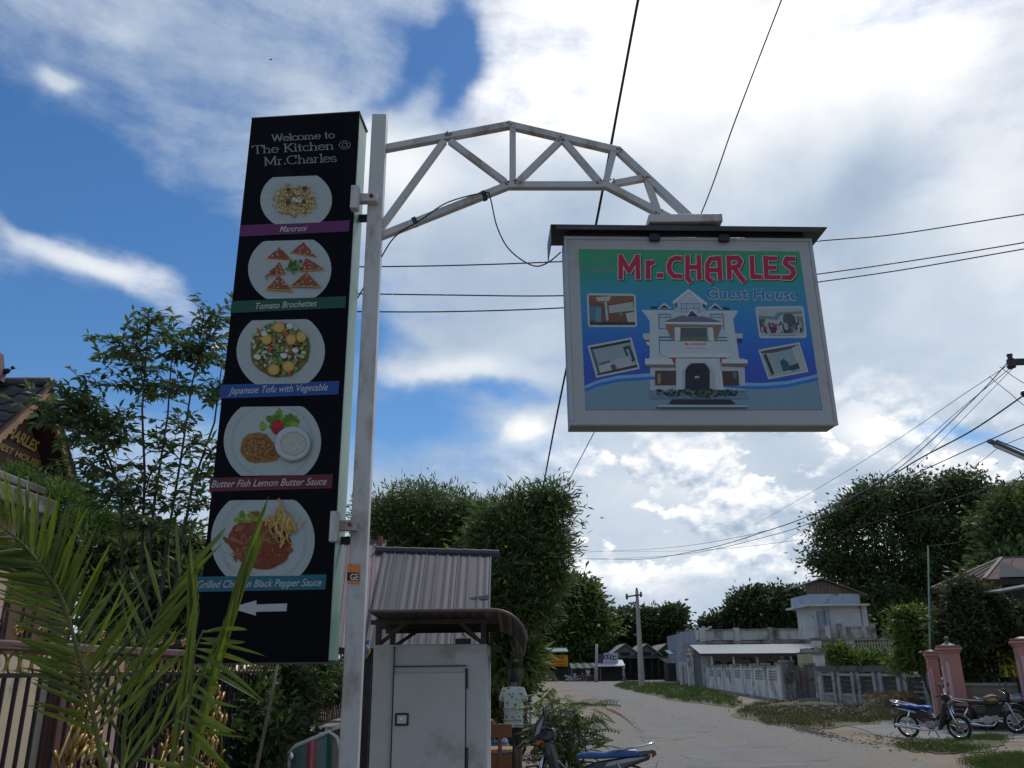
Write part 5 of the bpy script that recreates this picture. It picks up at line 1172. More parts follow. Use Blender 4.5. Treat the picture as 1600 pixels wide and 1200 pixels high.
def white_fence():
    o = Vector((13.73, 45.86, 0)); o2 = Vector((16.06, 73.65, 0)); d = (o2-o).normalized(); n = Vector((d.y, -d.x, 0))
    t = thing('panelled_wall', 'white panelled concrete fence wall with square grilles beside the grass verge', 'wall', (o+o2)/2)
    xs = [1107.5, 1120, 1132, 1147, 1162.6, 1178, 1198.6, 1221]
    at = lambda px: RP(px, 1060, o, n)
    for i, px in enumerate(xs):
        p = at(px); mb = MB(); mb.box((p.x, p.y, .90), (.30, .42, 1.80), None, WALLW); mb.box((p.x, p.y, 1.84), (.42, .56, .09), None, CONC); mb.build('pillar', None, t)
    for a_, b_ in zip(xs[:-1], xs[1:]):
        a, b = at(a_), at(b_); L = (b-a).length; e = (b-a)/L; a2 = a+e*.21; b2 = b-e*.21
        mb = MB(); obox(mb, a2, b2, .12, .02, .98, WALLW); obox(mb, a2, b2, .12, 1.50, 1.66, WALLW)
        w = (b2-a2).length; q0 = a2+e*w*.18; q1 = a2+e*w*.82
        obox(mb, a2, q0, .12, .98, 1.50, WALLW); obox(mb, q1, b2, .12, .98, 1.50, WALLW); pan = mb.build('panel', None, t)
        mb = MB(); obox(mb, q0, q1, .03, .99, 1.49, BLOCK)
        for k in range(1, 4): s = q0.lerp(q1, k/4); obox(mb, s-e*.03, s+e*.03, .07, .99, 1.49, WALLW)
        for z in (1.12, 1.27, 1.40): obox(mb, q0, q1, .06, z-.02, z+.02, WALLW)
        g = mb.build('grille', None, pan); g['kind'] = 'stuff'
    mb = MB(); obox(mb, at(1104), at(1223), .55, 0.0, .10, CONC, off=-.05); mb.build('footing', None, t)
    mb = MB(); obox(mb, at(1106), at(1222), .24, 1.662, 1.75, CONC); mb.build('coping', None, t)
white_fence()
def far_gate():
    Y = 76; t = thing('metal_gate', 'grey sheet metal gate between two white posts at the far end of the panelled wall', 'gate', (W(1092, 1070, Y).x, Y, 0))
    for x, r in ((1080, .26), (1102, .30)):
        p = W(x, 1060, Y); mb = MB(); mb.box((p.x, Y, 1.35), (r*1.9, r*1.9, 2.7), None, WALLW); mb.lathe((p.x, Y, 2.7), [(r*.9, 0), (r*.9, .08), (r*.4, .16), (r*.4, .22), (r*.55, .36), (r*.3, .5), (0, .55)], 12, mat('cream_finial', (.45, .38, .26), .8)); mb.build('post', None, t)
    a, b = W(1085, 1060, Y).x, W(1098, 1060, Y).x; gm = mat('grey_gate_sheet', (.22, .235, .24), .6, .15, 1, dirt=(.12, .1, .09), dirtamt=.3)
    for k in range(4):
        x0 = a+(b-a)*k/4; mb = MB(); mb.box((x0+(b-a)/8, Y+.05, 1.6), ((b-a)/4-.03, .05, 3.1), None, gm); mb.build('gate_board', None, t)
    t2 = thing('low_wall', 'short white end wall left of the grey sheet metal gate', 'wall', (W(1070, 1070, 80).x, 80, 0))
    mb = MB(); x0, x1 = W(1064, 1060, 80).x, W(1077, 1060, 80).x; mb.box(((x0+x1)/2, 80, 1.0), (x1-x0, .3, 2.0), None, WALLW); mb.build('panel', None, t2)
    for x in (x0, (x0+x1)/2): mb = MB(); mb.box((x, 79.8, 1.05), (.22, .3, 2.2), None, WALLW); mb.build('pillar', None, t2)
far_gate()
def mid_wall():
    Y = 43.5
    def X(px): return W(px, 1060, Y).x
    t = thing('block_wall', 'grey concrete block wall with a narrow rusty grille gate, right of the white panelled wall', 'wall', (X(1255), Y, 0))
    for (a, b, z1, m, nm) in ((1223, 1240, 1.9, BLOCK, 'pillar'), (1262, 1274, 1.75, BLOCK, 'pillar'), (1276, 1290, 2.25, WALLW, 'pillar')):
        mb = MB(); mb.box(((X(a)+X(b))/2, Y+(.3 if b == 1274 else 0), z1/2), (X(b)-X(a), .4, z1), None, m); mb.box(((X(a)+X(b))/2, Y+(.3 if b == 1274 else 0), z1+.05), (X(b)-X(a)+.14, .5, .1), None, CONC); mb.build(nm, None, t)
    # individual courses of block on the first pillar
    for j in range(8):
        for k in range(2):
            a, b = X(1223), X(1240); w = (b-a)/2; mb = MB(); mb.box((a+w*(k+.5)+(.04 if j % 2 else -.04), Y-.205-rnd.uniform(0, .01), .14+j*.225), (w-.05, .03, .20), None, BLOCK); mb.build('block', None, t)
    mb = MB(); mb.box(((X(1240)+X(1276))/2, Y+.1, .12), (X(1276)-X(1240), .3, .24), None, CONC); mb.build('sill', None, t)
    n = 7
    for k in range(n):
        x = X(1241)+(X(1261)-X(1241))*k/(n-1); mb = MB(); mb.box((x, Y, 1.0), (.045, .03, 1.5+.05*(k % 2)), None, RUST if k % 3 == 0 else BLOCK); mb.build('gate_bar', None, t)
    for z in (.4, 1.0, 1.6): mb = MB(); mb.box(((X(1241)+X(1261))/2, Y+.03, z), (X(1261)-X(1241), .03, .05), None, RUST); mb.build('gate_rail', None, t)
    mb = MB(); mb.box(((X(1240)+X(1262))/2, Y+.35, .8), (X(1262)-X(1240), .06, 1.5), None, BLOCK); mb.build('back_panel', None, t)
mid_wall()
def low_fence():
    a0 = Vector((14.6, 42.6, 0)); b0 = Vector((16.2, 32.6, 0)); d = (b0-a0).normalized(); n = Vector((d.y, -d.x, 0))
    t = thing('low_concrete_fence', 'low grey concrete fence with pale framed dark block panels behind the earth mound', 'fence', (a0+b0)/2)
    at = lambda px: RP(px, 1080, a0, n)
    fm = mat('greenish_white_frame', (.30, .33, .31), .85, .15, 1.2, dirt=(.12, .12, .11), dirtamt=.4)
    fr = [(1289, 1308), (1316, 1338), (1347, 1372), (1382, 1410), (1420, 1452)]
    for i, (x0, x1) in enumerate(fr):
        a, b = at(x0), at(x1); e = (b-a).normalized()
        for p, nm in ((a, 'frame_post'), (b, 'frame_post')): mb = MB(); obox(mb, p-e*.12, p+e*.12, .26, 0, 1.45, fm); mb.build(nm, None, t)
        mb = MB(); obox(mb, a+e*.12, b-e*.12, .24, 1.28, 1.38, fm); mb.build('frame_rail', None, t)
        mb = MB(); obox(mb, a+e*.12, b-e*.12, .24, .42, .52, fm); mb.build('frame_rail', None, t)
        for r_ in range(4):
            for k in range(3):
                q0 = (a+e*.13).lerp(b-e*.13, (k+.03)/3); q1 = (a+e*.13).lerp(b-e*.13, (k+.97)/3)
                mb = MB(); obox(mb, q0, q1, .10+rnd.uniform(0, .02), .53+r_*.188, .53+r_*.188+.17, DGRILL); mb.build('block', None, t)
        if i < 4:
            c, d_ = b, at(fr[i+1][0]); mb = MB(); obox(mb, c+e*.12, d_-e*.12, .14, 0, 1.42, BLOCK); mb.build('infill', None, t)
        mb = MB(); obox(mb, a+e*.12, b-e*.12, .2, 0, .42, CONC); mb.build('plinth', None, t)
    for (x0, x1) in ((1285, 1330), (1330, 1375), (1375, 1418), (1418, 1456)):
        mb = MB(); obox(mb, at(x0), at(x1), .34, 1.46+rnd.uniform(0, .01), 1.70, mat('dark_coping', (.13, .125, .115), .95, .2, 1.2, dirt=(.05, .05, .045), dirtamt=.5, bump=.5)); mb.build('coping', None, t)
low_fence()

def long_building():
    Y = 80; t = thing('long_low_building', 'long single-storey building with a stained white parapet and grey tin awning over posters', 'building', (22, Y+4, 0))
    p0, p1 = W(1097, 1000, Y), W(1262, 1000, Y); zt = W(1180, 983, Y).z; zl = W(1180, 1001, Y).z
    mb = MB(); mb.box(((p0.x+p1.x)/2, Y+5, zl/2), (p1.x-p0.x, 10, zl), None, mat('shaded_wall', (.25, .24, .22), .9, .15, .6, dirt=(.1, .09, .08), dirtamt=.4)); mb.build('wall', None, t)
    xs = [1097, 1150, 1204, 1260]
    for a, b in zip(xs[:-1], xs[1:]):
        q, r_ = W(a, 990, Y), W(b, 990, Y); mb = MB(); mb.box(((q.x+r_.x)/2, Y-.1, (zt+zl)/2), (r_.x-q.x-.5, .25, zt-zl-.12), None, WALLP); mb.build('parapet_panel', None, t)
        mb = MB(); mb.box(((q.x+r_.x)/2, Y-.15, zt-.04), (r_.x-q.x-.4, .4, .12), None, CONC); mb.build('coping', None, t)
    for a in xs:
        q = W(a, 990, Y); mb = MB(); mb.box((q.x, Y-.2, (zt+zl)/2-.1), (.45, .5, zt-zl+.45), None, WALLP); mb.build('parapet_post', None, t)
    mb = MB(); mb.box(((p0.x+p1.x)/2, Y-.15, zl-.12), (p1.x-p0.x+.6, .7, .22), None, CONC); mb.build('ledge', None, t)
    # further parapet stepping away on the left
    for i, (a, b, Yq, ty, by) in enumerate(((1076, 1096, 92, 984, 1002), (1062, 1076, 104, 988, 1003), (1050, 1062, 116, 991, 1004))):
        q, r_ = W(a, ty, Yq), W(b, ty, Yq); zz = q.z; zb_ = W(a, by, Yq).z
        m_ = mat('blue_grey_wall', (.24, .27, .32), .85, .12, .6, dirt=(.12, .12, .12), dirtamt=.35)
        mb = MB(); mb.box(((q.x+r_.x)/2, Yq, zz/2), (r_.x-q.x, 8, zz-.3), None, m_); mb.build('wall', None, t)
        mb = MB(); mb.box(((q.x+r_.x)/2, Yq-4.1, zz-.1), (r_.x-q.x+.2, .5, .2), None, WALLP); mb.build('coping', None, t)
        for k in range(3): mb = MB(); mb.box((q.x+(r_.x-q.x)*k/2, Yq-4.15, zz-.5), (.25, .4, 1.3), None, WALLP); mb.build('parapet_post', None, t)
    # awning
    A, B, C_, D = W(1078, 1008, 78), W(1268, 1006, 78), W(1272, 1020.5, 73), W(1094, 1021.5, 73)
    am = mat('awning_tin', (.20, .225, .245), .5, .06, .5, dirt=(.22, .22, .22), dirtamt=.25)
    roof_sheet('awning', A, B, C_, D, 22, am, t, rh=.03, rw=.05, sub=2, ribname='awning_rib')
    mb = MB(); mb.bar(D-Vector((0, .05, .10)), C_-Vector((0, .05, .10)), .08, .2, m=mat('maroon_fascia', (.07, .03, .05), .7)); mb.build('fascia', None, t)
    # posters on the wall in the shade of the awning
    for i, (a, b, c1, c2) in enumerate(((1111, 1146, (.33, .30, .26), (.08, .08, .12)), (1147, 1182, (.30, .28, .25), (.04, .05, .09)), (1185, 1222, (.33, .24, .23), (.30, .15, .14)), (1224, 1236, (.20, .14, .20), (.1, .06, .12)))):
        q, r_ = W(a, 1024, 77.5), W(b, 1046, 77.5); mb = MB(); mb.box(((q.x+r_.x)/2, 77.5, (q.z+r_.z)/2), (r_.x-q.x, .06, q.z-r_.z), None, flat(*c1, rough=.7))
        for k in range(5 if i else 4):
            x = q.x+(r_.x-q.x)*rnd.uniform(.12, .75); z = r_.z+(q.z-r_.z)*rnd.uniform(.25, .8); mb.box((x+.3, 77.46, z), ((r_.x-q.x)*rnd.uniform(.15, .4), .02, rnd.uniform(.1, .3)), None, flat(*c2, rough=.7))
        mb.build('poster', None, t)
    q = W(1247, 1035, 77.4); mb = MB(); mb.box((q.x, 77.4, 1.35), (1.0, .1, 2.6), None, DGRILL); mb.build('doorway', None, t)
    q = W(1258, 1035, 76.5); mb = MB(); mb.box((q.x, 76.6, 1.3), (.55, .1, 2.2), None, mat('pale_blue_door', (.20, .30, .33), .7)); mb.build('door', None, t)
    for px in (1112, 1146, 1183, 1236, 1268):
        q = W(px, 1030, 73.4); mb = MB(); mb.box((q.x, 73.4, 1.25), (.14, .14, 2.6), None, WALLW); mb.build('awning_post', None, t)
long_building()
def tower_house():
    Y = 70; t = thing('tower_house', 'pale house with a square rooftop tower under a slanted tin roof and a balustraded terrace', 'house', (W(1315, 1040, Y).x, Y+4, 0))
    X = lambda px, y=1000, YY=Y: W(px, y, YY).x
    Z = lambda py, px=1310, YY=Y: W(px, py, YY).z
    pale = mat('tower_wall', (.48, .485, .49), .85, .08, .6, dirt=(.2, .2, .19), dirtamt=.3); blue = mat('tower_band', (.34, .40, .47), .8, .08, .6, dirt=(.15, .16, .17), dirtamt=.3); wood = mat('gable_boards', (.16, .12, .095), .85, .2, 1, stretch=(4, 4, .5))
    z0, z1, z2, z3 = Z(996), Z(947), Z(946), Z(931)
    mb = MB(); mb.box(((X(1273)+X(1366))/2, Y+2.2, (z0+z1)/2), (X(1358)-X(1273), 4.2, z1-z0), None, pale); mb.build('tower', None, t)
    for a, b in ((1273, 1280), (1294, 1301), (1352, 1358)): mb = MB(); mb.box(((X(a)+X(b))/2, Y+.03, (z0+z1)/2), (X(b)-X(a), .2, z1-z0), None, mat('blue_trim', (.30, .34, .38), .8) if a == 1294 else pale); mb.build('pilaster', None, t)
    mb = MB(); mb.box(((X(1281)+X(1293))/2, Y+.05, (z0+z1)/2-.1), (X(1293)-X(1281), .06, (z1-z0)*.75), None, mat('window_blind', (.24, .28, .33), .5)); w_ = mb.build('window', None, t)
    mb = MB(); mb.box(((X(1286)+X(1288))/2, Y+.0, (z0+z1)/2-.1), (.08, .05, (z1-z0)*.75), None, pale); mb.build('mullion', None, w_)
    mb = MB(); mb.box(((X(1301)+X(1350))/2, Y+.06, (z0+z1)/2+.05), (X(1350)-X(1301), .08, (z1-z0)*.8), None, mat('shutter', (.50, .50, .505), .7, .06, 1)); mb.build('shutter', None, t)
    mb = MB(); mb.box(((X(1258)+X(1364))/2, Y+1.9, z1+.05), (X(1362)-X(1262), 5.4, .14), None, pale); mb.build('eave_slab', None, t)
    mb = MB(); mb.box(((X(1269)+X(1352))/2, Y+2.1, (z2+z3)/2+.1), (X(1350)-X(1269), 4.6, z3-z2+.1), None, blue); mb.build('parapet_band', None, t)
    # gable boards and slanting roof
    a, b, c, d = W(1267, 931, Y-.2), W(1286, 907, Y-.2), W(1352, 929, Y-.2), W(1267, 914, Y-.2)
    xs = [X(1268)+(X(1350)-X(1268))*k/14 for k in range(15)]
    top = lambda x: (d.z+(b.z-d.z)*(x-X(1260))/(b.x-X(1260)) if x < b.x else b.z+(c.z-b.z)*(x-b.x)/(c.x-b.x))
    for k in range(14):
        x0, x1 = xs[k]+.015, xs[k+1]-.015; mb = MB(); mb.prism([Vector((x0, Y-.1, z3+.1)), Vector((x1, Y-.1, z3+.1)), Vector((x1, Y-.1, max(z3+.12, top(x1)-.05))), Vector((x0, Y-.1, max(z3+.12, top(x0)-.05)))], (0, .08, 0), wood); mb.build('gable_board', None, t)
    rf = mat('brown_tin_roof', (.11, .085, .08), .7, .2, 1, dirt=(.2, .14, .12), dirtamt=.3)
    L_, M_, R_ = W(1256, 914.5, Y-.5), W(1285, 904.5, Y-.5), W(1356, 930, Y-.5)
    for p, q in ((L_, M_), (M_, R_)): mb = MB(); mb.prism([p, q, q+Vector((0, 0, .10)), p+Vector((0, 0, .10))], (0, 5.2, 0), rf); mb.build('roof', None, t)
    # terrace parapet below tower and balusters
    for a, b in ((1274, 1289), (1304, 1312), (1312, 1358)): mb = MB(); mb.box(((X(a)+X(b))/2, Y-1.2, Z(989)), (X(b)-X(a), .3, 1.0 if b < 1350 else .85), None, WALLP); mb.build('parapet_panel', None, t)
    for px in (1277, 1304, 1355): mb = MB(); mb.box((X(px), Y-1.35, Z(989)+.06), (.34, .4, 1.2), None, CONC); mb.build('parapet_post', None, t)
    Yb = 62; zr, zl = Z(999, 1330, Yb), Z(1015, 1330, Yb)
    mb = MB(); mb.box(((X(1268, 1000, Yb)+X(1400, 1000, Yb))/2, Yb, zr), (X(1400, 1000, Yb)-X(1268, 1000, Yb), .35, .14), None, CONC); mb.build('handrail', None, t)
    mb = MB(); mb.box(((X(1268, 1000, Yb)+X(1400, 1000, Yb))/2, Yb+1.3, zl), (X(1400, 1000, Yb)-X(1268, 1000, Yb), 3.0, .3), None, CONC); mb.build('terrace_slab', None, t)
    cream = mat('cream_baluster', (.36, .33, .24), .8, .1, 2, dirt=(.15, .14, .12), dirtamt=.3)
    for k in range(26):
        px = 1283+k*4.4
        if 1318 < px < 1334: continue
        x = X(px, 1005, Yb); h = zr-zl; mb = MB(); mb.lathe((x, Yb, zl+.14), [(.07, 0), (.07, .06), (.05, .10), (.10, h*.35), (.055, h*.6), (.04, h*.75), (.07, h*.86), (.07, h-.2)], 6, cream); mb.build('baluster', None, t)
    for a, b in ((1268, 1282), (1319, 1333), (1390, 1400)): mb = MB(); mb.box(((X(a, 1000, Yb)+X(b, 1000, Yb))/2, Yb, (zr+zl)/2), (X(b, 1000, Yb)-X(a, 1000, Yb), .3, zr-zl), None, WALLP); mb.build('parapet_panel', None, t)
    mb = MB(); mb.box(((X(1275, 1030, 64)+X(1400, 1030, 64))/2, 66.2, zl/2-.1), (X(1400, 1030, 64)-X(1275, 1030, 64), 4, zl-.2), None, mat('yellow_house_wall', (.36, .33, .20), .85, .1, .5, dirt=(.2, .19, .15), dirtamt=.3)); mb.build('wall', None, t)
    for px, w_ in ((1369, .75), (1312, .6), (1288, .7)):
        x = X(px, 1030, 64); f = MB(); f.box((x, 64.14, 2.2), (w_+.2, .08, 1.5), None, DGRILL); fo = f.build('window', None, t)
        for k in range(4): mb = MB(); mb.box((x-w_/2+w_*k/3, 64.08, 2.2), (.04, .04, 1.4), None, BLACK); mb.build('window_bar', None, fo)
tower_house()
def hip_house():
    t = thing('brown_roof_house', 'dark wooden house under a rusty brown hipped tin roof at the right edge', 'house', (G(1560, 1080).x+3, 33, 0))
    ze = W(1538, 905, 28).z; zr = ze+1.35
    near = G(1538, 905, ze); far = G(1456, 919.5, ze)
    rid = G(1565.5, 872, zr); right = near+Vector((7.5, -1.0, 0)); rid2 = rid+Vector((6, -.8, 0)); far2 = far+Vector((7.5, -1, 0))
    rf = mat('rusty_brown_roof', (.075, .044, .036), .85, .2, .8, spec=.15, dirt=(.11, .07, .055), dirtamt=.45, stretch=(1, 1, 1)); pale = mat('pale_ridge', (.13, .11, .095), .8, .15, 1); patch = mat('new_tin_patch', (.06, .064, .075), .9, spec=.05)
    def slope(name, pts, ribs):
        mb = MB(); mb.prism([p for p in pts], (0, 0, -.04), rf); mb.build(name, None, t)
    slope('roof_slope', [near, rid, far], 6); slope('roof_slope', [near, right, rid2, rid], 8); slope('roof_slope', [far, rid, rid2, far2], 8)
    for a, b in ((near, rid), (far, rid), (rid, rid2)): mb = MB(); mb.bar(a+Vector((0, 0, .03)), b+Vector((0, 0, .03)), .12, .05, m=pale); mb.build('ridge_cap', None, t)
    for k in range(1, 9):
        s = k/9; a = near.lerp(right, s*.8); b = rid.lerp(rid2, max(0, s*.8-.02)); mb = MB(); mb.bar(a+Vector((0, 0, .02)), b+Vector((0, 0, .02)), .04, .03, m=rf); mb.build('roof_seam', None, t)
        a = near.lerp(far, s); c = rid.lerp(near, max(0, (1-s)*0)) ; 
    for k in range(1, 6):
        s = k/6; a = near.lerp(far, s); b = (near.lerp(rid, s*2) if s < .5 else rid.lerp(far, (s-.5)*2)); mb = MB(); mb.bar(a+Vector((0, 0, .02)), b+Vector((0, 0, .02)), .04, .03, m=rf); mb.build('roof_seam', None, t)
    A = near.lerp(right, .06); B = near.lerp(right, .22); C_ = rid.lerp(near, .35)+(rid2-rid)*.02; D = rid.lerp(near, .3)+(rid2-rid)*.06
    up = Vector((0, -.03, .05)); mb = MB(); mb.poly([A+up, B+up, C_+(right-near)*.02+up, C_+up], patch); mb.build('roof_patch_sheet', None, t)
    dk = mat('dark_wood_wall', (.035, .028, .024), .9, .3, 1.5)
    ins = .55
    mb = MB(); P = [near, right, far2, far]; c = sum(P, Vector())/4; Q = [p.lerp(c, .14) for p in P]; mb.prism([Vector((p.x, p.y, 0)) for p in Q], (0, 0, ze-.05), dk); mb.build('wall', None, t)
    mb = MB(); 
    for i in range(4): mb.bar(P[i]-Vector((0, 0, .12)), P[(i+1) % 4]-Vector((0, 0, .12)), .06, .14, m=dk)
    mb.build('fascia', None, t)
    a, b = W(1562, 926, 25.5), W(1640, 913, 25.5); mb = MB(); mb.prism([a, b, b+Vector((0, 0, .07)), a+Vector((0, 0, .05))], (0, .9, .05), mat('grey_lean_to', (.09, .10, .115), .8)); mb.build('lean_to_roof', None, t)
hip_house()
def pink_pillar(px0, px1, py_top, Y, label, slim=False):
    a, b = W(px0, py_top, Y), W(px1, py_top, Y); w = b.x-a.x; cx = (a.x+b.x)/2; zt = a.z
    t = thing('pink_gate_pillar', label, 'pillar', (cx, Y, 0), 'pink gate pillars'); pk = mat('salmon_plaster', (.42, .185, .15), .85, .08, 1.5, dirt=(.2, .13, .11), dirtamt=.2); pl = mat('pale_pink_stripe', (.50, .33, .34), .85, .08, 1.5)
    rot = Matrix.Rotation(R(-14), 3, 'Z'); ww = w*.80
    mb = MB(); mb.box((cx, Y, zt/2), (ww, ww, zt), rot, pk); mb.build('shaft', None, t, bevel=.01)
    mb = MB(); mb.box(Vector((cx, Y, zt/2-.1))+rot @ Vector((-ww/2-.006, -ww*.05, 0)), (.02, ww*.5, zt-.5), rot, pl); mb.build('stripe', None, t)
    mb = MB(); mb.box(Vector((cx, Y, zt/2-.1))+rot @ Vector((-ww*.32, -ww/2-.008, 0)), (ww*.22, .02, zt-.3), rot, pl); mb.build('stripe', None, t)
    for dz, k in ((.03, 1.15), (.10, 1.32), (.17, 1.2)): mb = MB(); mb.box((cx, Y, zt+dz), (ww*k, ww*k, .065), rot, pk if dz != .17 else mat('mauve_cap', (.22, .13, .12), .9)); mb.build('cap', None, t, bevel=.01)
    mb = MB(); mb.lathe((cx, Y, zt+.2), [(ww*.5, 0), (ww*.2, .06), (.06, .1), (.03, .12), (.03, .14), (.06, .17), (.07, .20), (.04, .24), (0, .25)] if not slim else [(ww*.5, 0), (ww*.2, .05), (0, .06)], 12, mat('lamp_base', (.12, .12, .12), .5)); mb.build('finial', None, t)
pink_pillar(1467, 1498, 1020, 25, 'taller pink gate pillar with a small lamp on its cap, middle of the three')
pink_pillar(1446, 1465, 1029, 26.2, 'slimmer shorter pink pillar just left of the tall pink pillar with the lamp', True)
pink_pillar(1584, 1614, 1010, 24, 'pink gate pillar cut by the right edge of the photo', True)
def beige_wall():
    a, b = W(1500, 1075, 25.3), W(1590, 1075, 24.6); t = thing('beige_boundary_wall', 'low beige plastered wall behind the parked motorbikes between the pink pillars', 'wall', ((a.x+b.x)/2, 25, 0))
    mb = MB(); obox(mb, a, b, .22, 0, 1.15, mat('beige_plaster', (.22, .185, .13), .9, .15, 1, dirt=(.12, .1, .07), dirtamt=.4)); mb.build('wall_face', None, t)
    mb = MB(); obox(mb, a, b, .30, 1.15, 1.22, CONC); mb.build('coping', None, t)
    ym = mat('yellow_cloth', (.38, .36, .03), .8, .1)
    for px, w_, h in ((1577, .42, 1.0), (1588, .3, .8)):
        p = W(px, 1068, 26.5); mb = MB(); n = 7; V = []
        for j in range(2):
            for i in range(n): V.append((p.x+w_*(i/(n-1)-.5), 26.5+.06*math.sin(i*2), (1.35 if j == 0 else 1.35+h*.75)))
        mb.add(V, [(i, i+1, n+i+1, n+i) for i in range(n-1)], ym); o = mb.build('hanging_cloth', None, None); o.modifiers.new('s', 'SOLIDIFY').thickness = .01
        tag(o, 'yellow cloth hanging behind the low beige wall, %s piece' % ('wider left' if px == 1577 else 'narrower right'), 'cloth')
beige_wall()
# thin mast with service wire
p = W(1453, 1012, 27); q = W(1450, 853, 27)
mb = MB(); mb.tube([(p.x+.02, 27, 0), p, q], [.035, .03, .022], 8, mat('green_pipe', (.20, .27, .22), .5)); tag(mb.build('thin_mast', None, smooth=True), 'thin pale green pipe mast standing between the bright shrub and pink pillars', 'mast')

# ================================================================== FAR JUNCTION: SHOPS, POLES, PEOPLE
def shops():
    def XX(px, Y): return W(px, 1050, Y).x
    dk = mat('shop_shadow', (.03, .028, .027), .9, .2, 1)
    Y = 126
    t = thing('pharmacy_stall', 'low dark stall with a white cross board beside a yellow signboard', 'shop', (XX(862, Y), Y, 0))
    z = lambda py, YY=Y: W(860, py, YY).z
    x0, x1 = XX(835, Y), XX(888, Y)
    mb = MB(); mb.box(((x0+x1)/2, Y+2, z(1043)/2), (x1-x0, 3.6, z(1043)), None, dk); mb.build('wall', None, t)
    for k in range(9): mb = MB(); mb.box((x0+.3+(x1-x0)*.45*k/9, Y+.1, 1.0), (.22, .1, 2.0), None, mat('red_brown_shutter', (.10, .045, .035), .8, .2)); mb.build('shutter_slat', None, t)
    mb = MB(); a, b = XX(839, Y-.4), XX(855.5, Y-.4); mb.box(((a+b)/2, Y-.4, (z(1023)+z(1041.5))/2), (b-a, .1, z(1023)-z(1041.5)), None, flat(.42, .42, .42))
    c = ((a+b)/2, (z(1023)+z(1041.5))/2); rd = flat(.26, .03, .05)
    for s in ((.34, 1.3), (1.3, .34)): mb.box((c[0], Y-.47-.01*(s[0] > 1), c[1]), (s[0], .02, s[1]), None, rd)
    for dx in (-.45, .45):
        for dz in (-.45, .45): mb.box((c[0]+dx, Y-.48, c[1]+dz), (.18, .02, .18), None, flat(.08, .08, .2))
    mb.build('cross_board', None, t)
    a, b = XX(857.5, Y-.4), XX(888, Y-.4); yb = MB(); yb.box(((a+b)/2, Y-.4, (z(1024)+z(1041.5))/2), (b-a, .1, z(1024)-z(1041.5)), None, flat(.55, .24, .01))
    yo = yb.build('yellow_board', None, t); mb = MB(); zz = (z(1024)+z(1041.5))/2
    rr = random.Random(3)
    for row, (h, dz, col) in enumerate(((.34, .42, (.10, .02, .02)), (.2, -.12, (.25, .06, .02)), (.2, -.55, (.2, .05, .02)))):
        x = a+.35
        while x < b-.4:
            mb.ring((x, Y-.47, zz+dz), h*.45, h*.13, n=8, k=4, m=flat(*col), a0=rr.uniform(0, 2), a1=rr.uniform(4.5, 6.6)); x += h*rr.uniform(.8, 1.25)
    lo = mb.build('script_lettering', None, yo); lo['kind'] = 'stuff'
    mb = MB(); mb.prism([Vector((XX(834, Y-1), Y-1, z(1019.5))), Vector((XX(889, Y-1), Y-1, z(1019.5))), Vector((XX(889, Y-1), Y-1, z(1018))), Vector((XX(834, Y-1), Y-1, z(1018)))], (0, 5, .6), mat('green_grey_roof', (.20, .26, .22), .6)); mb.build('roof', None, t)
    # green awning stall
    Y = 122; t = thing('green_awning_stall', 'stall under a dark green tarpaulin awning between the pharmacy and the white shop', 'stall', (XX(912, Y), Y, 0))
    a, b = XX(891, Y), XX(938, Y); z = lambda py: W(910, py, Y).z
    mb = MB(); V = []; n = 8
    for j, (yy, zz) in enumerate(((Y-1.5, z(1043)), (Y+1, z(1035.5)))):
        for i in range(n+1): V.append((a+(b-a)*i/n, yy, zz-.12*(i % 2)))
    mb.add(V, [(i, i+1, n+2+i, n+1+i) for i in range(n)], mat('green_tarp', (.008, .045, .024), .7, .15)); o = mb.build('tarpaulin', None, t); o.modifiers.new('s', 'SOLIDIFY').thickness = .05
    for x in (a+.1, b-.1, (a+b)/2): mb = MB(); mb.box((x, Y-1.3, z(1043)/2), (.1, .1, z(1043)), None, mat('blue_grey_post', (.2, .27, .32))); mb.build('post', None, t)
    mb = MB(); mb.box(((a+b)/2, Y+3, 1.2), (b-a, .2, 2.4), None, dk); mb.build('back_wall', None, t)
    mb = MB(); mb.box(((a+b)/2+.8, Y+1.0, .45), ((b-a)*.5, .8, .9), None, WOOD); mb.build('counter', None, t)
    # white shop with script board
    Y = 120; t = thing('white_sign_shop', 'shop with a grey-white script signboard over a pale sloping awning', 'shop', (XX(955, Y), Y, 0)); z = lambda py: W(955, py, Y).z
    a, b = XX(933, Y), XX(976, Y)
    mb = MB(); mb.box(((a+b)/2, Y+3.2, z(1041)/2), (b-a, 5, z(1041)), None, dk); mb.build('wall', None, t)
    mb = MB(); q0, q1 = XX(945, Y), XX(967, Y); mb.box(((q0+q1)/2, Y+.3, (z(1020)+z(1036))/2), (q1-q0, .12, z(1020)-z(1036)), None, flat(.40, .40, .44)); so = mb.build('signboard', None, t)
    mb = MB(); x = q0+.3; zz = (z(1020)+z(1036))/2+.1
    while x < q1-.3: mb.ring((x, Y+.22, zz+rr.uniform(-.1, .1)), .24, .05, n=10, k=4, m=flat(.03, .03, .05), a0=rr.uniform(0, 3), a1=rr.uniform(5, 7)); x += .4
    lo = mb.build('script_lettering', None, so); lo['kind'] = 'stuff'
    mb = MB(); mb.box(((XX(934, Y)+q0)/2, Y+.3, (z(1021)+z(1036))/2), (q0-XX(934, Y)-.1, .1, z(1021)-z(1036)), None, flat(.10, .05, .09)); mb.build('maroon_board', None, t)
    mb = MB(); mb.prism([Vector((a, Y-.8, z(1041.5))), Vector((b, Y-.8, z(1041.5))), Vector((b, Y-.8, z(1040))), Vector((a, Y-.8, z(1040)))], (0, 2.6, .75), mat('pale_awning', (.50, .49, .53), .6)); mb.build('awning', None, t)
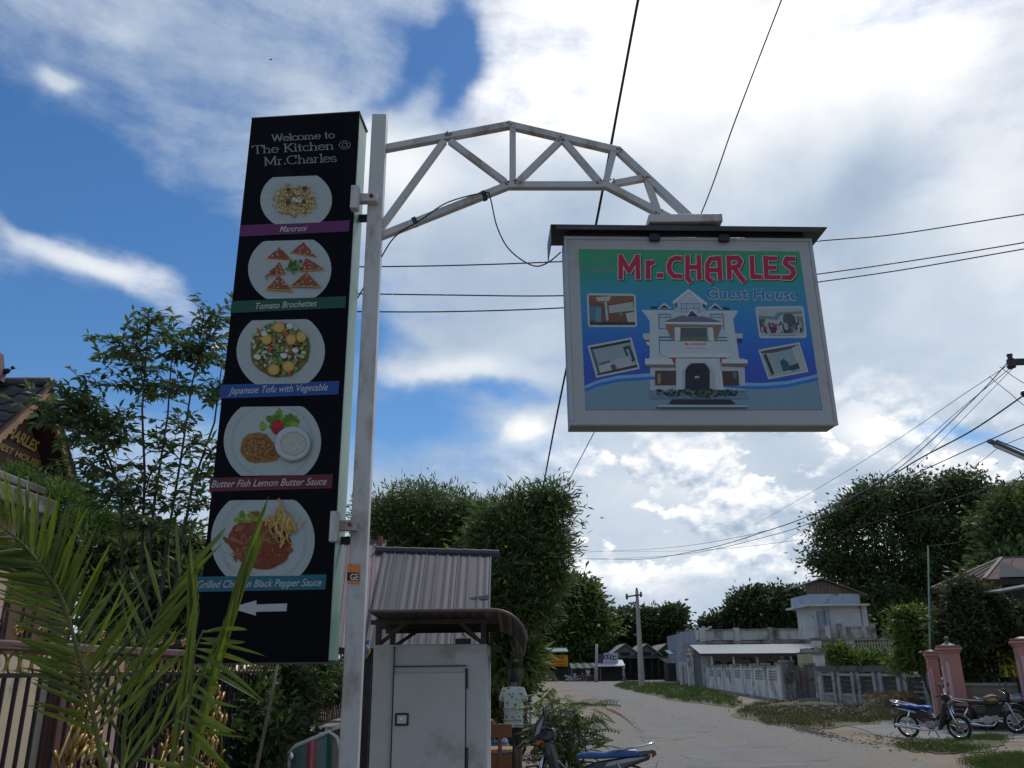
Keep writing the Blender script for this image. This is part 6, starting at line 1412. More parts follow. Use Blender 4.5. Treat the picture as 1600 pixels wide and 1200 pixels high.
    for x in (a+.1, b-.1): mb = MB(); mb.box((x, Y-.6, z(1041)/2), (.12, .12, z(1041)), None, dk); mb.build('post', None, t)
    # gabled market sheds
    for i, (p0, p1, pk, col, lab) in enumerate(((957, 998, 978, (.22, .24, .22), 'grey gabled market shed right of the script signboard'), (992, 1030, 1012, (.20, .19, .17), 'brownish gabled market shed in the middle of the market row'), (1024, 1066, 1043, (.07, .17, .12), 'gabled market shed with a green front at the right end of the row'))):
        Y = 128+i*.5; z = lambda py: W(p0, py, Y).z
        t = thing('market_shed', lab, 'market building', ((XX(p0, Y)+XX(p1, Y))/2, Y, 0), 'gabled market sheds')
        a, b, c = XX(p0, Y), XX(p1, Y), XX(pk, Y); ze, zr, zb_ = z(1020), z(1008.5), z(1026)
        gm = mat('gable_front_%d' % i, col, .85, .15, .5)
        mb = MB(); mb.prism([Vector((a, Y, zb_)), Vector((b, Y, zb_)), Vector((b, Y, ze-.3)), Vector((c, Y, zr)), Vector((a, Y, ze-.3))], (0, .2, 0), gm); mb.build('gable_wall', None, t)
        for (q0, z0_, q1, z1_) in ((a-.5, ze-.5, c, zr+.1), (c, zr+.1, b+.5, ze-.5)):
            mb = MB(); mb.prism([Vector((q0, Y-.9, z0_)), Vector((q1, Y-.9, z1_)), Vector((q1, Y-.9, z1_+.15)), Vector((q0, Y-.9, z0_+.15))], (0, 12, 0), mat('weathered_roof', (.22, .215, .21), .8, .2, .6)); mb.build('roof', None, t)
        mb = MB(); mb.box((c, Y-.05, (zb_+ze)/2+.1), ((b-a)*.35, .1, .5), None, dk); mb.build('vent', None, t)
        mb = MB(); mb.box(((a+b)/2, Y-1.2, z(1028)), (b-a-.1, 2.6, .12), None, mat('grey_canopy', (.12, .12, .115), .8)); mb.build('canopy', None, t)
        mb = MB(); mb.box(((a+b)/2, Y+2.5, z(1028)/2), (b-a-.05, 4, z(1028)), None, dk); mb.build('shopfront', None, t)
        for k in range(4): x = a+(b-a)*(k+.2)/3.6; mb = MB(); mb.box((x, Y-2.3, z(1029)/2), (.13, .13, z(1029)), None, dk); mb.build('post', None, t)
    Y = 118; a, b = W(1045, 1030, Y), W(1058, 1037, Y); mb = MB(); mb.box(((a.x+b.x)/2, Y, (W(1050, 1024, Y).z+b.z)/2), (b.x-a.x, .1, W(1050, 1024, Y).z-b.z), None, flat(.36, .36, .38)); mb.box(((a.x+b.x)/2, Y-.07, (W(1050, 1024, Y).z+b.z)/2), (.25, .04, .9), None, flat(.25, .03, .06)); mb.box(((a.x+b.x)/2, Y+.05, .9), (.1, .1, 2.2), None, dk)
    tag(mb.build('cross_banner', None), 'small white banner with a red stripe before the green-fronted market shed', 'banner')
    Y = 116; a, b = XX(1032, Y), XX(1050, Y); mb = MB(); mb.prism([Vector((a, Y, W(1040, 1029, Y).z)), Vector((b, Y, W(1040, 1029, Y).z)), Vector((b, Y, W(1040, 1036.5, Y).z)), Vector((a+.9, Y, W(1040, 1036.5, Y).z))], (0, .1, 0), flat(.38, .38, .37)); mb.box(((a+b)/2, Y+.2, 1.1), (.1, .1, 2.4), None, dk); tag(mb.build('slanted_board', None), 'slanted pale signboard hanging left of the white banner with the red stripe', 'signboard')
    # row of dark stalls close behind the wall end
    Y = 112; mb = MB(); t = thing('blue_roof_stall', 'dark stall with a faded blue roof beside the end of the white wall', 'stall', (XX(1062, Y), Y, 0))
    mb.box((XX(1062, Y), Y+2, 1.1), (XX(1080, Y)-XX(1046, Y), 3, 2.2), None, dk); mb.build('wall', None, t)
    mb = MB(); z1, z2 = W(1060, 1024, Y).z, W(1060, 1017, Y).z; mb.prism([Vector((XX(1046, Y), Y-1, z1)), Vector((XX(1082, Y), Y-1, z1)), Vector((XX(1082, Y), Y-1, z1+.15)), Vector((XX(1046, Y), Y-1, z1+.15))], (0, 3.5, z2-z1), mat('blue_faded_roof', (.06, .13, .19), .7)); mb.build('roof', None, t)
shops()
def pole_line():
    # leaning concrete power pole
    Y = 83.8; b = G(1003, 1074); top = W(989, 927, Y); pm = mat('pole_concrete', (.33, .31, .285), .85, .08, 1)
    t = thing('power_pole', 'slim leaning concrete power pole with one crossarm on the grass verge', 'utility pole', (b.x, b.y, 0))
    bb = Vector((b.x, b.y, -.1)); top = Vector((top.x, b.y, top.z)); mb = MB(); mb.tube([bb, top], [.30, .14], 10, pm); mb.build('shaft', None, t, smooth=True, auto=True)
    a, c = Vector((W(979, 932.5, b.y).x, b.y-.2, W(979, 932.5, b.y).z)), Vector((W(1001, 929.5, b.y).x, b.y-.2, W(1001, 929.5, b.y).z)); mb = MB(); mb.bar(a, c, .12, .14, m=RUST); mb.build('crossarm', None, t)
    for p in (a, c, top): mb = MB(); mb.lathe(p+Vector((0, 0, .08)), [(.09, -.3), (.14, -.1), (.09, 0), (.12, .1), (.05, .2), (0, .22)], 8, mat('insulator', (.10, .06, .05), .3)); mb.build('insulator', None, t)
    for px, y0, y1, YY, r_, lab in ((932, 1006, 1062, 112, .2, 'short pale concrete post between the green awning and the script signboard'), (828, 1045, 1102, 30, .045, 'thin pale metal pole right of the standing man'), (816, 1030, 1102, 34, .045, 'thin grey metal pole left of the pale one, behind the standing man')):
        p = W(px, y1, YY); q = W(px, y0, YY); mb = MB(); mb.tube([(p.x, YY, 0), (q.x, YY, q.z)], [r_, r_*.75], 8, pm if YY > 50 else mat('pale_pole', (.38, .44, .47), .5)); tag(mb.build('pole', None, smooth=True), lab, 'pole')
    # utility pole just outside the right edge carrying the crossarm, lamp and tube fixture
    Y = 14; x = W(1680, 700, Y).x
    t = thing('utility_pole', 'crossarm and bracket tube lamps of a utility pole standing just beyond the right edge', 'utility pole', (x, Y, 0))
    mb = MB(); mb.tube([(x, Y, 0), (x, Y, 8.6)], [.17, .12], 12, pm); mb.build('shaft', None, t, smooth=True, auto=True)
    a, c = W(1575, 566, Y-.2), W(1785, 560, Y-.2); mb = MB(); mb.bar(a, c, .09, .10, m=mat('dark_angle_iron', (.03, .028, .03), .6)); mb.build('crossarm', None, t)
    ins = mat('brown_insulator', (.035, .02, .022), .3)
    for px, py in ((1578, 558), (1640, 556), (1720, 554)):
        p = W(px, py, Y-.2); mb = MB(); mb.lathe(p, [(.02, -.1), (.05, -.06), (.055, -.03), (.035, -.01), (.05, .02), (.05, .05), (.02, .07), (0, .07)], 10, ins); mb.build('insulator', None, t, smooth=True)
    p = W(1580, 572, Y-.2); mb = MB(); mb.lathe(p, [(0, -.08), (.04, -.06), (.06, -.02), (.05, .02), (.06, .05), (.03, .08), (0, .08)], 10, ins, axis=(.3, -1, 0)); mb.build('insulator', None, t, smooth=True)
    p = W(1603, 616, Y-.3); mb = MB(); mb.lathe(p, [(0, -.10), (.05, -.07), (.065, 0), (.05, .07), (0, .09)], 12, ins, axis=(-.6, 0, .4)); mb.build('strain_insulator', None, t, smooth=True)
    # tube lamp on a bracket: long fixture pointing toward the left
    a, c = W(1546, 689, Y-1.2), W(1690, 752, Y-.2); mb = MB(); mb.tube([a, c], .055, 8, mat('lamp_housing', (.10, .10, .105), .5), flatk=.6); mb.build('lamp_housing', None, t)
    d = (c-a).normalized(); mb = MB(); mb.tube([a+d*.10-Vector((0, 0, .045)), a.lerp(c, .8)-Vector((0, 0, .045))], .028, 8, mat('tube_glass', (.5, .5, .48), .25)); mb.build('lamp_tube', None, t, smooth=True)
    mb = MB(); mb.tube([W(1557, 688, Y-1.2), W(1700, 745, Y-.1)], .012, 6, CABLE); mb.build('bracket_rod', None, t)
pole_line()

def cable(name, pts, r, label, m=CABLE, group='overhead wires', n=10):
    """smooth curve through points given as (px, py, Y)"""
    P = [W(*p) for p in pts]; Q = []
    for i in range(len(P)-1):
        p0 = P[max(i-1, 0)]; p1 = P[i]; p2 = P[i+1]; p3 = P[min(i+2, len(P)-1)]
        for k in range(n):
            t = k/n; Q.append(.5*((2*p1)+(-p0+p2)*t+(2*p0-5*p1+4*p2-p3)*t*t+(-p0+3*p1-3*p2+p3)*t**3))
    Q.append(P[-1]); mb = MB(); mb.tube(Q, r, 5, m); o = mb.build(name, None, smooth=True); tag(o, label, 'wire', group); return o
cable('overhead_wire', [(1010, -60, 5.2), (997, 0, 5.4), (968, 155, 5.9), (930, 357, 6.8), (880, 600, 9.2), (862, 690, 11), (843, 792, 16)], .012, 'thickest black cable running down behind the left end of the hanging sign')
cable('overhead_wire', [(1245, -60, 7.0), (1221, 0, 7.2), (1150, 185, 8.2), (1093, 340, 9.5), (1000, 540, 11), (925, 682, 14), (880, 768, 20)], .008, 'thin cable meeting the top of the hanging sign at its hanger')
cable('overhead_wire', [(556, 417, 9), (700, 415, 9), (870, 409, 9), (1100, 396, 9), (1275, 377, 9), (1400, 366, 9), (1600, 335, 9), (1900, 290, 9)], .0085, 'uppermost of the three level wires passing behind both signs')
cable('overhead_wire', [(556, 459, 9), (700, 461, 9), (880, 462, 9), (1100, 452, 9), (1280, 428, 9), (1420, 408, 9), (1600, 379, 9), (1900, 325, 9)], .0085, 'middle one of the three level wires passing behind both signs')
cable('overhead_wire', [(556, 487, 9), (700, 487, 9), (880, 481, 9), (1100, 465, 9), (1283, 440, 9), (1420, 420, 9), (1600, 389, 9), (1900, 336, 9)], .0085, 'lowest of the three level wires passing behind both signs')
cable('sign_cable', [(553, 475, 4.78), (562, 460, 4.78), (588, 416, 4.70), (617, 370, 4.64), (660, 342, 4.61), (700, 316, 4.60), (757, 301, 4.61), (766, 309, 4.62), (776, 352, 4.62), (792, 385, 4.61), (815, 406, 4.60), (838, 416, 4.60), (858, 409, 4.62), (876, 394, 4.66)], .0045, 'black cable taped along the truss arm and drooping to the hanging sign', group=None)
for pts, r, lab in (
    ([(880, 880, 95), (915, 873, 80), (1000, 874, 55), (1100, 858, 36), (1200, 829, 26), (1280, 800, 22), (1360, 762, 18.5), (1440, 715, 16), (1520, 672, 14.6), (1602, 616, 13.7)], .014, 'thick lumpy service cable sagging to the strain insulator at the right'),
    ([(880, 868, 95), (915, 863, 80), (1030, 857, 50), (1160, 838, 29), (1290, 796, 21), (1400, 735, 17), (1520, 625, 14.6), (1578, 562, 13.8)], .009, 'upper wire of the fan running to the crossarm insulator'),
    ([(1180, 820, 40), (1280, 762, 26), (1400, 688, 19), (1500, 620, 15.6), (1576, 570, 13.8)], .006, 'highest faint wire of the fan left of the crossarm'),
    ([(1200, 860, 40), (1300, 800, 26), (1400, 726, 19), (1500, 640, 15.6), (1580, 574, 13.8)], .006, 'second faint wire of the fan below the highest one'),
    ([(1300, 850, 30), (1380, 780, 22), (1460, 700, 17), (1582, 576, 13.8)], .005, 'steepest faint wire of the fan ending under the crossarm'),
    ([(915, 875, 80), (1050, 868, 46), (1200, 838, 28), (1320, 793, 21), (1440, 736, 17), (1600, 663, 13.5), (1800, 570, 11)], .010, 'dark wire leaving the picture between the strain insulator and the tube lamp'),
    ([(915, 861, 80), (1060, 861, 50), (1240, 845, 30), (1400, 806, 22), (1500, 776, 18), (1600, 744, 15), (1760, 690, 12)], .007, 'lowest long wire crossing in front of the big right tree'),
    ([(1440, 750, 22), (1500, 738, 20), (1530, 723, 18), (1560, 700, 15), (1600, 683, 13)], .006, 'short wire rising past the end of the tube lamp'),
    ([(1451, 853, 27), (1480, 850, 26), (1500, 846, 25), (1530, 825, 22), (1560, 790, 19), (1585, 755, 16), (1610, 730, 14)], .009, 'curved service wire tied to the thin green mast'),
    ([(1545, 588, 14.5), (1575, 612, 14), (1610, 640, 13.6), (1700, 690, 13)], .006, 'jumper wire looping down from the fan of wires near the crossarm'),
    ([(1562, 573, 14), (1602, 600, 13.8), (1680, 640, 13.6)], .006, 'short jumper wire just left of the strain insulator')):
    cable('overhead_wire', pts, r, lab)
cable('overhead_wire', [(60, 690, 30), (110, 695, 30), (140, 705, 30), (230, 728, 30), (320, 750, 30)], .014, 'faint wire seen through the leaves of the slender left tree')

# far people
def fp(px, Y, label, sh, tr, rz, hat=None, pose='walk', sc_=1.):
    x = W(px, 1060, Y).x; person(label, (x, Y, 0), rz, sh, tr, sc_, 0, pose, hat, short=False, group='distant pedestrians', sub=1)
sm = lambda r, g, b: mat('cloth_%d_%d_%d' % (r*255, g*255, b*255), (r, g, b), .9)
fp(975, 116, 'distant pedestrian in lilac clothes and a yellow hat, walking left of the power pole', sm(.28, .30, .42), sm(.20, .2, .34), R(-80), mat('yellow_hat', (.5, .38, .06), .8))
fp(931, 113, 'distant pedestrian in blue-grey wearing a wide straw hat beside the short concrete post', sm(.22, .27, .32), sm(.25, .28, .33), R(20), mat('straw_hat', (.42, .36, .24), .8), 'stand')
fp(919.5, 114, 'distant bare-headed pedestrian in a pale blouse left of the one in the straw hat', sm(.36, .36, .38), sm(.05, .05, .06), R(160), None, 'stand')

# ================================================================== MOTORBIKES
def motorbike(label, loc, rz, paint, seat, accent, style='cub', lean=R(4), group='parked motorbikes', basket=False, stripe=None, visor=False):
    t = thing('motorbike', label, 'motorbike', loc, group); ORG[t.name] = Vector((0, 0, 0))
    wr = .285 if style == 'cub' else .30; tire = .036 if style == 'cub' else .045; wb = .61 if style == 'cub' else .66
    for x in (wb, -wb):
        mb = MB(); mb.ring((x, 0, wr), wr-tire, tire, n=28, k=8, m=RUBBER); w = mb.build('wheel', None, t, smooth=True)
        mb = MB(); mb.ring((x, 0, wr), wr-tire*2.1, .013, n=28, k=6, m=CHROME); mb.lathe((x, -.045, wr), [(0, 0), (.035, 0), (.04, .02), (.03, .045), (.04, .07), (.035, .09), (0, .09)], 12, STEEL, axis=(0, 1, 0))
        rim = mb.build('rim', None, w, smooth=True)
        for k in range(5): a = k*2*math.pi/5+.3; mb = MB(); mb.bar((x+.03*math.cos(a), 0, wr+.03*math.sin(a)), (x+(wr-tire*2)*math.cos(a), 0, wr+(wr-tire*2)*math.sin(a)), .012, .030, (0, 1, 0), STEEL); mb.build('spoke', None, w)
        if x > 0: mb = MB(); mb.lathe((x, .035, wr), [(.05, 0), (.10, 0), (.10, .005), (.05, .005)], 20, STEEL, axis=(0, 1, 0)); mb.build('brake_disc', None, w)
    def part(name, prof, y0, wd, m, parent=t, bevel=.012, sub=None):
        mb = MB(); mb.prism([Vector((x, y0-wd/2, z)) for x, z in prof], (0, wd, 0), m); return mb.build(name, None, parent, bevel=bevel)
    hx, hz_ = wb-.17, .93
    for s in (-.075, .075):
        mb = MB(); mb.tube([(wb, s, wr), (wb-.06, s, wr+.22), (hx+.03, s*.8, hz_-.18)], [.021, .024, .024], 8, CHROME if style == 'cub' else STEEL); mb.build('fork', None, t, smooth=True)
    # front mudguard
    P = [(wb+(wr+.02)*math.cos(R(a)), wr+(wr+.02)*math.sin(R(a))) for a in range(20, 161, 14)]; P2 = [(wb+(wr+.045)*math.cos(R(a)), wr+(wr+.045)*math.sin(R(a))) for a in range(160, 19, -14)]
    if style != 'cub': P = [(x+.02, z+.11) for x, z in P]; P2 = [(x+.02, z+.11) for x, z in P2]
    part('front_mudguard', P+P2, 0, .10, paint, bevel=.006)
    P = [(-wb+(wr+.03)*math.cos(R(a)), wr+(wr+.03)*math.sin(R(a))) for a in range(30, 191, 16)]; P2 = [(-wb+(wr+.055)*math.cos(R(a)), wr+(wr+.055)*math.sin(R(a))) for a in range(190, 29, -16)]
    part('rear_mudguard', P+P2, 0, .11, BLACK, bevel=.006)
    mb = MB(); mb.tube([(-wb, -.10, wr), (-.08, -.09, .32)], .022, 6, STEEL); mb.build('swing_arm', None, t)
    mb = MB(); mb.tube([(-wb, .10, wr), (-.08, .09, .32)], .022, 6, STEEL); mb.build('swing_arm', None, t)
    for s in (-.12, .12): mb = MB(); mb.tube([(-wb+.02, s, wr+.05), (-.46, s*.9, .66)], .024, 8, CHROME if s < 0 else STEEL); mb.build('shock_absorber', None, t, smooth=True)
    # engine
    mb = MB(); mb.lathe((-.02, -.12, .34), [(0, 0), (.10, 0), (.12, .02), (.12, .22), (.10, .24), (0, .24)], 14, STEEL, axis=(0, 1, 0)); mb.bar((.04, 0, .36), (.26, 0, .40), .14, .13, m=STEEL)
    en = mb.build('engine', None, t)
    for k in range(5): mb = MB(); mb.box((.12+k*.03, 0, .385), (.008, .17, .16), None, STEEL); mb.build('cooling_fin', None, en)
    for s in (-1,): mb = MB(); mb.tube([(.22, -.08, .34), (.10, -.12, .22), (-.18, -.15, .22), (-.30, -.16, .25), (-.80, -.17, .32), (-.86, -.17, .325)], [.016, .018, .02, .042, .048, .03], 10, CHROME); mb.build('exhaust', None, t, smooth=True)
    mb = MB(); mb.tube([(.02, -.24, .27), (.02, .24, .27)], .013, 6, BLACK)
    mb.build('foot_peg', None, t)
    mb = MB(); mb.tube([(-.05, .10, .28), (.0, .24, .015)], .012, 6, BLACK); mb.build('side_stand', None, t)
    mb = MB(); mb.tube([(-.02, -.10, .24), (-.10, -.14, .10)], .012, 6, BLACK); mb.build('centre_stand', None, t)
    if style == 'cub':
        part('frame_spine', [(.36, .72), (.42, .70), (.20, .42), (-.10, .40), (-.35, .50), (-.35, .60), (-.10, .50), (.12, .50)], 0, .11, BLACK)
        part('leg_shield', [(.44, .90), (.50, .84), (.42, .62), (.36, .40), (.26, .24), (.16, .24), (.22, .42), (.30, .64), (.36, .84)], 0, .34, paint, bevel=.03)
        part('side_cover', [(-.02, .60), (.10, .40), (-.12, .36), (-.30, .44), (-.62, .60), (-.86, .68), (-.90, .74), (-.60, .72), (-.20, .66)], 0, .21, paint, bevel=.03)
        for s in (-.118, .118):
            part('stripe', [(-.30, .60), (-.62, .66), (-.84, .715), (-.60, .70), (-.34, .65)], s, .006, stripe or accent, bevel=0)
            part('stripe', [(.05, .44), (-.10, .42), (-.22, .47), (-.05, .50)], s, .006, accent, bevel=0)
        part('headlight_cowl', [(hx+.02, .88), (hx+.13, .93), (hx+.12, 1.02), (hx+.0, 1.07), (hx-.12, 1.03), (hx-.10, .92)], 0, .20, paint, bevel=.03)
        mb = MB(); mb.sphere((hx+.11, 0, .965), .065, mat('headlight_glass', (.5, .5, .52), .1, .02), 12, .8, .5, 1.2); mb.build('headlight', None, t, smooth=True)
        part('seat', [(.08, .69), (.02, .76), (-.10, .775), (-.30, .765), (-.42, .80), (-.70, .80), (-.76, .76), (-.70, .72), (-.30, .69)], 0, .25, seat, bevel=.03)
    else:
        part('frame_spine', [(.40, .78), (.44, .72), (.24, .40), (-.10, .38), (-.35, .58), (-.80, .66), (-.80, .70), (-.30, .66), (.20, .70)], 0, .10, BLACK)
        part('fuel_tank', [(.36, .86), (.34, .94), (.18, .97), (-.02, .90), (-.08, .78), (.10, .72), (.30, .76)], 0, .27, paint, bevel=.05)
        part('side_cover', [(.0, .70), (-.05, .52), (-.26, .50), (-.34, .66)], 0, .20, paint, bevel=.02)
        for s in (-.14, .14): part('stripe', [(.30, .84), (.20, .92), (-.02, .86), (.12, .82)], s, .006, accent, bevel=0)
        part('seat', [(.0, .80), (-.10, .83), (-.42, .84), (-.74, .88), (-.80, .84), (-.74, .78), (-.30, .75), (.0, .75)], 0, .25, seat, bevel=.03)
        mb = MB(); mb.sphere((hx+.10, 0, .90), .095, BLACK, 14, 1, .7, 1.); mb.build('headlight_shell', None, t, smooth=True)
        mb = MB(); mb.sphere((hx+.135, 0, .90), .08, mat('headlight_glass', (.5, .5, .52), .1), 12, 1, .5, 1); mb.build('headlight', None, t, smooth=True)
        part('fly_screen', [(hx+.12, .98), (hx+.0, 1.12), (hx-.04, 1.10), (hx+.06, .97)], 0, .22, BLACK)
    part('tail_cowl', [(-.72, .70), (-.92, .76), (-.95, .80), (-.72, .78)], 0, .16, paint, bevel=.015)
    part('tail_light', [(-.90, .70), (-.96, .74), (-.95, .79), (-.90, .78)], 0, .13, mat('red_lens', (.25, .01, .01), .2), bevel=.006)
    mb = MB(); mb.tube([(-.45, .14, .78), (-.85, .13, .86), (-.93, .07, .88), (-.93, -.07, .88), (-.85, -.13, .86), (-.45, -.14, .78)], .014, 8, CHROME); mb.build('grab_rail', None, t, smooth=True)
    mb = MB(); mb.tube([(hx-.10, .34, 1.03), (hx-.04, .20, 1.05), (hx, .05, 1.0), (hx, -.05, 1.0), (hx-.04, -.20, 1.05), (hx-.10, -.34, 1.03)], .012, 8, CHROME); mb.build('handlebar', None, t, smooth=True)
    for s in (-1, 1):
        mb = MB(); mb.tube([(hx-.02, s*.24, 1.05), (hx-.10, s*.35, 1.03)], .018, 8, RUBBER); mb.build('grip', None, t)
        mb = MB(); mb.tube([(hx-.03, s*.20, 1.05), (hx+.0, s*.24, 1.22)], .006, 6, BLACK); mb.lathe((hx, s*.26, 1.26), [(0, 0), (.055, .004), (.06, .014), (.04, .024), (0, .028)], 14, BLACK, axis=(1, 0, .1)); mb.build('mirror', None, t, smooth=True)
        mb = MB(); mb.sphere((hx+.10, s*.14, .88), .028, mat('amber_lens', (.45, .15, .02), .2), 8); mb.build('indicator', None, t, smooth=True)
    part('number_plate', [(-.93, .55), (-.97, .66), (-.965, .665), (-.925, .555)], 0, .16, mat('plate_grey', (.2, .2, .2)), bevel=0)
    if visor:
        part('wind_visor', [(hx+.20, .90), (hx+.16, 1.08), (hx+.02, 1.30), (hx-.02, 1.29), (hx+.08, 1.05), (hx+.08, .92)], 0, .24, paint, bevel=.02)
        for s in (-.124, .124): part('stripe', [(hx+.16, .95), (hx+.12, 1.08), (hx+.03, 1.2), (hx+.09, 1.0)], s, .006, accent, bevel=0)
    if basket:
        mb = MB()
        for k in range(6):
            z = .80+k*.035; mb.ring((hx+.30, 0, z), .15, .004, axis='z', n=14, k=4, m=BLACK)
        b = mb.build('front_basket', None, t)
    t.rotation_euler = (lean, 0, rz); return t
pblk = mat('black_gloss_paint', (.012, .012, .016), .25, .05, 3, coat=.6); blue = mat('blue_vinyl', (.012, .05, .30), .4, .08, 6); dseat = mat('black_vinyl', (.02, .02, .022), .5)
a, b = G(1422, 1153), G(1503, 1157); d = b-a; c = (a+b)/2
motorbike('black and purple step-through motorbike with a bright blue seat, nearest in front of the pink pillars', (c.x, c.y, .0), math.atan2(d.y, d.x), pblk, blue, mat('magenta_decal', (.30, .04, .12), .3), stripe=mat('white_decal', (.45, .42, .40), .3))['label'] = 'black step-through motorbike with a bright blue seat, in front of the pink pillars'
a = G(1505, 1148); c = Vector((W(1540, 1110, 23.6).x, 23.6, 0))
motorbike('dusty brown and black motorbike with an orange edged seat, middle of the parked three', (c.x, c.y, 0), R(-14), mat('dusty_black_paint', (.06, .048, .038), .5, .2, 5), mat('worn_seat', (.05, .038, .03), .7), mat('orange_decal', (.42, .20, .03), .4), style='std', lean=R(5))
c = Vector((W(1578, 1110, 24.6).x, 24.5, 0))
motorbike('silver and blue trail motorbike partly out of frame at the right edge', (c.x, c.y, 0), R(-18), mat('silver_blue_paint', (.16, .19, .23), .35, .1, 4), dseat, mat('white_decal', (.45, .42, .40), .3), style='std', lean=R(5))
# near bottom bike: only its upper half shows
Yb = 11.7; xa, xb = W(1014, 1185, Yb).x-1.8, W(1014, 1185, Yb).x
motorbike('motorbike with shiny blue seat and silver rail at the bottom edge, below the feathery shrub', ((xa+xb)/2+.03, Yb, -.05), R(180-9), mat('grey_black_paint', (.03, .035, .045), .25, .1, 3, coat=.5), mat('sky_blue_vinyl', (.04, .12, .34), .35, .08, 5), mat('silver_decal', (.4, .42, .45), .3), stripe=mat('silver_decal', (.4, .42, .45), .3), visor=True)
c = W(842, 1110, 18.5)
motorbike('black motorbike with a round mirror parked behind the standing man', (c.x+.05, 18.6, 0), R(200), pblk, dseat, mat('silver_decal', (.4, .42, .45), .3))
for px, YY, lab, rz in ((893, 118, 'distant white and black motorbike under the green awning', 10), (861, 121, 'distant dark motorbike in front of the pharmacy stall', -15), (906, 119.5, 'distant dark motorbike right of the white one under the green awning', 30)):
    motorbike(lab, (W(px, 1060, YY).x, YY, 0), R(rz), mat('distant_white', (.4, .4, .42), .4) if px == 893 else pblk, dseat, mat('silver_decal', (.4, .42, .45), .3), group='distant parked motorbikes')

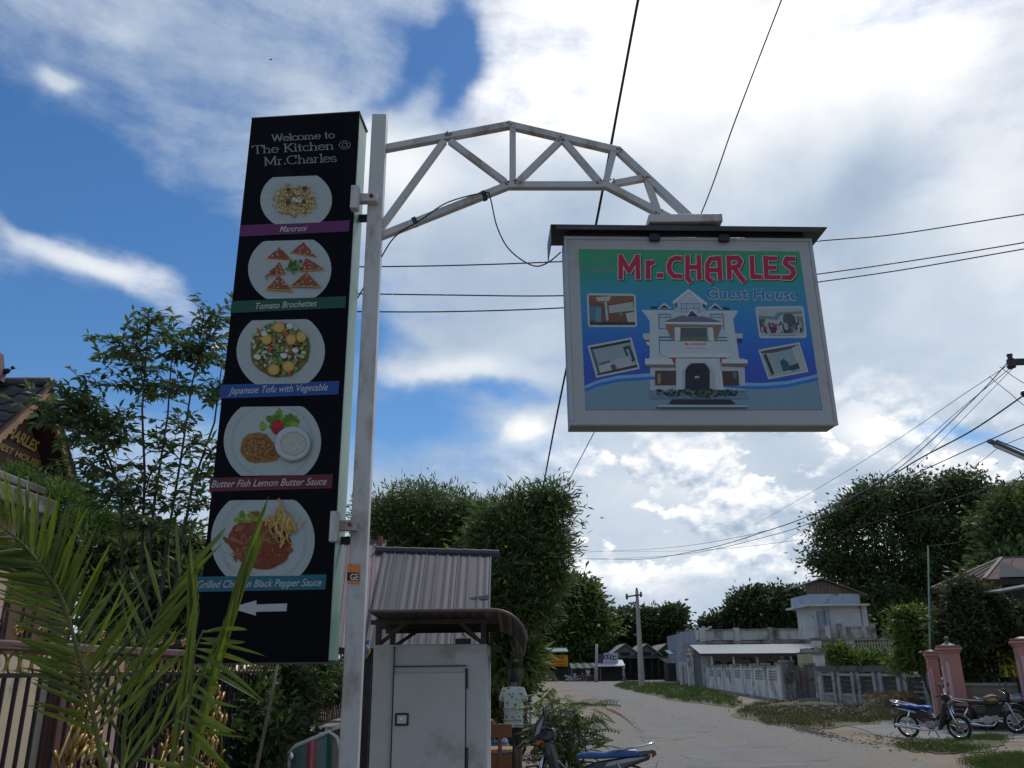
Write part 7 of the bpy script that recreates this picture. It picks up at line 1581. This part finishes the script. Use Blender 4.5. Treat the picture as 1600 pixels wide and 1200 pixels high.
# ================================================================== LEFT SIDE: GUEST HOUSE, GATE, FENCE, PLANTS
def guest_house():
    X0 = -8.24; ya, za = 14.0, 6.63; sl = 1.03; half = 3.0
    t = thing('guest_house', 'brown gabled guest house with dark wavy roof tiles and gold lettering on its gable', 'house', (X0-2, ya, 0))
    brown = mat('gable_plaster', (.12, .062, .042), .85, .15, 1.2, dirt=(.06, .035, .03), dirtamt=.3); tan = mat('tan_fascia', (.31, .17, .085), .7, .12, 2, dirt=(.16, .1, .06), dirtamt=.3); dk = mat('soffit_dark', (.035, .02, .017), .9)
    mb = MB(); Xw = X0-.45; mb.prism([Vector((Xw, ya-half+.2, 0)), Vector((Xw, ya+half-.2, 0)), Vector((Xw, ya+half-.2, za-sl*(half-.2)-.2)), Vector((Xw, ya, za-.25)), Vector((Xw, ya-half+.2, za-sl*(half-.2)-.2))], (-6, 0, 0), brown); mb.build('wall', None, t)
    for s in (-1, 1):
        # scalloped bargeboard
        n = 26; top = []; bot = []
        for i in range(n*4+1):
            f = i/(n*4); y = ya+s*half*f; z = za-sl*half*f; top.append(Vector((X0, y, z-.02))); k = abs(math.sin(f*n*math.pi)); bot.append(Vector((X0, y, z-.20-.05*k)))
        mb = MB(); m = len(top); V = top+bot; V2 = [v-Vector((.05, 0, 0)) for v in V]
        mb.add(V+V2, [(i, i+1, m+i+1, m+i) for i in range(m-1)]+[(2*m+i+1, 2*m+i, 3*m+i, 3*m+i+1) for i in range(m-1)]+[(m+i, m+i+1, 3*m+i+1, 3*m+i) for i in range(m-1)], tan); mb.build('bargeboard', None, t)
        mb = MB(); mb.prism([Vector((X0+.03, ya, za+.03)), Vector((X0+.03, ya+s*half, za+.03-sl*half)), Vector((X0+.03, ya+s*half, za-.03-sl*half)), Vector((X0+.03, ya, za-.03))], (-.10, 0, 0), mat('dark_red_verge', (.06, .02, .025), .6)); mb.build('verge_cap', None, t)
        mb = MB(); mb.prism([Vector((X0-.06, ya, za-.06)), Vector((X0-.06, ya+s*half, za-.06-sl*half)), Vector((X0-.06, ya+s*half, za-.12-sl*half)), Vector((X0-.06, ya, za-.12))], (-6, 0, 0), dk); mb.build('soffit', None, t)
    # wavy tiles, one object each, on the slope facing the camera
    tile_m = mat('charcoal_tile', (.042, .040, .048), .5, .2, 6, obrand=.25); L = math.hypot(1, sl); dn = Vector((0, -1/L, -sl/L)); nn = Vector((0, -sl/L, 1/L)); tw, tl = .33, .30
    mb = MB(); V = []; n = 9
    for j in range(2):
        for i in range(n): u = tw*(i/(n-1)-.5)*1.04; V.append(Vector((u, 0, 0))+dn*(tl*1.15*j-.02)+nn*(.025*math.sin(i/(n-1)*2*math.pi)+.035*j+.03))
    V += [v-nn*.02 for v in V[n:]]
    mb.add(V, [(i, i+1, n+i+1, n+i) for i in range(n-1)]+[(n+i, n+i+1, 2*n+i+1, 2*n+i) for i in range(n-1)], tile_m)
    me = None
    for r_ in range(14):
        for c in range(16):
            p = Vector((X0-.20-c*tw-(.0), ya, za))+dn*(.12+r_*tl)
            if me is None:
                ORG_ = ORG[t.name]; ORG[t.name] = Vector((0, 0, 0)); o = mb.build('roof_tile', None, t, smooth=True); ORG[t.name] = ORG_; me = o.data
            else: o = bpy.data.objects.new('roof_tile', me); C.objects.link(o); o.parent = t
            o.location = p-ORG[t.name]+Vector((rnd.uniform(-.004, .004), 0, 0))
    mb = MB(); mb.tube([Vector((X0+.02, ya, za+.05)), Vector((X0-6, ya, za+.05))], .10, 10, tile_m); mb.build('ridge_roll', None, t, smooth=True)
    mb = MB(); q = W(-14, 575, 13.6); mb.prism([Vector((q.x-.6, 13.4, za)), Vector((q.x+.12, 13.4, za)), Vector((q.x-.02, 13.4, za+.55)), Vector((q.x-.2, 13.4, za+.62)), Vector((q.x-.6, 13.4, za+.3))], (0, .5, 0), mat('dark_red_verge', (.06, .02, .025), .6)); mb.build('roof_gablet', None, t)
    # gold letters on the gable
    gold = mat('gold_letter', (.46, .30, .06), .4, .1, 5); n_ = Vector((1, 0, 0)); o_ = Vector((Xw+.06, 0, 0))
    for s, a, b, h, bold in (('Mr.CHARLES', (-18, 664), (55, 706), 17, .03), ('GUEST HOUSE', (-16, 694), (60, 730), 10, .015)):
        mb = MB(); put_text(mb, s, lambda x, y: RP(x, y, o_, n_), a, b, h, gold, bold=bold); mb.build('gold_lettering', None, t)
    # bird on the ridge
    p = W(12, 592, 13.9); mb = MB(); bm_ = mat('dark_bird', (.02, .018, .02), .7)
    mb.lathe((p.x-.10, p.y, za+.22), [(0, -.16), (.035, -.10), (.06, 0), (.045, .09), (0, .14)], 10, bm_, axis=(1, 0, .35)); mb.sphere((p.x+.05, p.y, za+.30), .035, bm_, 10); mb.prism([Vector((p.x+.08, p.y-.008, za+.30)), Vector((p.x+.12, p.y, za+.295)), Vector((p.x+.08, p.y+.008, za+.29))], (0, .01, 0), bm_)
    mb.prism([Vector((p.x-.2, p.y-.02, za+.18)), Vector((p.x-.33, p.y-.02, za+.13)), Vector((p.x-.2, p.y-.02, za+.15))], (0, .04, 0), bm_)
    for s in (-.015, .015): mb.tube([(p.x-.06, p.y+s, za+.20), (p.x-.06, p.y+s, za+.13)], .005, 5, bm_)
    tag(mb.build('perched_bird', None, None, smooth=True), 'dark bird perched on the tiled ridge of the guest house', 'bird')
    # small bird in flight high up
    p = W(423, 93, 40); mb = MB(); mb.lathe(p, [(0, -.10), (.03, -.05), (.035, .04), (0, .12)], 8, bm_, axis=(1, 0, .2))
    mb.add([p, p+Vector((.06, 0, 0)), p+Vector((-.05, .1, .18)), p, p+Vector((.06, 0, 0)), p+Vector((-.02, -.1, -.12))], [(0, 1, 2), (3, 5, 4)], bm_); tag(mb.build('flying_bird', None, None), 'tiny dark bird flying in the upper left sky', 'bird')
    # orange-red roof glimpsed through the leaves
    t2 = thing('red_roof_house', 'small patch of orange red roof seen through the slender left tree', 'house', (W(180, 810, 18).x, 18, 0)); a, b = W(135, 800, 18), W(225, 803, 18)
    mb = MB(); mb.prism([a, b, b+Vector((0, 0, -.5)), a+Vector((0, 0, -.5))], (0, 3, 0), mat('orange_tile', (.30, .09, .05), .8, .2, 4)); mb.build('roof', None, t2); mb = MB(); mb.box(((a.x+b.x)/2, 19.5, (a.z-.5)/2), (b.x-a.x-.3, 2.6, a.z-.5), None, brown); mb.build('wall', None, t2)
guest_house()

def gate_wall():
    t = thing('gate_pillar', 'cream and pink plastered gate pillar under a thick weathered concrete cap at the left edge', 'pillar', (-3.3, 4.3, 0))
    cr = mat('cream_plaster', (.56, .48, .35), .85, .08, 1.5, dirt=(.2, .16, .13), dirtamt=.25, dscale=2); pk = mat('dusty_pink_plaster', (.46, .31, .27), .85, .1, 1.5, dirt=(.18, .13, .12), dirtamt=.3); br = mat('red_brown_plaster', (.13, .055, .045), .85, .12, 2, dirt=(.07, .04, .035), dirtamt=.3)
    mb = MB(); mb.box((-3.4, 4.15, 2.3), (1.0, 1.4, .85), None, pk); mb.box((-3.4, 4.15, 1.0), (.98, 1.38, 2.0), None, cr); mb.build('shaft', None, t)
    for dz, e, h in ((0, 0, .07), (.07, .06, .10), (.17, -.05, .05)): mb = MB(); mb.box((-3.35, 4.2, 2.62+dz), (1.12+e, 1.52+e, h), None, mat('cap_concrete', (.21, .19, .175), .9, .2, 2, dirt=(.06, .05, .045), dirtamt=.55, dscale=2.5, bump=.4)); mb.build('cap', None, t, bevel=.01)
    t = thing('courtyard_wall', 'cream courtyard wall with a red-brown and pink pilaster behind the iron fence', 'wall', (-3, 5.6, 0))
    mb = MB(); mb.box((-3.02, 5.18, .93), (.22, .68, 1.86), None, cr); mb.build('cream_panel', None, t)
    mb = MB(); mb.box((-2.98, 5.69, .97), (.30, .34, 1.94), None, br); mb.build('pilaster', None, t)
    mb = MB(); mb.box((-3.02, 6.22, .92), (.22, .70, 1.84), None, pk); mb.build('pink_panel', None, t)
gate_wall()
def fence():
    X = -2.5; t = thing('ornamental_fence', 'ornamental iron fence with dark bars, ring frieze, scroll cresting and gilded leaf ornaments', 'fence', (X, 8, 0))
    iron = mat('dark_iron', (.022, .016, .024), .5, .2, 8, metal=.3); railm = mat('rail_rusty_pink', (.12, .065, .06), .7, .2, 5, dirt=(.2, .13, .11), dirtamt=.3); gold = mat('gilded_iron', (.30, .20, .055), .4, .25, 12, metal=.35, dirt=(.07, .045, .02), dirtamt=.35, dscale=12)
    mb = MB(); mb.bar((X, 3.0, 1.885), (X, 14, 1.885), .05, .05, m=railm); mb.build('rail', None, t, bevel=.01)
    for z, w in ((1.745, .022), (.25, .03)): mb = MB(); mb.bar((X, 3.0, z), (X, 14, z), w, w, m=iron); mb.build('rail', None, t)
    O = ORG[t.name]; ORG[t.name] = Vector((0, 0, 0))
    mb = MB(); mb.bar((0, 0, .25), (0, 0, 1.74), .016, .016, m=iron); bar = mb.build('bar', None, t)
    mb = MB(); mb.ring((0, 0, 1.80), .050, .007, axis='x', n=18, k=5, m=gold); ring = mb.build('ring', None, t, smooth=True)
    U, Vv = Vector((0, 1, 0)), Vector((0, 0, 1))
    mb = MB(); mb.tube(scroll((0, .022, 1.965), U, Vv, .03, 1.2), .006, 5, gold); mb.tube(scroll((0, -.022, 1.955), -U, Vv, .03, 1.2), .006, 5, gold); crest = mb.build('crest_scroll', None, t, smooth=True)
    mb = MB(); mb.lathe((0, 0, 1.90), [(.011, 0), (.009, .05), (.013, .07), (.0, .14)], 6, iron); spike = mb.build('spike', None, t)
    mb = MB(); mb.tube([(0, 0, 0), (.01, .012, .03), (.014, .030, .055), (.008, .045, .062), (0, .046, .045), (0, .036, .04)], [.005, .008, .008, .006, .004, .003], 6, gold); leaf = mb.build('gilded_leaf', None, t, smooth=True)
    ORG[t.name] = O
    srcs = (bar, ring, crest, spike, leaf)
    base = {s.name: s for s in srcs}; used = set()
    def put(src, M):
        if src.name not in used: used.add(src.name); src.matrix_local = Matrix.Translation(-O) @ M; return
        c = src.copy(); C.objects.link(c); c.parent = t; c.matrix_local = Matrix.Translation(-O) @ M
    y = 3.2; k = 0
    while y < 13.6 and k < 100:
        put(bar, Matrix.Translation((X, y, 0))); put(ring, Matrix.Translation((X, y+.055, 0)))
        if k % 2 == 0: put(crest, Matrix.Translation((X, y+.055, 0)))
        else: put(spike, Matrix.Translation((X, y, 0)))
        y += .11; k += 1
    r = random.Random(4)
    for (yc, z0, z1, hw, n, cone) in ((5.15, 1.02, 1.58, .34, 46, True), (6.5, .9, 1.30, .30, 30, True), (7.35, .85, 1.58, .36, 90, True), (8.9, 1.0, 1.50, .25, 26, False), (11.6, 1.12, 1.74, .50, 90, False)):
        for i in range(n):
            f = r.random()**.8; z = z0+(z1-z0)*f; w = hw*(1-.85*f) if cone else hw
            yy = yc+r.uniform(-1, 1)*w; M = Matrix.Translation((X+r.uniform(-.02, .03), yy, z)) @ Matrix.Rotation(r.choice((0, math.pi))+r.uniform(-.3, .3), 4, 'Z') @ Matrix.Rotation(r.uniform(-.5, .5), 4, 'X') @ Matrix.Scale(r.uniform(1.0, 1.9), 4); put(leaf, M)
        for sgn in (-1, 1):
            mb = MB(); mb.tube([Vector((X+.01, yc+sgn*hw*1.1, z0)), Vector((X+.01, yc+sgn*hw*.75, (z0+z1)/2-.05)), Vector((X+.01, yc+sgn*hw*.2, z1+.02))] if cone else [Vector((X+.01, yc+sgn*hw, z0)), Vector((X+.01, yc+sgn*hw, z1))], .009, 6, gold); mb.build('scroll_frame', None, t, smooth=True)
            mb = MB(); mb.tube(scroll((X+.012, yc+sgn*hw*.45, z0+.13), Vector((0, sgn, 0)), Vector((0, 0, 1)), .10, 1.6, 22), .010, 6, gold); mb.build('scroll', None, t, smooth=True)
            mb = MB(); mb.tube(scroll((X+.012, yc+sgn*hw*.22, z0+.34), Vector((0, -sgn, 0)), Vector((0, 0, 1)), .065, 1.5, 18), .009, 6, gold); mb.build('scroll', None, t, smooth=True)
    t2 = thing('plinth_wall', 'low dark stained plinth with a sloping plank edge below the far end of the iron fence', 'wall', (-2.4, 11, 0))
    for k, (y0, y1) in enumerate(((8.6, 9.6), (9.6, 10.7), (10.7, 11.9), (11.9, 13.6))):
        mb = MB(); mb.box((-2.42, (y0+y1)/2, .53), (.30, y1-y0-.01, 1.06), None, mat('mossy_plinth', (.07, .07, .055), .95, .3, 2, bump=.6)); mb.build('plinth_block', None, t2)
        mb = MB(); mb.box((-2.40, (y0+y1)/2, 1.09), (.36, y1-y0-.015, .055), None, CONC); mb.build('coping', None, t2)
    mb = MB(); mb.tube([W(434, 1035, 6.0), W(424, 1090, 6.0), W(401, 1200, 6.0), W(392, 1260, 6.0)], [.009, .011, .012, .013], 6, mat('pale_stick', (.19, .155, .12), .85)); tag(mb.build('leaning_stick', None, smooth=True), 'thin pale stick leaning under the menu board', 'stick')
fence()

# dense hedge and shrubs behind the fence
def hedge(name, label, blobs, n, per, spread, leaf, ratio, mats, droop=-.2, cat='hedge', base=None):
    c = blobs[0][0]; t = thing(name, label, cat, (c[0], c[1], 0)); mb = MB()
    for b in blobs: limb(mb, (c[0]+rnd.uniform(-.2, .2), c[1], 0), Vector(b[0]), .04, .012, n=4, wob=.05)
    mb.build('trunk', BARK, t, smooth=True); crown(blobs, n, per, spread, leaf, ratio, mats, t, droop=droop, shell=.3, name='foliage'); return t
hedge('hedge', 'dark garden hedge behind the iron fence and the palm, below the slender tree', [pb(270, 880, 9, 60, 50), pb(190, 870, 10, 70, 40), pb(290, 960, 8, 60, 90), pb(160, 900, 8.5, 60, 50), pb(220, 970, 8, 80, 70), pb(250, 1080, 7.6, 120, 70)], 1500, 26, .22, .12, .35, [L_DARK, L_MID, L_DUSK])
hedge('hedge', 'dark glossy shrub behind the fence between the menu board and the white post', [pb(440, 1100, 9.5, 60, 60), pb(400, 1140, 8.5, 70, 60), pb(500, 1075, 12, 50, 40), pb(340, 1130, 8.2, 60, 70), pb(460, 1060, 11, 60, 30)], 900, 26, .20, .10, .4, [L_DARK, L_MID, L_DARK])
hedge('cypress_shrub', 'bright fine-needled cypress bush just above the concrete gate cap', [pb(40, 765, 9.5, 34, 36), pb(80, 785, 9.5, 32, 36), pb(15, 760, 9.5, 26, 24), pb(110, 800, 9.3, 40, 50), pb(60, 830, 9, 60, 50), pb(150, 860, 9, 50, 60)], 1500, 30, .14, .07, .16, [L_CYP, L_CYP, L_MID], droop=.5, cat='shrub')

def slender_tree():
    Y = 7.6; base = W(228, 1100, Y); base = Vector((base.x, Y, 0))
    t = thing('slender_tree', 'slender garden tree with long drooping pointed leaves, left of the menu board', 'tree', base)
    stems = [[(228, 1000), (222, 860), (226, 740), (222, 640), (228, 560), (232, 492)], [(236, 980), (262, 840), (282, 720), (300, 600), (322, 510)], [(224, 880), (190, 770), (160, 690), (110, 648)], [(250, 880), (300, 760), (335, 660), (348, 560)], [(226, 930), (240, 790), (262, 650), (268, 560)]]
    tips = [(232, 484), (205, 512), (172, 525), (150, 560), (132, 590), (95, 598), (75, 640), (60, 662), (100, 690), (88, 720), (128, 745), (160, 712), (185, 600), (258, 560), (282, 540), (318, 492), (345, 485), (300, 520), (352, 540), (345, 600), (250, 620), (200, 650), (160, 640), (130, 640), (120, 790), (170, 760), (310, 680), (330, 740), (280, 780), (235, 740), (205, 800), (345, 700), (300, 840), (150, 680), (275, 660), (190, 700), (340, 790), (110, 620), (215, 560), (330, 560), (290, 600), (240, 680), (140, 770), (190, 830), (265, 840), (320, 620), (45, 622), (100, 655)]
    mb = MB(); nodes = []
    for st in stems:
        P = [W(x, y, Y+rnd.uniform(-.15, .15)) for x, y in st]; P[0] = base+Vector((rnd.uniform(-.05, .05), 0, 0)); K = len(P)
        mb.tube(P, [.013*(1-.8*i/(K-1))+.003 for i in range(K)], 7); 
        for i in range(1, K):
            for f in (0, .33, .66): nodes.append(P[i-1].lerp(P[i], f))
    L = []  # leaves: (pos, dir)
    def twig(a, b, r0, step=.045):
        d = b-a; ln = d.length; sg = .05*ln; n = max(3, int(ln/step)); P = []
        for i in range(n+1): s = i/n; P.append(a+d*s+Vector((0, 0, sg*math.sin(s*math.pi))))
        mb.tube(P[::2]+([P[-1]] if n % 2 else []), r0, 4); dd = d.normalized()
        for i in range(1, n+1):
            side = dd.cross(Vector((0, 0, 1))).normalized()*(1 if i % 2 else -1)
            for _ in range(2 if rnd.random() < .45 else 1):
                L.append((P[i], (dd*.75+side*rnd.uniform(.2, 1.0)+Vector((rnd.gauss(0, .25), rnd.gauss(0, .25), rnd.uniform(-.75, .35)))).normalized()))
    for tx, ty in tips:
        tip = W(tx, ty, Y+rnd.uniform(-.45, .45)); c = sorted(nodes, key=lambda q: (q-tip).length+max(0, q.z-tip.z+.1)*3)[:3]; a = rnd.choice(c)
        twig(a, tip, .006, .03); d = tip-a
        for _ in range(13):
            s = a.lerp(tip, rnd.uniform(.2, .9)); e = s+Vector((rnd.gauss(0, .16), rnd.gauss(0, .16), rnd.uniform(-.05, .22))); twig(s, e, .003)
    mb.build('trunk', mat('thin_bark', (.06, .05, .038), .9, .2, 8), t, smooth=True)
    # folded, curved leaf template along +x
    T = np.array([(0, 0, 0), (.3, .17, .03), (.3, 0, -.01), (.3, -.17, .03), (.65, .14, -.02), (.65, 0, -.07), (.65, -.14, -.02), (1, 0, -.22)], float)
    Fq = [(0, 2, 1), (0, 3, 2), (1, 2, 5, 4), (2, 3, 6, 5), (4, 5, 7), (5, 6, 7)]
    me = bpy.data.meshes.new('leaf'); me.from_pydata(T.tolist(), [], Fq); me.materials.append(mat('leaf_near', (.095, .155, .055), .38, .25, 9, trans=.4, spec=.6)); 
    def mtx(p, d, s):
        x = d; y = Vector((0, 0, 1)).cross(x); y = y.normalized() if y.length > .05 else Vector((0, 1, 0)); z = x.cross(y); q = Matrix((x, y, z)).transposed().to_4x4() @ Matrix.Rotation(rnd.gauss(0, .5), 4, 'X'); q = q @ Matrix.Scale(s, 4); q.translation = p; return q
    rnd.shuffle(L); near = sorted(range(len(L)), key=lambda i: L[i][0].y)[:300]; ns = set(near); VV = []; FF = []
    for i, (p, d) in enumerate(L):
        M = mtx(p, d, rnd.uniform(.07, .12))
        if i in ns: o = bpy.data.objects.new('leaf', me); C.objects.link(o); o.parent = t; o.matrix_local = Matrix.Translation(-base) @ M
        else:
            k = len(VV); VV += [tuple(M @ Vector(v)-base) for v in T]; FF += [tuple(a+k for a in f) for f in Fq]
    m2 = bpy.data.meshes.new('foliage'); m2.from_pydata(VV, [], FF); m2.materials.append(me.materials[0]); o = bpy.data.objects.new('foliage', m2); C.objects.link(o); o.parent = t; o['kind'] = 'stuff'
slender_tree()

def palm():
    base = Vector((W(215, 1290, 3.1).x, 3.15, 0)); t = thing('young_palm', 'young palm with arching feathery fronds in the left foreground, one leaf crossing the menu board', 'palm', base)
    pm = mat('palm_leaflet', (.105, .155, .016), .45, .15, 6, obrand=.5, trans=.35, spec=.5, stretch=(2, 12, 12)); rm = mat('palm_rachis', (.11, .11, .03), .55, .15, 6)
    T = []; n = 8
    for i in range(n+1):
        s = i/n; w = .040*math.sin(min(1, s*2.2+.12)*math.pi/2)*(1-s**3)**.8; z = -.12*s*s
        T += [(s, w, z+w*.35), (s, 0, z-w*.1), (s, -w, z+w*.35)]
    F_q = [f for i in range(n) for f in ((i*3, i*3+1, i*3+4, i*3+3), (i*3+1, i*3+2, i*3+5, i*3+4))]
    me = bpy.data.meshes.new('leaflet'); me.from_pydata(T, [], F_q); me.materials.append(pm); me.polygons.foreach_set('use_smooth', [True]*len(me.polygons))
    # stem
    mb = MB(); mb.tube([base, base+Vector((0, 0, .35))], [.09, .06], 10, mat('palm_base', (.10, .08, .05), .9)); mb.build('trunk', None, t)
    def frond(pts, leaves, r0=.011, lab=None, wk=1.0, r1=.003):
        P = [W(*p) for p in pts]; P = [base+Vector((0, 0, .3))]+P if lab != 'free' else P
        Q = []
        for i in range(len(P)-1):
            p0 = P[max(i-1, 0)]; p1 = P[i]; p2 = P[i+1]; p3 = P[min(i+2, len(P)-1)]
            for k in range(6): s = k/6; Q.append(.5*((2*p1)+(-p0+p2)*s+(2*p0-5*p1+4*p2-p3)*s*s+(-p0+3*p1-3*p2+p3)*s**3))
        Q.append(P[-1]); K = len(Q); mb = MB(); mb.tube(Q, [r0+(r1-r0)*i/(K-1) for i in range(K)], 6, rm); f = mb.build('frond', None, t, smooth=True)
        for (a, b, cv) in leaves:   # each: base pixel point, tip point (px,py,Y), curl
            A = W(*a); B = W(*b); d = B-A; s = d.length; x = d.normalized(); y = x.cross(Vector((rnd.gauss(0, .25), 1, rnd.gauss(0, .25)))).normalized()
            y = y if y.length > .1 else Vector((1, 0, 0)); z = x.cross(y)
            if z.z < 0: z = -z; y = -y
            M = Matrix((x, y, z)).transposed().to_4x4() @ Matrix.Rotation(rnd.gauss(0, .35), 4, 'X'); M = M @ Matrix.Diagonal((s, wk*.21*rnd.uniform(.8, 1.15), s*cv, 1)); M.translation = A
            o = bpy.data.objects.new('leaflet', me); C.objects.link(o); o.parent = f; o.matrix_local = Matrix.Translation(-ORG[t.name]) @ M
    def lerp2(P, s):
        s *= len(P)-1; i = min(int(s), len(P)-2); f = s-i; return tuple(P[i][k]*(1-f)+P[i+1][k]*f for k in range(3))
    j = lambda v: rnd.uniform(-v, v)
    # frond 1: the large one arching to the upper left
    R1 = [(165, 1230, 3.1), (161, 1200, 3.1), (141, 1095, 3.05), (122, 1020, 3.0), (96, 934, 2.95), (65, 885, 2.9), (30, 845, 2.86), (-30, 800, 2.8)]; lv = []
    for i in range(56):
        s = .22+.75*i/55; b = lerp2(R1, s); ang = R(46+54*((s-.22)/.75)**1.3+j(5)); ln = (172-78*((s-.22)/.75)**1.2)*rnd.uniform(.7, 1.1)
        lv.append((b, (b[0]+ln*math.cos(ang), b[1]-ln*math.sin(ang), b[2]+j(.15)), 1.0))
        ang = R(148+24*s+j(5)) if s < .55 else R(163+24*(s-.55)/.4+j(5)); ln = (125-15*s)*rnd.uniform(.7, 1.1)
        lv.append((b, (b[0]+ln*math.cos(ang), b[1]-ln*math.sin(ang), b[2]-.12+j(.1)), 1.5))
    frond(R1, lv)
    # frond 2: spear crossing the menu board
    R2 = [(285, 1240, 3.0), (305, 1150, 2.95), (330, 1050, 2.9), (356, 960, 2.86)]; lv = []
    for i in range(20):
        s = i/19; b = lerp2(R2, s*.95); e = (418-(1-s)*60+j(7), 782+(1-s)**.8*190+j(10), 2.8+j(.04)); lv.append((b, e, .35))
    frond(R2, lv, .012, wk=1.5)
    # frond 3: upright yellowish bundle at the board's left edge
    R3 = [(262, 1230, 3.2), (285, 1120, 3.2), (298, 1010, 3.2), (303, 930, 3.2)]; lv = []
    for i in range(16): s = i/15; b = lerp2(R3, s); lv.append((b, (303+j(9), 850+(1-s)*110+j(14), 3.2+j(.05)), .3))
    frond(R3, lv, .010)
    # frond 4: leaflets arching to the right and drooping
    R4 = [(280, 1240, 2.9), (290, 1150, 2.88), (298, 1080, 2.86), (304, 1020, 2.84), (318, 985, 2.82)]; lv = []
    for i in range(15):
        s = .12+.86*i/14; b = lerp2(R4, s); ang = R(-50+50*s+j(13)); ln = (78+24*math.sin(s*3))*rnd.uniform(.6, 1.2); lv.append((b, (b[0]+ln*math.cos(ang), b[1]-ln*math.sin(ang), b[2]+j(.15)), rnd.uniform(1.5, 3.4)))
    frond(R4, lv, .009)
    # frond 5: mass of diagonal leaflets in the middle
    R5 = [(190, 1240, 3.3), (195, 1130, 3.3), (215, 1040, 3.3), (245, 965, 3.3), (285, 900, 3.3)]; lv = []
    for i in range(22):
        s = .05+.93*i/21; b = lerp2(R5, s); ang = R(56+j(5)-10*s); ln = (150-30*s)*rnd.uniform(.8, 1.1); lv.append((b, (b[0]+ln*math.cos(ang), b[1]-ln*math.sin(ang), b[2]+j(.1)), .9))
        ang = R(100+30*(1-s)+j(6)); ln = 120*rnd.uniform(.7, 1.1)
        if i % 2: lv.append((b, (b[0]+ln*math.cos(ang), b[1]-ln*math.sin(ang), b[2]+.1), .9))
    frond(R5, lv, .010)
    # frond 6: low diagonals sweeping up from the bottom edge
    R6 = [(150, 1290, 3.0), (190, 1220, 2.98), (245, 1150, 2.96), (300, 1095, 2.94)]; lv = []
    for i in range(7):
        s = i/6; b = lerp2(R6, s); ang = R(62+j(8)); ln = 130*rnd.uniform(.7, 1.2); lv.append((b, (b[0]+ln*math.cos(ang), b[1]-ln*math.sin(ang), b[2]+j(.12)), 1.0))
        if i % 2: ang = R(-15+j(12)); lv.append((b, (b[0]+110*math.cos(ang), b[1]-110*math.sin(ang), b[2]-.05), 1.6))
    frond(R6, lv, .009)
palm()

def deck_chair():
    Y = 8.0; t = thing('sling_chair', 'folding chair back with green fabric and a pink stripe on a shiny white tube frame', 'chair', (W(485, 1200, Y).x, Y, 0))
    p = [W(452, 1210, Y+.05), W(452, 1176, Y+.02), W(462, 1165, Y), W(505, 1147, Y-.03), W(514, 1143, Y-.03), W(526, 1152, Y-.02), W(531, 1170, Y), W(531, 1215, Y+.05)]
    tube = mat('white_tube', (.55, .56, .56), .25, .05, 3)
    lowL, lowR = Vector((p[0].x, Y-.35, .02)), Vector((p[-1].x, Y-.35, .02))
    mb = MB(); mb.tube([Vector((p[0].x, Y+.25, .02))]+p+[Vector((p[-1].x, Y+.25, .02))], .016, 8, tube); mb.build('frame', None, t, smooth=True)
    fab = mat('green_sling', (.10, .20, .17), .7, .08, 6, stretch=(8, 1, 1)); pink = mat('pink_sling', (.36, .07, .10), .7, .08, 8)
    def cloth(u0, u1, m, off, name):
        mb = MB(); V = []; n = 10
        TLc, TRc = W(456, 1171, Y), W(520, 1144, Y-.03); BL, BR = Vector((TLc.x-.01, Y-.12, .42)), Vector((TRc.x+.04, Y-.15, .42))
        for jj in range(n+1):
            for i in (0, .5, 1):
                u = u0+(u1-u0)*i; a = TLc.lerp(TRc, u); b = BL.lerp(BR, u); q = a.lerp(b, jj/n); V.append(q+Vector((0, .05*math.sin(jj/n*math.pi)-off, 0)))
        mb.add(V, [(j*3+i, j*3+i+1, (j+1)*3+i+1, (j+1)*3+i) for j in range(n) for i in range(2)], m); o = mb.build(name, None, t, smooth=True); o.modifiers.new('s', 'SOLIDIFY').thickness = .004
    cloth(0, 1, fab, 0, 'back_sling'); cloth(.38, .62, pink, .006, 'pink_stripe'); cloth(.47, .53, mat('pale_pink_sling', (.45, .20, .22), .7), .009, 'pink_stripe'); cloth(.88, 1.0, mat('dark_green_sling', (.03, .10, .09), .7), .006, 'edge_band')
    mb = MB(); mb.box(((lowL.x+lowR.x)/2, Y-.38, .42), (abs(lowR.x-lowL.x), .5, .015), None, fab); mb.build('seat', None, t)
    for x in (lowL.x, lowR.x):
        mb = MB(); mb.tube([(x, Y-.62, .02), (x, Y-.60, .42), (x, Y-.10, .42)], .014, 8, tube); mb.build('leg', None, t, smooth=True)
    q = W(455, 1182, Y-.04); mb = MB(); mb.sphere(q, .028, CHROME, 12, 1.3); mb.build('joint_cap', None, t, smooth=True)
    # blue cloth and bottles on the plinth behind it
    q = W(468, 1158, 9.6); mb = MB(); mb.sphere((q.x, 9.6, 1.16), .09, mat('violet_blue_cloth', (.04, .035, .22), .8, .3, 8), 10, .6, 1.2, .8); tag(mb.build('folded_cloth', None, smooth=True), 'violet blue cloth lying on the plinth behind the green chair', 'cloth')
deck_chair()
